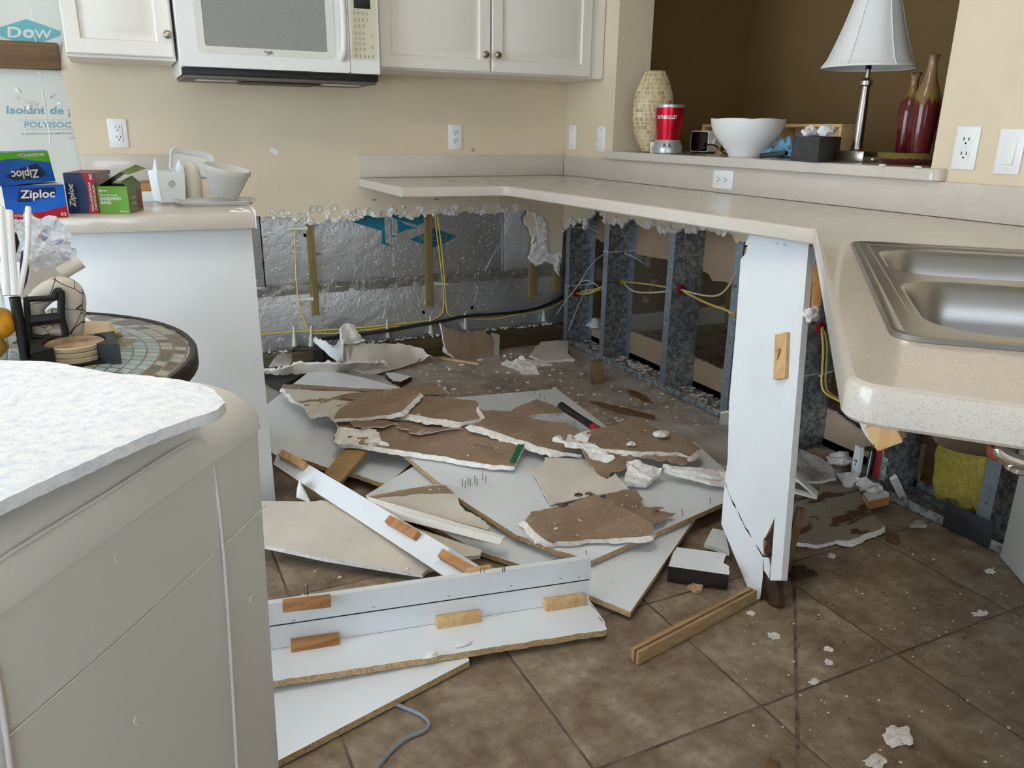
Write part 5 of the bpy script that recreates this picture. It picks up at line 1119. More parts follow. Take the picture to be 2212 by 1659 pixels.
for u, v in ((252, 1205), (295, 1555), (545, 1295)):
    MB().tube([face(u + 10, v - 9), face(u - 2, v - 8), face(u - 6, v + 4), face(u + 2, v + 10)], .0012, 6, smooth=1).build('moulded_mark', M_app, ap)
# fleecy white sheet on top
M_fleece = NT('white_fleece'); t = M_fleece; co = t.coord(); f = t.noise(75, co, 6, .7, .1)
t.B(Base_Color=t.ramp(f, [(.3, srgb(222, 228, 240)), (.5, srgb(244, 247, 252)), (.65, srgb(254, 254, 255))]), Roughness=.9); t.bump(f, .5, .006); M_fleece = t.m
P, o = poly(PX, '-160 752, 0 776, 120 787, 250 809, 330 817, 440 834, 464 842, 486 866, 470 882, 300 950, 120 1028, 0 1082, -200 1175, -420 1270, -520 900', z=.866)
prop(sheet('fleece_sheet', (P, o), .011, [M_fleece] * 3, jag=.0012, seg=.008, res=.02, wave=.006), 'fuzzy white fleece sheet lying over the top of the white appliance', 'sheet')
# ================================================================== the heap on the floor
def peel(name, a, b, scale=5, lo=.47, hi=.53, st=(1, 1, 1), extra=None):
    t = NT(name); co = t.coord(st); f = t.noise(scale, co, 8, .62, .6); c = t.mix(t.ramp(f, [(lo, 0.0), (hi, 1.0)]), a, b)
    if extra: c = t.mix(t.ramp(t.noise(scale * 1.7, t.coord((1.3, .8, 1), (0, 0, 1)), 6), [(.66, 0.0), (.70, 1.0)]), c, extra)
    t.B(Base_Color=c, Roughness=.85); t.bump(f, .25, .004); return t.m
K1, CR = srgb(136, 110, 86), srgb(210, 199, 182)
M_peelc = peel('peeled_cream_face', CR, K1, 6, .56, .6, (1, 2.2, 1)); M_peelk = peel('peeled_kraft_face', K1, srgb(180, 170, 156), 5, .6, .66, (1, 2, 1)); M_peeld = peel('dark_peeled_face', srgb(150, 138, 120), srgb(92, 66, 44), 5, .52, .56, (1, 3, 1))
DW = [M_kraft, M_board, M_gyp]; DWc = [M_board, M_kraft, M_gyp]; LAM = [M_lam, M_chip, M_chip]
GB = 'broken drywall pieces in the heap'; GL = 'white laminated boards in the heap'
def debris(zfn, s, th, mats, label, cat='drywall piece', name='drywall_sheet', group=GB, par=None, **kw):
    o = sheet(name, poly(zfn, s), th, mats, par, **kw)
    return prop(o, label, cat, group) if par is None else o
def board(zfn, s, label, **kw):
    kw.setdefault('jag', 0); kw.setdefault('res', 0)
    return debris(zfn, s, .016, LAM, label, 'board', 'laminated_board', GL, **kw)
def nail(p, par, h=.018, tilt=(0, 0), r=.0011):
    e = p + Vector((tilt[0] * h, tilt[1] * h, h)); return MB().tube([p - Vector((0, 0, .002)), e], r, 6).tube([e, e + Vector((tilt[0], tilt[1], 1)) * .0012], r * 1.6, 6).build('nail', M_steel, par)
def onz(zfn, u, v, z): return at(*zfn(u, v), z=z)
# --- boards
b_back = board(D1, '45 490 .060, 330 270 .060, 440 245 .060, 700 300, 960 370 .055, 1010 560, 1050 880 .045, 870 1030 .045 J.0015, 620 950 J.0015, 470 920 J.0015, 300 860 J.0015, 110 830, 60 800 .06', 'big cream laminated board at the left of the heap under the torn drywall')
b_p2 = board(D2, '-120 205 .045, 530 150, 690 135 .035, 1060 415 .032, 560 640 .03, -160 470 .045', 'white laminated board under the black tool handle at the back of the heap')
for u, v in ((530, 165), (570, 195), (600, 215), (740, 325), (820, 395)): nail(onz(D2, u, v + 8, .038), b_p2, .02, (random.uniform(-.2, .2), 0))
b_p3 = board(PX, '867 976 .100, 990 1075 .085, 1118 1157 .074 J.004, 1258 1206 .062, 1275 1212 .062, 1561 1087 .060, 1600 1045 .060, 1500 955 .07, 1200 925 .09, 960 950 .10', 'largest white laminated board in the middle of the heap with a row of upright staples')
for u, v in ((1385, 1035), (1405, 1045), (1425, 1028), (1440, 1035), (1470, 1010), (1485, 1030), (1523, 990), (1545, 1008)): nail(onz(D1, u, v + 8, .092), b_p3, .020, (.1, .1), .0013)
for u, v, h in ((1140, 1265, .016), (915, 1390, .024), (1615, 1065, .018), (1820, 980, .018)): nail(onz(D2, u, v, .064), b_p3, h, (-.15, .1))
b_p4 = board(PX, '1274 1286 .030, 1362 1322 .028, 1502 1118 .036, 1430 1090 .04, 1290 1195 .042, 1255 1235 .036', 'white laminated board with its corner pointing at the camera below the largest board')
b_p6 = board(PX, '788 1071 .060, 905 1000 .07, 985 1064 .06, 1118 1150 .05, 1240 1200 .036, 1128 1221 .022, 1038 1192 .024, 900 1120 .04', 'narrow whitish laminated board beside the broken brown edge, left of the largest board')
b_p7 = board(PX, '470 1712 .0195, 607 1640 .0195, 1014 1427 .0195, 1009 1415 .0195, 900 1390 .0195, 640 1392 .0195, 380 1560 .0195', 'white laminated board flat on the tiles below the toe-kick frame at front left')
# --- toe-kick frame: two upright strips on a base board with glue blocks
B0, B1 = at(560, 1408, z=.052), at(1273, 1296, z=.030); ax = (B1 - B0).normalized(); nv = Vector((ax.y, -ax.x, 0)).normalized()
if nv.dot(Vector(CAM) - B0) < 0: nv = -nv
upv = nv.cross(ax); upv = upv if upv.z > 0 else -upv; plv = (tuple(B0), np.array(nv)); L = (B1 - B0).length
tk_ = thing('toe_kick_frame', 'white L-shaped toe-kick frame with four glue blocks at the front of the heap', 'frame', B0.lerp(B1, .5), None)
sheet('base_board', poly(PX, '540 1411 .052, 1273 1296 .030, 1306 1342 .028 J.003, 1311 1360 .028 J.003, 1285 1364 .028 J.0012, 601 1470 .050, 540 1480 .05'), .016, LAM, tk_, jag=0, res=0)
Tk = frame(B0, ax, upv)
def hk(px, py): return (at(px, py, pl=plv) - B0).dot(upv)
h0 = hk(593, 1352) ; h1 = hk(1275, 1252); h2 = hk(592, 1304); h3 = hk(1268, 1207)
sy = 1 if (Tk.to_3x3() @ Vector((0, 1, 0))).dot(nv) > 0 else -1
def strip(z0a, z0b, z1a, z1b, y0, nm):
    y1 = y0 - sy * .016; v = [(0, y0, z0a), (L, y0, z0b), (L * .993, y0, z1b), (0, y0, z1a)]; v += [(x, y1, z) for x, y, z in v]
    return MB().add([Tk @ Vector(p) for p in v], [(0, 1, 2, 3), (7, 6, 5, 4), (0, 4, 5, 1), (1, 5, 6, 2), (2, 6, 7, 3), (3, 7, 4, 0)]).build(nm, M_lam, tk_)
strip(.0005, .0005, h0 - .002, h1 - .002, -sy * .001, 'upright_strip'); us = strip(h0 + .002, h1 + .002, h2, h3, 0, 'upright_strip')
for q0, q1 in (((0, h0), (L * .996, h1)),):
    mb = MB(); beam(mb, Tk @ Vector((q0[0], -sy * .004, q0[1])), Tk @ Vector((q1[0], -sy * .004, q1[1])), .005, .0042, 0, upv, bev=0); mb.build('joint', M_hole, tk_)  # dark strip set into the gap as its painted shade
def gblock(px0, py0, px1, py1, on, mat, hgt=.022, dep=.02):
    a = (at(px0, py0, pl=plv) - B0); b = (at(px1, py1, pl=plv) - B0); xa, xb = a.dot(ax), b.dot(ax); za, zb = a.dot(upv), b.dot(upv); T = frame(B0 + ax * xa + upv * za, ax * (xb - xa) + upv * (zb - za), nv)
    o = MB().box(0, -hgt / 2, .0004, math.hypot(xb - xa, zb - za), hgt / 2, dep, 0, .0012, T).build('glue_block', mat, on)
    for k in range(4):
        f = (k + .7) / 4.6; p = T @ Vector((f * math.hypot(xb - xa, zb - za), 0, dep)); MB().tube([p - ax * .003, p + ax * .003 + upv * .002], .0007, 5).build('staple', M_steel, o)
    return o
gblock(610, 1303, 713, 1292, tk_, M_block); gblock(628, 1392, 732, 1377, tk_, M_block, .03); gblock(940, 1341, 1034, 1327, tk_, M_blockl, .03); gblock(1173, 1302, 1260, 1290, tk_, M_blockl, .026)
p = at(665, 1286, pl=plv); MB().tube([p, p + upv * .02], .0013, 6).tube([p + upv * .02, p + upv * .022], [.0015, .0035], 8).build('screw', M_dark, tk_)
for px, py in ((1038, 1236), (1046, 1235), (1086, 1234), (1090, 1233)):
    p = at(px, py, pl=plv); MB().tube([p - upv * .002, p + upv * .012], .0011, 6).build('staple', M_steel, tk_)
for px, py in ((804, 1312), (967, 1288), (1101, 1266), (1208, 1250), (1248, 1247), (632, 1340)):
    p = at(px, py, pl=plv) + nv * .0004; MB().tube([p, p + ax * .006], .0008, 5).build('staple', M_steel, tk_)
for px, py in ((1275, 1305), (1280, 1309), (1293, 1333), (1297, 1337)):
    p = at(px, py, z=.0295); MB().tube([p, p + nv * .012], .0008, 5).build('staple', M_steel, tk_)
p = at(1040, 1238, pl=plv); MB().box(-.03, -.006, -.004, .03, .006, .004, 0, .001, frame(p - nv * .02, ax, upv) @ Matrix.Rotation(.1, 4, 'Z')).build('splinter', M_blockl, tk_)
p = at(1000, 1392, z=.042); MB().blob(p, (.022, .006, .004), 0, .4, 3).blob(at(930, 1415, z=.044), (.015, .01, .003), 0, .9, 4).build('glue_smear', M_white, tk_)
# --- diagonal plank with blocks
pk = thing('face_frame_rail', 'white plank with three wooden glue blocks lying diagonally across the left of the heap', 'plank', at(800, 1110, z=.08))
Pp, oo = poly(PX, '604 966 .135, 590 1003 .100, 960 1245 .056, 1052 1232 .088'); ck_ = sum(Pp, Vector()) / 4
sheet('plank', (Pp, oo), .016, [M_lam, M_tan, M_tan], pk, jag=0, res=0)
Nk = (Pp[1] - Pp[0]).cross(Pp[3] - Pp[0]).normalized(); Nk = Nk if Nk.z > 0 else -Nk
def onk(px, py): return at(px, py, pl=(tuple(ck_), np.array(Nk)))
for a, b, m in (((612, 984), (662, 1011), M_blockl), ((843, 1127), (905, 1162), M_block), ((957, 1201), (1030, 1243), M_block)):
    A, E = onk(*a), onk(*b); mb = MB(); beam(mb, A + Nk * .010, E + Nk * .010, .024, .0195, zd=Nk, bev=.0012); mb.build('glue_block', m, pk)
for a in ((620, 1015), (693, 1061), (754, 1100), (823, 1142), (927, 1210)): p = onk(*a); MB().tube([p, p + Nk * .0012 + Vector((.004, 0, 0))], .0014, 5).build('nail', M_dark, pk)
prop(sheet('wood_strip', poly(D1, '600 770 .102, 740 795 .102, 550 1020 .078, 445 950 .080'), .012, [M_tan] * 3, jag=0, res=0), 'flat tan wooden strip lying across the edge of the cream board', 'wood strip')
# --- drywall
debris(PX, '560 1082 .072, 671 1083 .07 J.003, 713 1081 .072, 790 1118 .070, 900 1140 .066, 1041 1188 .055 J.003, 1036 1199 .05, 993 1203 .045 J.003, 960 1222 .038, 935 1226 .034 J.003, 912 1240 .030, 700 1205 .042, 584 1180 .052, 540 1172 .055', .0127, DWc, 'large beige painted drywall sheet under the diagonal plank', jag=0, res=.06)
dt = debris(D3, '580 185 .100 J.003, 700 160 .10 J.003, 960 116 .10 J.002, 1022 120 .10 J.003, 1060 165 .098 J.003, 1110 245 .09 J.003, 1180 290 .086 J.004, 1255 345 .08, 1240 362 .08, 900 272 .09, 600 196 .1', .0127, DWc, 'triangular beige drywall piece with a torn brown top edge beside the white trim strip', jag=0)
debris(D3, '600 184, 780 146 J.003, 960 122 .1013, 1010 122 .1013, 1058 166 .0995, 985 162 J.003, 860 165 .1 J.003, 640 190 .1013', .002, [M_kraft] * 3, None, par=dt, name='torn_paper', jag=.002, res=0)
tw = thing('trim_strip', 'white moulded trim strip lying beside the triangular drywall piece', 'trim', at(900, 1110, z=.09))
sheet('flat', poly(D3, '585 182 .118, 1338 398 .088, 1330 408 .088, 790 268 .105, 600 200 .114'), .006, [M_trimw] * 3, tw, jag=0, res=0); sheet('flange', poly(D3, '600 203 .112, 790 270 .104, 1325 410 .088, 1308 446 .074, 780 310 .088, 640 240 .10'), .005, [M_trimw] * 3, tw, jag=0, res=0)
q = debris(D1, '500 735 .125 L.008, 545 640 .135, 520 600 .14, 700 570 .145, 1000 600 .15, 1400 620 .145, 1620 690 .138, 1780 750 .13, 1815 755 .128, 1750 888 .112, 1743 910 .110 L.010, 1500 885 L.012, 1200 832 L.012, 900 790 L.012, 720 762 L.006, 560 752', .0127, DW, 'long brown drywall piece with a green taped end across the middle of the heap', jag=.002, res=.05)
debris(D1, '500 735 .128, 545 640 .138, 640 648 J.004, 800 655 .142 J.004, 830 740 .128 J.004, 925 778 .118, 720 764 .122, 560 754 .126', .006, [M_gyp] * 3, None, par=q, name='exposed_gypsum', rough=.012, res=.015)
Pq, _ = poly(D1, '1770 750 .1305, 1815 756 .129, 1748 890 .1125, 1710 884 .1135'); patch([p + Vector((0, 0, .002)) for p in Pq], plain('green_tape', srgb(14, 96, 66), .6), q, 'end_tape')
a = onz(D1, 1465, 770, .1395); text3('07040908', a, onz(D1, 1630, 800, .1375), onz(D1, 1468, 755, .1395), M_ink, q, 'stamp', .001)
debris(D1, '620 590 .158, 790 575 .16, 930 605 .16, 1090 640 .157, 1390 645 .15, 1260 658 J.003, 1100 690 .146 J.004, 1040 680 J.006, 990 650 J.006, 970 655 J.006, 930 615 J.004, 830 640 J.004, 640 635 .15', .003, [M_peelk, M_kraft, M_gyp], 'ragged brown paper flap hanging over the long green-ended piece', jag=.002, res=.03)
dA = debris(D1, '150 375 .12 J.002, 165 348 .13, 250 345 .135, 640 372 .15, 850 382 .16, 1090 350 .152, 1195 335 .145 J.005, 1290 415 .135 J.004, 1240 420 .14, 1100 425 .165, 980 500 .165, 700 585 .148 J.006, 500 580 .132 J.006, 450 545 .13 J.006, 340 560 .115 J.006, 320 500 .115 J.006, 240 460 .112 L.01', .0127, [M_peelc, M_kraft, M_gyp], 'cream drywall piece with frayed brown edges at the left of the heap', jag=.003, res=.05)
debris(D1, '160 352 .1335, 250 347 .138, 640 374 .153, 850 384 .163, 830 394 .162, 620 388 .151 J.003, 300 372 .137 J.003, 168 374 .127', .003, [M_kraft] * 3, None, par=dA, name='torn_paper', jag=.002, res=0)
debris(D1, '490 438 .144, 640 405 .151, 840 385 .161, 1090 352 .155, 1195 337 .148 J.004, 1288 414 .139, 1100 423 .167, 980 470 .166, 820 440 .16, 640 450 .15', .003, [M_kraft] * 3, None, par=dA, name='torn_paper', jag=.003, res=0)
debris(D1, '505 585 .165, 540 520 .17, 640 460 .178, 830 395 .188, 1000 368 .196, 1080 385 .205, 1105 400 .205 L.014, 970 535 .19 L.012, 880 558 .18 J.002, 700 577 .168', .0127, DW, 'brown wedge-shaped drywall piece on top of the cream frayed one', jag=.0015, res=.05)
q = debris(D1, '970 540 .172 L.034, 1195 582 .168 L.034, 1395 605 .162, 1530 580 .167, 1500 490 .172, 1480 462 .172, 1290 440 .172, 1110 430 .18, 1030 455 .18', .0127, DW, 'dark brown drywall with a broad white broken front edge amid the heap', jag=.002, res=.04)
debris(D1, '1485 505 .185, 1515 482 .19, 1500 510 .182, 1540 578 .172, 1510 582 .171, 1480 525 .18', .006, [M_gyp] * 3, 'thin curled white plaster splinter standing between two brown pieces', 'plaster splinter', 'plaster_splinter', jag=.001, res=0)
debris(D2, '60 400 .166, 130 375 .168, 160 345 .17, 105 275 .178, 150 295 .172, 350 300 .16, 540 212 .145, 700 275 .132, 740 312 .13, 480 337 .152, 500 352 .15, 760 392 .14, 870 450 .14, 875 530 .125, 875 620 .113, 740 604 .12 L.034, 560 560 .128 L.034, 350 490 .142 L.03', .0127, DW, 'brown drywall with thick white broken front edge next to the black tool handle', jag=.0025, res=.05)
q = debris(D2, '660 495 .170, 780 470 .172, 950 430 .18, 1090 405 .18, 1210 365 .172, 1330 370 .162, 1430 430 .15 J.004, 1560 470 .142, 1690 530 .13 J.004, 1750 575 .125 L.015, 1660 632 .12 L.012, 1570 600 .13 L.014, 1200 590 .15 L.016, 1000 570 .16 L.02, 890 540 .165 L.016, 770 525 .17', .0127, DW, 'brown fan-shaped drywall piece at the top right of the heap', jag=.0025, res=.05)
debris(D2, '660 495 .173, 780 468 .175, 965 430 .182 J.003, 930 480 .178 J.003, 912 520 .171 J.003, 1010 562 .165, 890 545 .168, 770 532 .172', .006, [M_gyp] * 3, None, par=q, name='exposed_gypsum', rough=.01, res=.015)
for u, v, r, nm in ((1455, 475, .026, 0), (1235, 548, .016, 0)):
    p = onz(D2, u, v, .155); MB().blob((p.x, p.y, p.z + .004), (r, r * .8, r * .42), 0, .5, u, 3).build('gypsum_lump', M_gyp, q)
debris(D2, '855 540 .160, 930 560 .158, 1100 605 .152, 1500 625 .138, 1650 640 .128, 1640 690 .118 J.008, 1540 680 .12 J.006, 1300 640 .128 J.005, 1200 670 .12 J.004, 1180 730 .108 J.004, 1080 750 .10 J.004, 1060 800 .096 J.004, 980 760 .10 J.004, 930 700 .112 J.004, 890 620 .138', .004, [M_peelk, M_kraft, M_gyp], 'curled grey and brown paper face folded under the fan-shaped piece', jag=.003, res=.03, wave=.006)
debris(D2, '900 590 .150, 960 570 .155, 1100 610 .149, 1120 640 .14 J.004, 1060 680 .125 J.004, 1000 660 .13 J.004, 930 640 .14', .004, [M_gyp] * 3, 'flat white plaster patch on the curled paper face', 'plaster piece', 'plaster_piece', rough=.006, res=.015)
debris(D2, '1200 670 .124, 1300 660 .128, 1460 730 .114 J.003, 1400 780 .105 J.003, 1350 830 .098, 1180 822 .096 J.003, 1205 740 .11', .018, [M_gyp] * 3, 'thick white plaster chunk on the largest board', 'plaster piece', 'plaster_piece', rough=.012, res=.015)
debris(D2, '1470 690 .126, 1570 702 .122, 1945 752 .110, 1945 788 .106, 1800 772 .11, 1560 728 .117', .012, [M_gyp, M_kraft, M_gyp], 'upper of two white broken drywall edges reaching behind the tall panel', jag=.002, res=.03, rough=.006)
debris(D2, '1480 732 .110, 1600 747 .105, 1935 802 .092, 1930 843 .088, 1800 820 .095, 1545 752 .105', .010, [M_gyp, M_board, M_gyp], 'lower of two white broken drywall edges reaching behind the tall panel', jag=.002, res=.03, rough=.006)
debris(D2, '1330 375 .050, 1600 400 .05, 1965 405 .042, 1948 700 .05, 1650 690 .058, 1400 500 .058', .0127, [M_grey_board, M_kraft, M_gyp], 'dusty grey drywall sheet behind the fan-shaped piece', jag=.002)
debris(D2, '600 640 .106, 900 650 .107, 985 760 .102, 1060 800 .099, 1120 757 .102, 1215 870 .094 J.003, 1060 905 .09, 800 950 .087, 640 985 .086, 560 830 .093 J.003, 510 740 .1 J.004, 590 690 .104', .004, [M_board, M_kraft, M_gyp], 'cream painted drywall skin lying on the largest board', jag=.002)
q = debris(D2, '455 1105 .096 J.002, 500 1040 .10 J.003, 700 1000 .105 J.004, 780 985 .105, 960 905 .11, 1060 950 .106, 1240 1040 .096, 1390 1120 .09 L.006, 1402 1190 .085 L.006, 1390 1213 .085 L.012, 1270 1228 .082 L.008, 1100 1235 .083, 880 1250 .085 L.006, 700 1255 .085, 660 1275 .081, 600 1243 .083 L.022, 520 1180 .09 L.020', .0127, DW, 'brown drywall piece with mould stains on the front of the largest board', jag=.0015)
debris(D2, '1040 912 .096, 1150 887 .094 J.004, 1270 875 .09 J.005, 1310 930 .088 J.012, 1300 990 .086 J.014, 1480 1010 .083 J.010, 1420 1050 .082 J.010, 1570 1050 .080 J.006, 1480 1102 .081, 1405 1132 .086, 1390 1118 .0885, 1240 1040 .0945, 1060 950 .104', .0015, [M_kraft] * 3, 'frayed brown paper tail spreading from the mould-stained piece', 'paper', 'torn_paper_sheet', jag=.002, res=.04)
M_mould = mottled('mould', srgb(60, 48, 38), srgb(120, 96, 74), 45, .9)
for u, v, rx, ry in ((850, 915, .014, .012), (925, 905, .013, .008), (735, 985, .018, .009)):
    p = onz(D2, u, v, .113 if v < 950 else .108); MB().lathe([(1, -.0005), (.9, .0012), (.4, .0016), (.0001, .001)], 16, T=Matrix.Translation(p) @ Matrix.Diagonal((rx, ry, 1, 1))).build('mould_spot', M_mould, q)
# tool handle
A, E = onz(D2, 722, 262, .125), onz(D2, 985, 432, .135); d = (E - A).normalized()
hm = thing('hammer', 'black rubber tool handle at the back of the heap, red end under drywall', 'tool', A.lerp(E, .5))
MB().tube([A - d * .003, A, A.lerp(E, .1), A.lerp(E, .5), A.lerp(E, .9)], [.012, .0165, .0155, .013, .014], 16).build('grip', M_black, hm, angle=60); MB().tube([A.lerp(E, .9), E + d * .012], .014, 16).build('collar', plain('red_rubber', srgb(160, 30, 36), .5), hm)
# --- back of the heap
debris(F3, '1450 692 .02 J.001, 1250 712 .03, 1100 640 .05, 1005 560 .07, 1000 360 .16 J.003, 1250 330 .15 J.004, 1380 345 .135 J.004, 1560 345 .12 J.003, 1800 362 .105, 1960 405 .09, 2045 485 .06, 2100 505 .035 J.003, 1900 570 .012, 1690 632 .012', .0127, DWc, 'beige bowed drywall piece leaning on the sill plate at the back of the heap', jag=.001, res=.05)
debris(F3, '1000 360 .165, 965 190 .225 J.003, 1020 110 .25 J.003, 1120 112 .245, 1200 230 .2, 1270 312 .16, 1130 345 .155', .014, [M_gyp, M_kraft, M_gyp], 'upright rough white plaster flap standing above the bowed beige piece', 'plaster piece', 'plaster_piece', rough=.010, res=.012, jag=.003)
debris(F3, '640 300 .165, 665 262 .18 J.004, 780 310 .175 J.006, 850 360 .165 J.006, 875 372 .165 J.004, 960 290 .19 J.004, 1000 305 .18, 1005 360 .16, 1008 558 .075, 930 565 .08, 860 510 .10, 750 410 .135, 650 330 .16', .010, [M_lam, M_kraft, M_gyp], 'folded white-faced drywall flap beside the black plastic box', jag=.001, res=.03)
debris(F3, '20 612 .100, 300 605 .11, 440 560 .12 J.006, 690 560 .12 J.004, 900 568 .115 J.004, 1500 548 .075 J.003, 1520 570 .068 L.008, 1200 600 .07 L.01, 860 650 .07 L.012, 700 640 .075 L.014, 400 655 .078 L.014, 240 672 .08 L.012, 20 690 .08', .014, [M_gyp, M_board, M_gyp], 'long crumbling white drywall edge lying in front of the black plastic box', jag=.004, rough=.016, res=.02)
bx = thing('plastic_box', 'black plastic box lying open against the sill plate at left', 'box', at(663, 783, z=.06))
c0, c1 = at(*F3(388, 590), z=.045), at(*F3(768, 590), z=.045); rt_ = (c1 - c0).normalized(); ln = (c1 - c0).length; hh = .075
Tb = frame(c0, rt_); sgn = 1 if (Tb.to_3x3() @ Vector((0, 1, 0))).y > 0 else -1
ob = round_poly([V2(0, 0), V2(ln, 0), V2(ln, hh), V2(0, hh)], .012, 4); ib = inset(ob, .006); TZY = Tb @ Matrix(((1, 0, 0, 0), (0, 0, sgn, 0), (0, 1, 0, 0), (0, 0, 0, 1)))
mb = MB(); cv, fs = fill([ob, ib]); k = len(ob)
mb.add([TZY @ Vector((v.x, v.y, 0)) for v in cv], fs); mb.add([TZY @ Vector((p.x, p.y, z)) for z in (0, .05) for p in ob], [(i, (i + 1) % k, k + (i + 1) % k, k + i) for i in range(k)]); mb.add([TZY @ Vector((p.x, p.y, z)) for z in (0, .04) for p in ib], [(i, (i + 1) % k, k + (i + 1) % k, k + i) for i in range(k)]); mb.build('shell', M_dark, bx, recalc=False)
MB().prism(ib, .038, .05, 0, TZY).build('back_plate', M_black, bx)
debris(F3, '120 605 .10 J.002, 180 520 .13 J.004, 250 465 .14 J.004, 380 462 .13 J.003, 395 540 .11, 370 600 .1', .0127, [M_grey_board, M_kraft, M_gyp], 'small greyish drywall scrap between the white cabinet and the black plastic box', jag=.002)
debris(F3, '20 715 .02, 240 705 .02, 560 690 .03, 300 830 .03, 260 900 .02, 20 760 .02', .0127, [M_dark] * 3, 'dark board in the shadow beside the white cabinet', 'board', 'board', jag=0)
debris(F3, '1050 640 .05, 1250 705 .03, 1400 705 .025, 1680 860 .012, 1400 830 .012, 1150 730 .03', .012, [M_grey_board] * 3, 'narrow grey drywall strip running out to the small white chip', jag=.001)
debris(F3, '1510 690 .03, 1600 690 .03, 1822 735 .025, 1690 800 .03 J.004, 1600 790 .03 J.004, 1540 745 .03', .02, [M_lam, M_chipd, M_chipd], 'small white-faced particle board chip on the dusty floor at the back', 'chip', 'board_chip', jag=.002, res=0)
pf = at(1050, 780, z=0.004); pb_ = (tuple(at(1030, 772, z=.006)), np.array((.12, -.86, .5)))
Pq, oq = poly(Z5, '1280 862, 1310 890 J.003, 1420 930 J.002, 1570 915 J.002, 1605 945 J.002, 1655 930, 1680 948, 1674 1112, 1560 1095 J.003, 1480 1120 J.003, 1380 1100 J.003, 1310 1030 J.003, 1300 960', pl=pb_)
q = prop(sheet('drywall_sheet', (Pq, oq), .0127, DW, jag=.001, up=(0, -1, .4)), 'brown drywall piece propped against the sill plate below the cables', 'drywall piece', GB)
Pq, oq = poly(Z5, '1622 930, 1680 948, 1674 1112, 1648 1100, 1645 990', pl=(tuple(Pq[0]), pb_[1])); sheet('corner_bead', ([p + Vector(pb_[1]) * .003 for p in Pq], oq), .004, [M_grey_board] * 3, q, jag=0, res=0, up=(0, -1, .4))
Pq, oq = poly(Z5, '1305 1020 , 1390 1080, 1560 1090, 1600 1110, 1480 1128, 1380 1110, 1300 1050', pl=(tuple(at(1020, 768, z=.012)), pb_[1])); sheet('exposed_gypsum', (Pq, oq), .01, [M_gyp] * 3, q, jag=.003, rough=.01, res=.015, up=(0, -1, .4))
mb = MB(); beam(mb, onz(Z5, 1285, 1100, .012), onz(Z5, 1545, 1142, .012), .016, .012); prop(mb.build('wood_splinter', M_blockl), 'pale wood splinter on the floor under the propped brown piece', 'wood splinter')
debris(Z5, '1880 1080 .03, 1960 990 .05, 2045 985 .05, 2140 985 .04, 2140 1070 .02 J.003, 2185 1110 .012 J.003, 1960 1115 .015', .0127, DWc, 'beige drywall scrap lying in the back corner', jag=.002)
debris(Z5, '1690 1130 .012, 1790 1120 .02, 1830 1080 .045 J.004, 1860 1120 .03, 1930 1150 .02, 1945 1200 .01 J.004, 1830 1200 .01, 1800 1170 .012', .014, [M_gyp] * 3, 'crumpled white plaster piece on the dusty floor near the back corner', 'plaster piece', 'plaster_piece', rough=.02, res=.012, jag=.004)
debris(Z5, '1830 1105 .02, 1960 1110 .015, 2035 1140 .01, 1960 1145 .01, 1850 1130 .012', .01, [M_gyp] * 3, 'flat white plaster sliver in front of the beige corner scrap', 'plaster piece', 'plaster_piece', rough=.01, res=.015)
b0_, b1_ = at(*Z6(400, 1285), z=0), at(*Z6(480, 1285), z=0); T = frame(b0_ + Vector((0, 0, .0005)), b1_ - b0_); wv = (b1_ - b0_).length; zt_ = at(*Z6(440, 1135), pl=vplane((b0_ + b1_) / 2)).z
mb = MB(); mb.box(0, 0, 0, wv, .035, zt_, 0, .002, T @ Matrix.Rotation(-.12, 4, 'X')); prop(mb.build('wood_offcut', wood('offcut', srgb(96, 70, 44), srgb(126, 96, 62), None, 2)), 'short brown wood offcut standing on the floor in front of the steel studs', 'wood offcut')
for s, lab in (('640 1320 .012, 690 1325 .012, 770 1360 .01, 815 1410 .008, 750 1390 .01, 660 1345 .012', 'brown wood splinter beside the floor track'), ('390 1398 .012, 470 1405 .012, 700 1460 .01, 830 1495 .01, 820 1510 .01, 600 1470 .01', 'long thin brown wood splinter behind the fan-shaped piece')):
    prop(sheet('wood_splinter', poly(Z6, s), .008, [M_stick] * 3, jag=.0008, res=0), lab, 'wood splinter')
debris(Z6, '1275 1470 .10, 1330 1460 .11, 1350 1570 .03, 1262 1565 .03', .0127, DW, 'brown drywall scrap leaning on the stud behind the tall panel', jag=.001)
# --- floor pieces at the front
q = debris(D2, '1510 1440 .05, 1545 1340 .052, 1575 1300 .052, 1930 1345 .05 J.002, 1915 1415 .05, 1958 1440 .05 J.002, 1955 1503 .05', .044, [M_lam, plain('black_rot', srgb(34, 24, 18), .9), plain('black_rot', srgb(34, 24, 18), .9)], 'rotten dark board end with a white face on the tiles left of the tall panel', 'board end', 'board_end', None, jag=0, res=0)
debris(D2, '1775 1272 .03, 1835 1160 .03, 1925 1180 .03, 1960 1338 .03 J.002', .012, [M_lam, M_chipd, M_gyp], 'small white scrap tucked behind the tall panel', 'board end', 'board_end', None, jag=0, res=0)
debris(D4, '968 668 .010, 1000 652 J.003, 1062 650 J.003, 1045 692 .01 J.003, 1010 695', .009, [M_chip] * 3, 'little yellowish particle board crumb on a grout line', 'chip', 'board_chip', None, jag=.002, res=0)
ps = thing('plywood_strip', 'narrow plywood strip lying on the tiles under the tall panel', 'wood strip', at(1480, 1350, z=0))
A, E = at(1369, 1417, z=.0175), at(1625, 1283, z=.0175); vx = (E - A).normalized(); vy = Vector((-vx.y, vx.x, 0))
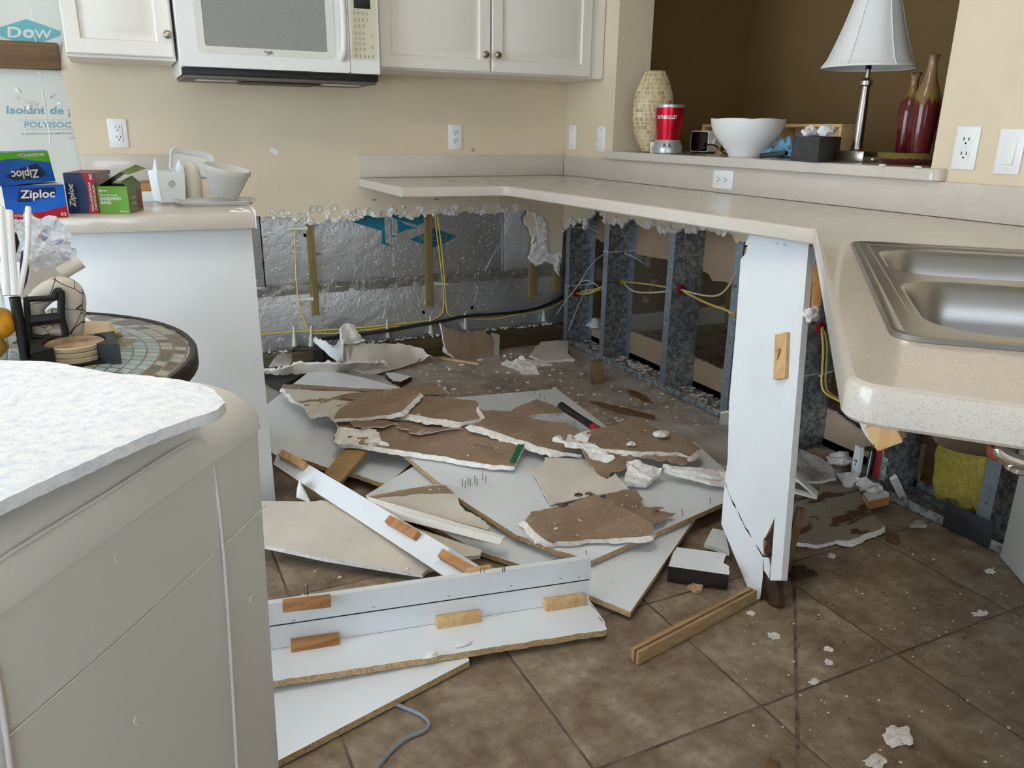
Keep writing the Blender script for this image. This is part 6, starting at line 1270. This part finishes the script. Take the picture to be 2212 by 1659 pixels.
for k, (o_, m) in enumerate(((-.0105, M_plyp), (-.0035, M_stick), (.0035, M_plyp), (.0105, M_ply))):
    mb = MB(); beam(mb, A + vy * o_, E + vy * o_, .0064, .034 - .005 * (k % 2), 0, bev=.0008); mb.build('ply_layer', m, ps)
# --- tall white panel leaning under the worktop
TLp, TRp, BRp = at(1620, 505, z=.862), at(1745, 530, z=.862), at(1655, 1300, z=.012)
Np = (TRp - TLp).cross(BRp - TLp).normalized(); Np = Np if Np.x < 0 else -Np
pp_ = (tuple(TLp), np.array(Np)); tp_ = thing('tall_panel', 'tall white cabinet end panel leaning under the worktop with a broken bottom', 'panel', BRp)
def onp(s): return poly(PX, s, pl=pp_)
up_ = tuple(Np)
sheet('panel', onp('1621 503, 1748 524, 1744 560, 1722 800, 1697 1035, 1676 1112, 1668 1130 J.003, 1654 1158 J.003, 1649 1165, 1649 1200 J.0015, 1636 1180 J.002, 1611 1140 J.002, 1596 1108 J.002, 1581 1080 J.002, 1566 1040, 1572 990, 1575 870, 1590 700, 1600 560, 1604 555 J.001, 1611 548, 1615 530, 1609 528'), .014, [M_lam, M_lam, M_chip], tp_, jag=0, res=0, up=up_)
sheet('broken_flap', onp('1566 1043, 1581 1084 J.002, 1596 1112 J.002, 1611 1144 J.002, 1636 1184 J.002, 1648 1204, 1648 1245, 1642 1293, 1636 1296 J.002, 1627 1299, 1603 1240, 1558 1132, 1562 1080'), .012, [M_lam, M_chipd, M_chipd], tp_, jag=0, res=0, up=up_)
sheet('torn_skin', onp('1648 1203, 1660 1205, 1664 1226 J.002, 1661 1250, 1650 1232'), .003, [M_lam] * 3, tp_, jag=.001, res=0, up=up_)
Pq, oq = onp('1650 1160, 1668 1128, 1677 1112, 1677 1160, 1665 1180 J.003, 1660 1196 J.003, 1652 1200, 1648 1196')
sheet('rotten_core', ([p - Np * .006 for p in Pq], oq), .012, [M_chipd] * 3, tp_, jag=.003, rough=.012, res=.012, up=up_)
Pq, oq = onp('1648 1240, 1670 1250, 1671 1308 J.004, 1655 1311 J.004, 1641 1303, 1645 1270'); sheet('rotten_post', ([p - Np * .012 for p in Pq], oq), .022, [M_chipd] * 3, tp_, jag=.002, rough=.012, res=.015, up=up_)
pa, pb2 = at(1749, 530, pl=pp_), at(1688, 1248, pl=pp_)
vx = (pb2 - pa).normalized(); back = -Np
sp2 = [at(1720, 530, pl=pp_), at(1749, 532, pl=pp_), at(1690, 1254, pl=pp_), at(1666, 1254, pl=pp_)]
off = Np * .004; mb = MB(); v = [p + off for p in sp2] + [p - Np * .016 for p in sp2]; mb.add(v, [(0, 1, 2, 3), (7, 6, 5, 4), (0, 4, 5, 1), (1, 5, 6, 2), (2, 6, 7, 3), (3, 7, 4, 0)]); mb.build('stile', M_lam, tp_)
T = frame(at(1697, 722, pl=pp_) + Np * .0004, at(1693, 820, pl=pp_) - at(1697, 722, pl=pp_), Np); ln = (at(1693, 820, pl=pp_) - at(1697, 722, pl=pp_)).length; wd = (at(1710, 770, pl=pp_) - at(1685, 768, pl=pp_)).length
gb = MB().box(0, -wd / 2, 0, ln, wd / 2, .016, 0, .0015, T).build('glue_block', M_blockl, tp_)
MB().blob(T @ Vector((ln * .38, .0, .018)), (.005, .004, .005), 0, .8, 2).blob(T @ Vector((ln * .5, -.004, .017)), (.004, .003, .012), 0, .6, 7).build('torn_fibre', M_block, gb)
for px, py in ((1676, 525), (1679, 527), (1692, 528), (1695, 530)): p = at(px, py, pl=pp_) + Np * .0006; MB().tube([p, p + (TRp - TLp).normalized() * .008], .0007, 5).build('staple', M_steel, tp_)
Pq, oq = onp('1603 556, 1609 532, 1615 532, 1612 556, 1607 560'); sheet('hole_rim', ([p - Np * .005 for p in Pq], oq), .004, [M_chip] * 3, tp_, jag=.001, res=0, up=up_)
mb = MB(); beam(mb, at(1747, 570, pl=pp_) - Np * .02 + Vector((.006, -.004, 0)), at(1740, 660, pl=pp_) - Np * .02 + Vector((.008, -.006, 0)), .022, .018); mb.build('cleat', M_block, tp_)
a = onz(F4, 175, 905, .13); b = onz(F4, 25, 1480, .004)
mb = MB(); beam(mb, at(1731, 1097, pl=vplane(b + Vector((.02, .02, 0)))), b + Vector((0, 0, .008)), .022, .014, 0, (-.4, -.8, .3)); prop(mb.build('wood_stick', M_stick), 'thin weathered stick leaning on the floor right of the tall panel', 'wood stick')
# --- under the sink
debris(F4, '-160 760 .05, 60 695 .05, 330 705 .05, 550 705 .042, 690 740 .036 J.003, 750 850 .03 J.003, 800 930 .025 J.004, 880 1040 .02 J.004, 940 1085 .018 L.012, 700 1192 .018 L.014, 560 1220 .018 J.003, 490 1215 .017 J.003, 400 1245 .016, 290 1258 .016, 140 1235 .018, -120 1180 .024', .0127, [M_peeld, M_kraft, M_gyp], 'large stained drywall sheet on the floor under the sink', jag=.003, res=.06)
debris(F4, '-60 345 .12, 80 372 .11, 250 450 .115, 440 560 .09, 485 675 .055 J.002, 380 692 .055, 200 690 .07, 40 640 .075, -80 600 .085', .0127, [peel('scuffed_face', srgb(120, 112, 104), srgb(160, 152, 144), 6), M_kraft, M_gyp], 'bowed grey drywall piece against the wall behind the tall panel', jag=.001, bend=lambda q: .012 * math.cos(q.y * 14))
debris(F4, '200 400 .11, 290 370 .11, 480 395 .10, 495 440 .08, 650 560 .05, 640 600 .045, 480 570 .06, 330 450 .09', .0127, DW, 'brown drywall scrap in the track beside the hanging receptacle', jag=.003)
p = onz(F4, 520, 500, .075); prop(MB().blob((p.x, p.y, .085), (.045, .03, .018), 0, .9, 4, 3).build('plaster_lump', M_gyp), 'white plaster lump on the brown scrap beside the hanging receptacle', 'plaster piece')
debris(F4, '740 775 .052, 975 798 .052, 985 815 .052, 790 858 .050', .03, [M_lam, M_chipd, M_block], 'white-topped board end on the floor below the red stud', 'board end', 'board_end', None, jag=0, res=0)
for A_, E_, w_, lab in (((45, 560, .13), (318, 800, .058), .03, 'white wooden lath lying over the stained sheet under the sink'), ((40, 745, .06), (320, 822, .052), .02, 'lower white lath meeting the other under the sink')):
    mb = MB(); beam(mb, onz(F4, *A_), onz(F4, *E_), w_, .008, zd=(.2, -.5, 1)); prop(mb.build('lath', M_trimw), lab, 'lath')
debris(F4, '495 605 .06, 620 595 .065, 700 640 .06, 640 720 .045, 580 720 .045', .006, [M_gyp, M_board, M_gyp], 'white curled paper scrap below the hanging receptacle', 'paper', 'torn_paper_sheet', None, jag=.002, res=.02, wave=.02)
debris(F4, '660 640 .06, 800 660 .06, 930 750 .05 J.003, 975 795 .045, 860 790 .045, 720 735 .045', .01, [M_gyp] * 3, 'white cracked plaster strip at the foot of the red stud', 'plaster piece', 'plaster_piece', None, jag=.004, rough=.02, res=.015)
mb = MB(); beam(mb, onz(F4, 1015, 640, .13), onz(F4, 1110, 840, .012), .022, .012, zd=(-.5, -.5, .3)); prop(mb.build('plaster_strip', M_gyp), 'slim pale strip leaning against the track right of the red stud', 'plaster piece')
q = debris(F4, '1170 1075 .012, 1225 1030 .014, 1270 1030 .014, 1325 1078 .012', .01, [M_grey_board] * 3, 'small grey triangular chip on the dark floor under the sink', 'chip', 'board_chip', None, jag=.001, res=0)
p = onz(F4, 1010, 1225, .0); prop(MB().box(-.02, -.014, .0005, .012, .016, .022, 0, .003, Matrix.Translation(p) @ Matrix.Rotation(.7, 4, 'Z')).build('rust_block', mottled('rusty_block', srgb(84, 48, 30), srgb(122, 92, 70), 40, .9)), 'small rusty brown block on the dark floor under the sink', 'chip')
p = at(1725, 1245, z=0); prop(MB().blob((p.x, p.y, .012), (.03, .022, .014), 0, .9, 5, 3).blob((p.x + .03, p.y - .01, .006), (.016, .012, .007), 0, .9, 6, 2).build('rotten_crumbs', M_chipd), 'dark heap of rotten wood crumbs right of the tall panel', 'rotten wood', None, 'stuff')
# loose flakes on the tiles that can be told apart
for px, py, r, lab in ((1940, 1596, .028, 'largest white plaster flake on the front tiles'), (1890, 1648, .018, 'white flake cut by the bottom edge of the picture'), (1760, 1474, .010, 'round white flake right of the diagonal grout line at the front'), (2117, 1327, .012, 'long white flake on the tiles at the far right'), (1790, 1432, .009, 'white flake between the two front tiles'), (1672, 1375, .013, 'white flake near the foot of the tall panel'), (1787, 1403, .010, 'crumbled flake right of the diagonal seam'), (1622, 1326, .010, 'white flake beside the end of the plywood strip'), (2138, 1236, .012, 'white flake by the far right panel'), (1796, 1203, .012, 'flake in front of the stained sheet')):
    p = at(px, py, z=0); k = 1.6 if 'long' in lab else 1
    prop(MB().blob((p.x, p.y, r * .22), (r * k, r * .8, r * .3), 0, .9, px, 3).build('plaster_flake', M_gyp, angle=25), lab, 'plaster flake', 'loose plaster flakes')
p = at(1666, 1662, z=0); prop(MB().box(-.014, -.012, .0005, .014, .012, .012, 0, .002, Matrix.Translation(p) @ Matrix.Rotation(.4, 4, 'Z')).build('wood_block', M_stick), 'little wood block at the bottom edge of the picture', 'wood block')
# fine crumbs nobody could count
def crumbs(nm, lab, n, gen, mat, rmin=.0012, rmax=.006):
    mb = MB()
    for i in range(n):
        x, y, z = gen(); r = rmin + (rmax - rmin) * random.random() ** 3
        mb.blob((x, y, z + r * .3), (r * random.uniform(.8, 1.6), r, r * .5), 0, .6, i, 1)
    return prop(mb.build(nm, mat), lab, 'crumbs', None, 'stuff')
def pxfloor(u0, v0, u1, v1):
    def g(): q = at(random.uniform(u0, u1), random.uniform(v0, v1), z=0); return q.x, q.y, 0
    return g
crumbs('plaster_crumbs', 'white plaster crumbs scattered over the dusty floor at the back', 800, pxfloor(900, 765, 1560, 930), M_gyp, .001, .011)
crumbs('plaster_crumbs', 'white plaster specks on the tiles at the front right', 230, pxfloor(1560, 1180, 2212, 1659), M_gyp, .0006, .0035)
crumbs('dirt_crumbs', 'dark dirt specks on the tiles under the sink', 260, pxfloor(1700, 1160, 2212, 1430), M_chipd, .0006, .0026)
dg = bpy.context.evaluated_depsgraph_get()
def onheap():
    while True:
        q = at(random.uniform(640, 1560), random.uniform(780, 1250), z=.1)
        ok, loc, nn, i_, ob_, m_ = SC.ray_cast(dg, Vector((q.x, q.y, .7)), Vector((0, 0, -1)))
        if ok and nn.z > .6 and loc.z < .3 and 'panel' not in ob_.name: return loc.x, loc.y, loc.z
crumbs('plaster_crumbs', 'fine white plaster crumbs scattered over the boards and brown drywall of the heap', 520, onheap, M_gyp, .0008, .0045)
# ================================================================== cables, ties, fittings
YC = .046
def cab(zfn, s, y=None, x=None):
    return [at(*zfn(*[float(a) for a in q.split()]), y=y, x=x) for q in s.split(',')]
def cable(zfn, s, r, mat, label, y=None, x=None, pts=None, cat='cable', name='cable', grp='yellow cables'):
    return prop(MB().tube(pts or cab(zfn, s, y, x), r, 8, smooth=2).build(name, mat, angle=80), label, cat, grp)
cable(Z5, '302 120, 305 175, 303 400, 315 650, 345 800, 385 890, 402 925, 430 938, 600 936, 780 912, 1000 885', .0036, M_yel, 'yellow cable dropping beside the leftmost furring strip and turning along the floor', YC)
cable(Z5, '-60 955, 65 945, 300 922, 600 910, 900 882, 1200 852, 1262 832, 1308 788, 1300 600, 1262 300, 1240 110', .0036, M_yel, 'yellow cable running low from the white cabinet and rising right of the middle strip', YC)
cable(Z5, '1256 110, 1290 350, 1312 600, 1322 790, 1345 815, 1400 826, 1500 838, 1650 842, 1750 816, 1950 790, 2050 752, 2120 706', .0036, M_yel, 'yellow cable dropping by the middle strip and running on to the back corner', YC - .006)
cable(Z5, '480 968, 600 955, 740 938, 900 920, 1100 882, 1300 850, 1450 812, 1700 800, 1900 775, 2020 732, 2125 672', .0058, M_blkcable, 'thick black cable running low along the insulation', YC - .012, grp='black cables')
cable(Z5, '470 978, 600 968, 740 946, 900 928, 1100 892, 1300 858, 1450 822, 1700 808, 1900 784, 2020 744, 2125 690', .0052, M_blkcable, 'second black cable lying just under the thick one', YC - .025, grp='black cables')
def standoff(u0, v0, u1, v1, lab):
    """tapered clip from its wide foot to its narrow tip"""
    a, b = at(*Z5(u0, v0), y=YC - .004), at(*Z5(u1, v1), y=YC - .004)
    t = thing('cable_standoff', lab, 'cable clip', a, 'translucent cable clips')
    d = (b - a); MB().tube([a, a + d * .03, a + d * .55, a + d * .6], [.012, .012, .007, .007], 8).build('foot', M_clip, t); MB().tube([a + d * .6, a + d * .94, b], [.0055, .0048, .004], 8).build('tip', M_clip, t)
for q, lab in (((300, 1020, 293, 890), 'upright clip nearest the white cabinet on the sill plate'), ((410, 1040, 412, 885), 'upright clip where the yellow cable turns'), ((928, 962, 922, 842), 'upright clip midway along the sill plate'), ((1218, 936, 1213, 818), 'upright clip below the middle furring strip'), ((1450, 905, 1447, 800), 'upright clip behind the propped brown piece'), ((1978, 852, 1975, 742), 'upright clip nearest the back corner'), ((385, 228, 250, 235), 'sideways clip at the top of the leftmost furring strip'), ((425, 702, 325, 710), 'sideways clip low on the leftmost furring strip'), ((1236, 600, 1335, 604), 'sideways clip on the middle furring strip')): standoff(*q, lab)
# cables through the studs of the right wall
XM = .115
def grommet(yw, px, py, mat, lab, r=.022):
    if yw > -.6: yw += .0405
    p = at(px, py, y=yw - .002); mb = MB(); n = 8
    mb.lathe([(r, 0), (r, .007), (r * .5, .009), (r * .45, 0)], n, T=Matrix.Translation((p.x, yw - .0012, p.z)) @ Matrix.Rotation(PI / 2, 4, 'X') @ Matrix.Rotation(PI / 8, 4, 'Z'), cap=False)
    return prop(mb.build('grommet', mat), lab, 'grommet', 'cable grommets'), Vector((p.x, yw - .002, p.z))
M_ygr = plain('yellow_grommet', srgb(206, 178, 36), .4)
_, g1 = grommet(SY[0], 1245, 633, M_red, 'red grommet in the corner stud'); _, g2 = grommet(SY[1], 1344, 608, M_ygr, 'yellow grommet in the second stud from the back corner', .015)
_, g3 = grommet(SY[2], 1470, 625, M_red, 'red grommet in the brightest stud'); _, g4 = grommet(SY[3], 1590, 679, M_ygr, 'yellow grommet beside the left edge of the tall panel', .015)
_, g5 = grommet(SY[4], 1773, 708, M_red, 'red grommet in the stud right of the tall panel')
def thru(pts, lab, mat=M_yel, r=.0042, grp='cables through the studs'): return cable(None, None, r, mat, lab, pts=pts, grp=grp)
Y = lambda p, dy: p + Vector((0, dy, 0))
thru([Vector((.06, .03, .26)), Y(g1, .03), Y(g1, -.02), at(1262, 628, y=-.15), at(1285, 626, y=-.25), at(1305, 617, y=-.34), Y(g2, .03), Y(g2, -.02), at(1375, 611, y=-.55), at(1410, 615, y=-.7), at(1436, 620, y=-.85), Y(g3, .03), Y(g3, -.02)], 'upper yellow cable threaded from the corner stud to the red grommet of the brightest stud')
thru([Y(g1, -.005), at(1258, 636, y=-.13), at(1282, 631, y=-.24), Y(g2, .02) + Vector((0, 0, -.004))], 'second yellow cable between the first two studs')
thru([Y(g2, -.01), at(1356, 622, y=-.5), at(1375, 632, y=-.58), at(1405, 632, y=-.72), at(1434, 631, y=-.84), Y(g3, .02)], 'cream cable sagging between the second and third studs', M_cream)
thru([Y(g3, -.01), at(1500, 634, y=-1.05), at(1530, 640, y=-1.16), at(1550, 639, y=-1.23), at(1562, 632, y=-1.28), at(1575, 618, y=-1.33), at(1590, 590, y=-1.45)], 'cream cable curving up right of the brightest stud', M_cream)
thru([Y(g3, -.01), at(1492, 638, y=-1.02), at(1520, 652, y=-1.13), at(1545, 662, y=-1.22), at(1568, 669, y=-1.3), Y(g4, .02), Y(g4, -.03), at(1640, 690, y=-1.55), Y(g5, .1), Y(g5, .02), Y(g5, -.01)], 'thick yellow cable dropping from the brightest stud towards the tall panel', r=.0052)
for k, dx in enumerate((0, 8)):
    thru([Y(g5, -.004), at(1776 + dx, 725, y=SY[4] - .03), at(1779 + dx, 755, y=SY[4] - .035), at(1776 + dx, 800, y=SY[4] - .035), at(1774 + dx, 830, y=SY[4] - .04), at(1780 + dx, 848, y=SY[4] - .06), at(1800 + dx, 860, y=SY[4] - .12), at(1830, 874, y=SY[4] - .2)], ('yellow cable hanging down the stud right of the tall panel', 'twin yellow cable beside it on the stud right of the tall panel')[k])
def tie(pts, lab, r=.0019): return prop(MB().tube(pts, r, 6, smooth=1).build('cable_tie', M_tie, angle=80), lab, 'cable tie', 'cable ties')
def round_stud(yw, z, lab, tail=None, z2=None):
    z2 = z if z2 is None else z2; f = .0025
    P = [Vector((XS0 - f, yw + .042, z)), Vector((XS0 - f, yw - f, z)), Vector((XS1 - .02, yw - f, z2)), Vector((XS1 + f, yw - f, z2))]
    t = thing('cable_tie', lab, 'cable tie', P[1], 'cable ties'); MB().tube(P, .0022, 6).build('strap', M_tie, t)
    if tail: MB().tube(tail, .002, 6, smooth=1).build('tail', M_tie, t); MB().box(-.003, -.003, -.003, .003, .003, .003, 0, .0006, Matrix.Translation(tail[0])).build('lock', M_tie, t)
zq = at(1320, 546, x=XS0).z
round_stud(SY[1], at(1307, 543, x=XS0).z, 'white cable tie around the second stud with a tail pointing right', [at(1350, 547, y=SY[1] - .004), at(1370, 556, y=SY[1] - .05), at(1391, 569, y=SY[1] - .08)])
round_stud(SY[0], at(1221, 615, x=XS0).z, 'white cable tie around the corner stud by the red grommet')
round_stud(SY[0], at(1228, 491, x=XS0).z, 'white cable tie high on the corner stud with a tail pointing right', [at(1264, 490, y=SY[0] - .004), at(1280, 496, y=SY[0] - .04), at(1294, 502, y=SY[0] - .06)])
round_stud(SY[3], at(1568, 673, x=XS0).z, 'white cable tie around the stud at the left edge of the tall panel')
round_stud(SY[4], at(1725, 812, x=XS0).z, 'white cable tie around the stud right of the tall panel', [at(1771, 812, y=SY[4] - .004), at(1782, 808, y=SY[4] - .02), at(1793, 803, y=SY[4] - .03)])
tie([at(1304, 549, x=.03), at(1285, 562, y=-.25), at(1265, 590, y=-.17), at(1245, 622, y=-.12), at(1225, 645, y=-.12), at(1201, 681, y=-.12)], 'long loose white tie bowing from the second stud past the red grommet')
tie([at(1228, 714, y=-.2), at(1245, 670, y=-.18), at(1262, 632, y=-.16), at(1270, 615, y=-.16), at(1282, 610, y=-.2), at(1292, 620, y=-.24)], 'loose white tie hooking down in front of the corner stud')
tie([at(1248, 618, y=-.10), at(1258, 606, y=-.12), at(1276, 606, y=-.18), at(1288, 614, y=-.22), at(1294, 622, y=-.24)], 'small looped white tie above the red grommet of the corner stud')
p = at(1284, 706, x=.192)
prop(sheet('plaster_piece', poly(Z6, '358 885, 400 850 J.002, 408 838 J.003, 450 850, 452 905 J.003, 400 908', pl=vplane(p)), .008, [M_gyp] * 3, jag=.002, rough=.012, res=.012, up=(-.5, -.8, .2)), 'white torn plaster scrap caught between the first two studs', 'plaster piece')
# insulation wool and a low metal plate in the last bay
wy0, wy1 = SY[5] - .03, y7 + .03
bm = bmesh.new(); bmesh.ops.create_icosphere(bm, subdivisions=5, radius=1)
pc = at(2100, 1020, x=.10); pb_ = at(2095, 1118, x=.10)
for v in bm.verts:
    d = v.co.copy(); k = 1 + .25 * noise.noise(d * 2.2 + Vector((4, 2, 1))) + .10 * noise.noise(d * 6) + .04 * noise.noise(d * 22)
    m = max(abs(d.x), abs(d.y), abs(d.z)); d = d / (m ** .6)
    v.co = Vector((.10 + d.x * .055 * k, pc.y + d.y * .105 * k, .30 + d.z * .24 * k))
M_wool = NT('insulation_wool'); t = M_wool; co = t.coord(); f = t.noise(70, co, 6, .7, 1.0); t.B(Base_Color=t.ramp(f, [(.3, srgb(168, 150, 50)), (.6, srgb(214, 198, 98))]), Roughness=1.0); t.bump(f, .8, .01); M_wool = t.m
prop(MB().bm(bm).build('insulation_wool', M_wool, angle=80), 'fluffy yellow insulation wool between the last two studs under the sink', 'insulation')
pA, pB = at(*F4(1460, 1100), x=XS0 - .004), at(*F4(1915, 1180), x=XS0 - .004); ztp = .085
prop(MB().box(XS0 - .006, pB.y, .003, XS0 - .003, pA.y, ztp, 0, .0008).build('metal_plate', plain('dark_sheet_metal', srgb(70, 74, 82), .5, .6)), 'low dark metal plate in front of the yellow insulation', 'plate')
# hanging receptacle and its box
rp = at(*F4(705, 490), x=-.01); hb = thing('outlet_box', 'grey outlet box with a dangling white receptacle under the worktop beside the red stud', 'outlet', rp - Vector((0, 0, .05)))
T = frame(rp, (-.35, -.9, 0)); s = Mp(rp)
MB().prism(round_poly([V2(-.020, -.052), V2(.012, -.052), V2(.02, -.03), V2(.02, .03), V2(.012, .052), V2(-.020, .052)], .006, 3), 0, .012, 0, T @ Matrix(((1, 0, 0, 0), (0, 0, -1, 0), (0, 1, 0, 0), (0, 0, 0, 1)))).build('receptacle', M_white, hb)
for dx, dz in ((-.006, .0), (.006, .002), (0, -.012)): MB().box(dx - .0014, -.0135, dz - .004, dx + .0014, -.0115, dz + .004, 0, 0, T).build('slot', M_hole, hb)
MB().lathe([(.008, 0), (.009, .02), (.006, .03), (.0001, .032)], 14, T=T @ Matrix.Translation((.004, .012, .045)) @ Matrix.Rotation(-PI / 2, 4, 'X')).build('terminal', M_steel, hb)
bb = at(*F4(840, 520), x=.02); T2 = frame(bb, (0, -1, 0))
MB().box(-.028, -.0, -.058, -.025, .05, .058, 0, .001, T2).box(-.028, .048, -.058, .028, .05, .058, 0, .001, T2).box(.025, 0, -.058, .028, .05, .058, 0, .001, T2).box(-.028, 0, .055, .028, .05, .058, 0, .001, T2).box(-.028, 0, -.058, .028, .05, -.055, 0, .001, T2).build('box_shell', M_galv, hb)
MB().box(.028, -.004, -.04, .05, -.002, .04, 0, .0008, T2).box(.05, -.004, .015, .06, -.002, .03, 0, .0008, T2).box(.05, -.004, -.03, .06, -.002, -.015, 0, .0008, T2).build('mounting_bracket', M_galv, hb)
for k, (c, nm) in enumerate(((M_white, 'wire'), (plain('green_wire', srgb(36, 84, 66), .5), 'wire'), (M_black, 'wire'))):
    MB().tube([at(*F4(770 + 12 * k, 640), x=.01), at(*F4(790 + 14 * k, 540), x=.005), at(*F4(815 + 8 * k, 420), x=.015), at(*F4(838, 300), x=.03)], .0022, 6, smooth=2).build(nm, c, hb)
p = rp + Vector((-.004, -.02, -.075)); prop(MB().prism(round_poly([V2(-.03, -.02), V2(.03, -.02), V2(.016, .022), V2(-.016, .022)], .004, 3), 0, .003, 0, frame(p, (-.3, -.9, .1)) @ Matrix.Rotation(1.2, 4, 'X')).build('broken_wall_plate', M_white), 'broken white wall plate piece under the dangling receptacle', 'wall plate')
p = at(1748, 677, pl=pp_) - Np * .008; prop(MB().blob(p, (.022, .016, .018), 0, .6, 3, 3).build('paper_scrap', M_gyp), 'torn white and grey scrap stuck to the edge of the tall panel', 'paper')
# parts hanging under the sink corner
a = at(1884, 915, z=.872); b = a + Vector((.03, .0, -.07)); vr, va = side(a)
wbk = thing('support_block', 'pale broken wooden block hanging under the worktop corner', 'wood block', b)
e0 = at(1897, 907, pl=vplane(a)); e1 = at(1924, 958, pl=vplane(a)); mb = MB(); beam(mb, e0, e1, .025, .022, 0, -va, bev=.002); mb.build('core', M_blockl, wbk)
mb = MB(); beam(mb, at(1925, 905, pl=vplane(a)) + va * .004, at(1948, 945, pl=vplane(a)) + va * .004, .010, .02, 0, -va); mb.build('ply_edge', M_stick, wbk)
MB().tube([at(1869, 905, pl=vplane(a)), at(1878, 930, pl=vplane(a)), at(1897, 952, pl=vplane(a))], .006, 8, smooth=1).build('caulk', M_gyp, wbk)
sc_ = thing('sink_clip', 'chrome sink clip with a bolt and rusty end under the worktop at right', 'clip', at(2180, 985, z=.86)); A0 = at(2160, 968, z=.862); pl = vplane(A0)
w = lambda u, v, d=0: at(*F4(u, v), pl=vplane(A0 + side(A0)[1] * d))
MB().tube([w(1960, 350), w(2010, 420), w(2090, 470), w(2190, 500), w(2260, 520)], [.006, .008, .009, .009, .009], 12, smooth=1).build('arm', M_chrome, sc_, angle=70)
MB().tube([w(1945, 360), w(1920, 410), w(1950, 450), w(2000, 440)], .0055, 10, smooth=1).build('rusty_end', mottled('rust', srgb(110, 46, 22), srgb(168, 84, 44), 80, .8), sc_, angle=70)
MB().tube([w(2190, 380), w(2190, 600)], .004, 10).build('bolt', M_steel, sc_); MB().lathe([(.010, 0), (.013, .002), (.013, .006), (.009, .009)], 18, w(2180, 590)).build('nut', M_chrome, sc_)
e0, e1 = at(2150, 1192, z=0), at(2212, 1264, z=0); d = (e1 - e0).normalized(); ep = e0 + d * .62
T = frame(e0, d); yy = 1 if (T.to_3x3() @ Vector((0, 1, 0))).x > 0 else -1
prop(MB().box(.03, min(0, yy * .02), .001, .62, max(0, yy * .02), .868, 0, .001, T).build('end_panel', mottled('grey_white_panel', srgb(206, 202, 196), srgb(214, 211, 206), 5, .5)), 'greyish white cabinet side panel at the far right under the worktop', 'panel')
# grey cord at the front
prop(MB().tube([at(820, 1500, z=.006), at(855, 1522, z=.005), at(905, 1540, z=.005), at(930, 1560, z=.005), at(920, 1580, z=.005), at(880, 1592, z=.005), at(840, 1625, z=.005), at(800, 1680, z=.005)], .0042, 10, smooth=2).build('power_cord', plain('grey_cord', srgb(128, 134, 142), .5)), 'grey cord looping out from under the front white board', 'cord')
# nails left in the wall under the worktop and the curl of white film in the heap
for px, py in ((803, 432), (938, 431)):
    p = at(px, py, y=.02); prop(MB().tube([p, p + Vector((.012, -.03, .004))], .002, 6).build('nail', M_steel), ('bent nail in the wall under the left end of the worktop', 'nail in the wall under the middle of the worktop')[px > 900], 'nail', 'nails left in the wall')
prop(sheet('film_curl', poly(D1, '268 1020 .10, 290 1015 .11, 345 1150 .07, 270 1135 .075'), .002, [M_lam] * 3, jag=0, res=.01, bend=lambda q: .015 * math.cos(q.x * 60)), 'curled white strip under the diagonal plank at left', 'scrap')
for k, (px, py, s_) in enumerate(((592, 327, .02), (1022, 324, .012))):
    p = at(px, py, y=.0196)
    MB().lathe([(.0001, .0002), (1, .0002)], 18, T=Matrix.Translation(p) @ Matrix.Rotation(PI / 2, 4, 'X') @ Matrix.Rotation(-.5, 4, 'Z') @ Matrix.Diagonal((s_, s_ * .6, 1, 1)), cap=False).build('wall_spot', plain('reflected_spot', srgb(238, 236, 232), .7) if k == 0 else plain('smudge', srgb(170, 155, 130), .8), wb)  # first spot: small light reflection on the wall, painted as a pale disc
# diagonal joint where the sink cabinet stood
a, b = at(1716, 1268, z=0), at(1724, 1690, z=0); mb = MB(); beam(mb, a + Vector((0, 0, .0004)), b + Vector((0, 0, .0004)), .008, .0012, bev=0)
prop(mb.build('caulk_line', mottled('dirty_caulk', srgb(78, 62, 48), srgb(140, 122, 104), 30, .9)), 'dirty caulk line running diagonally across the front tiles', 'caulk')
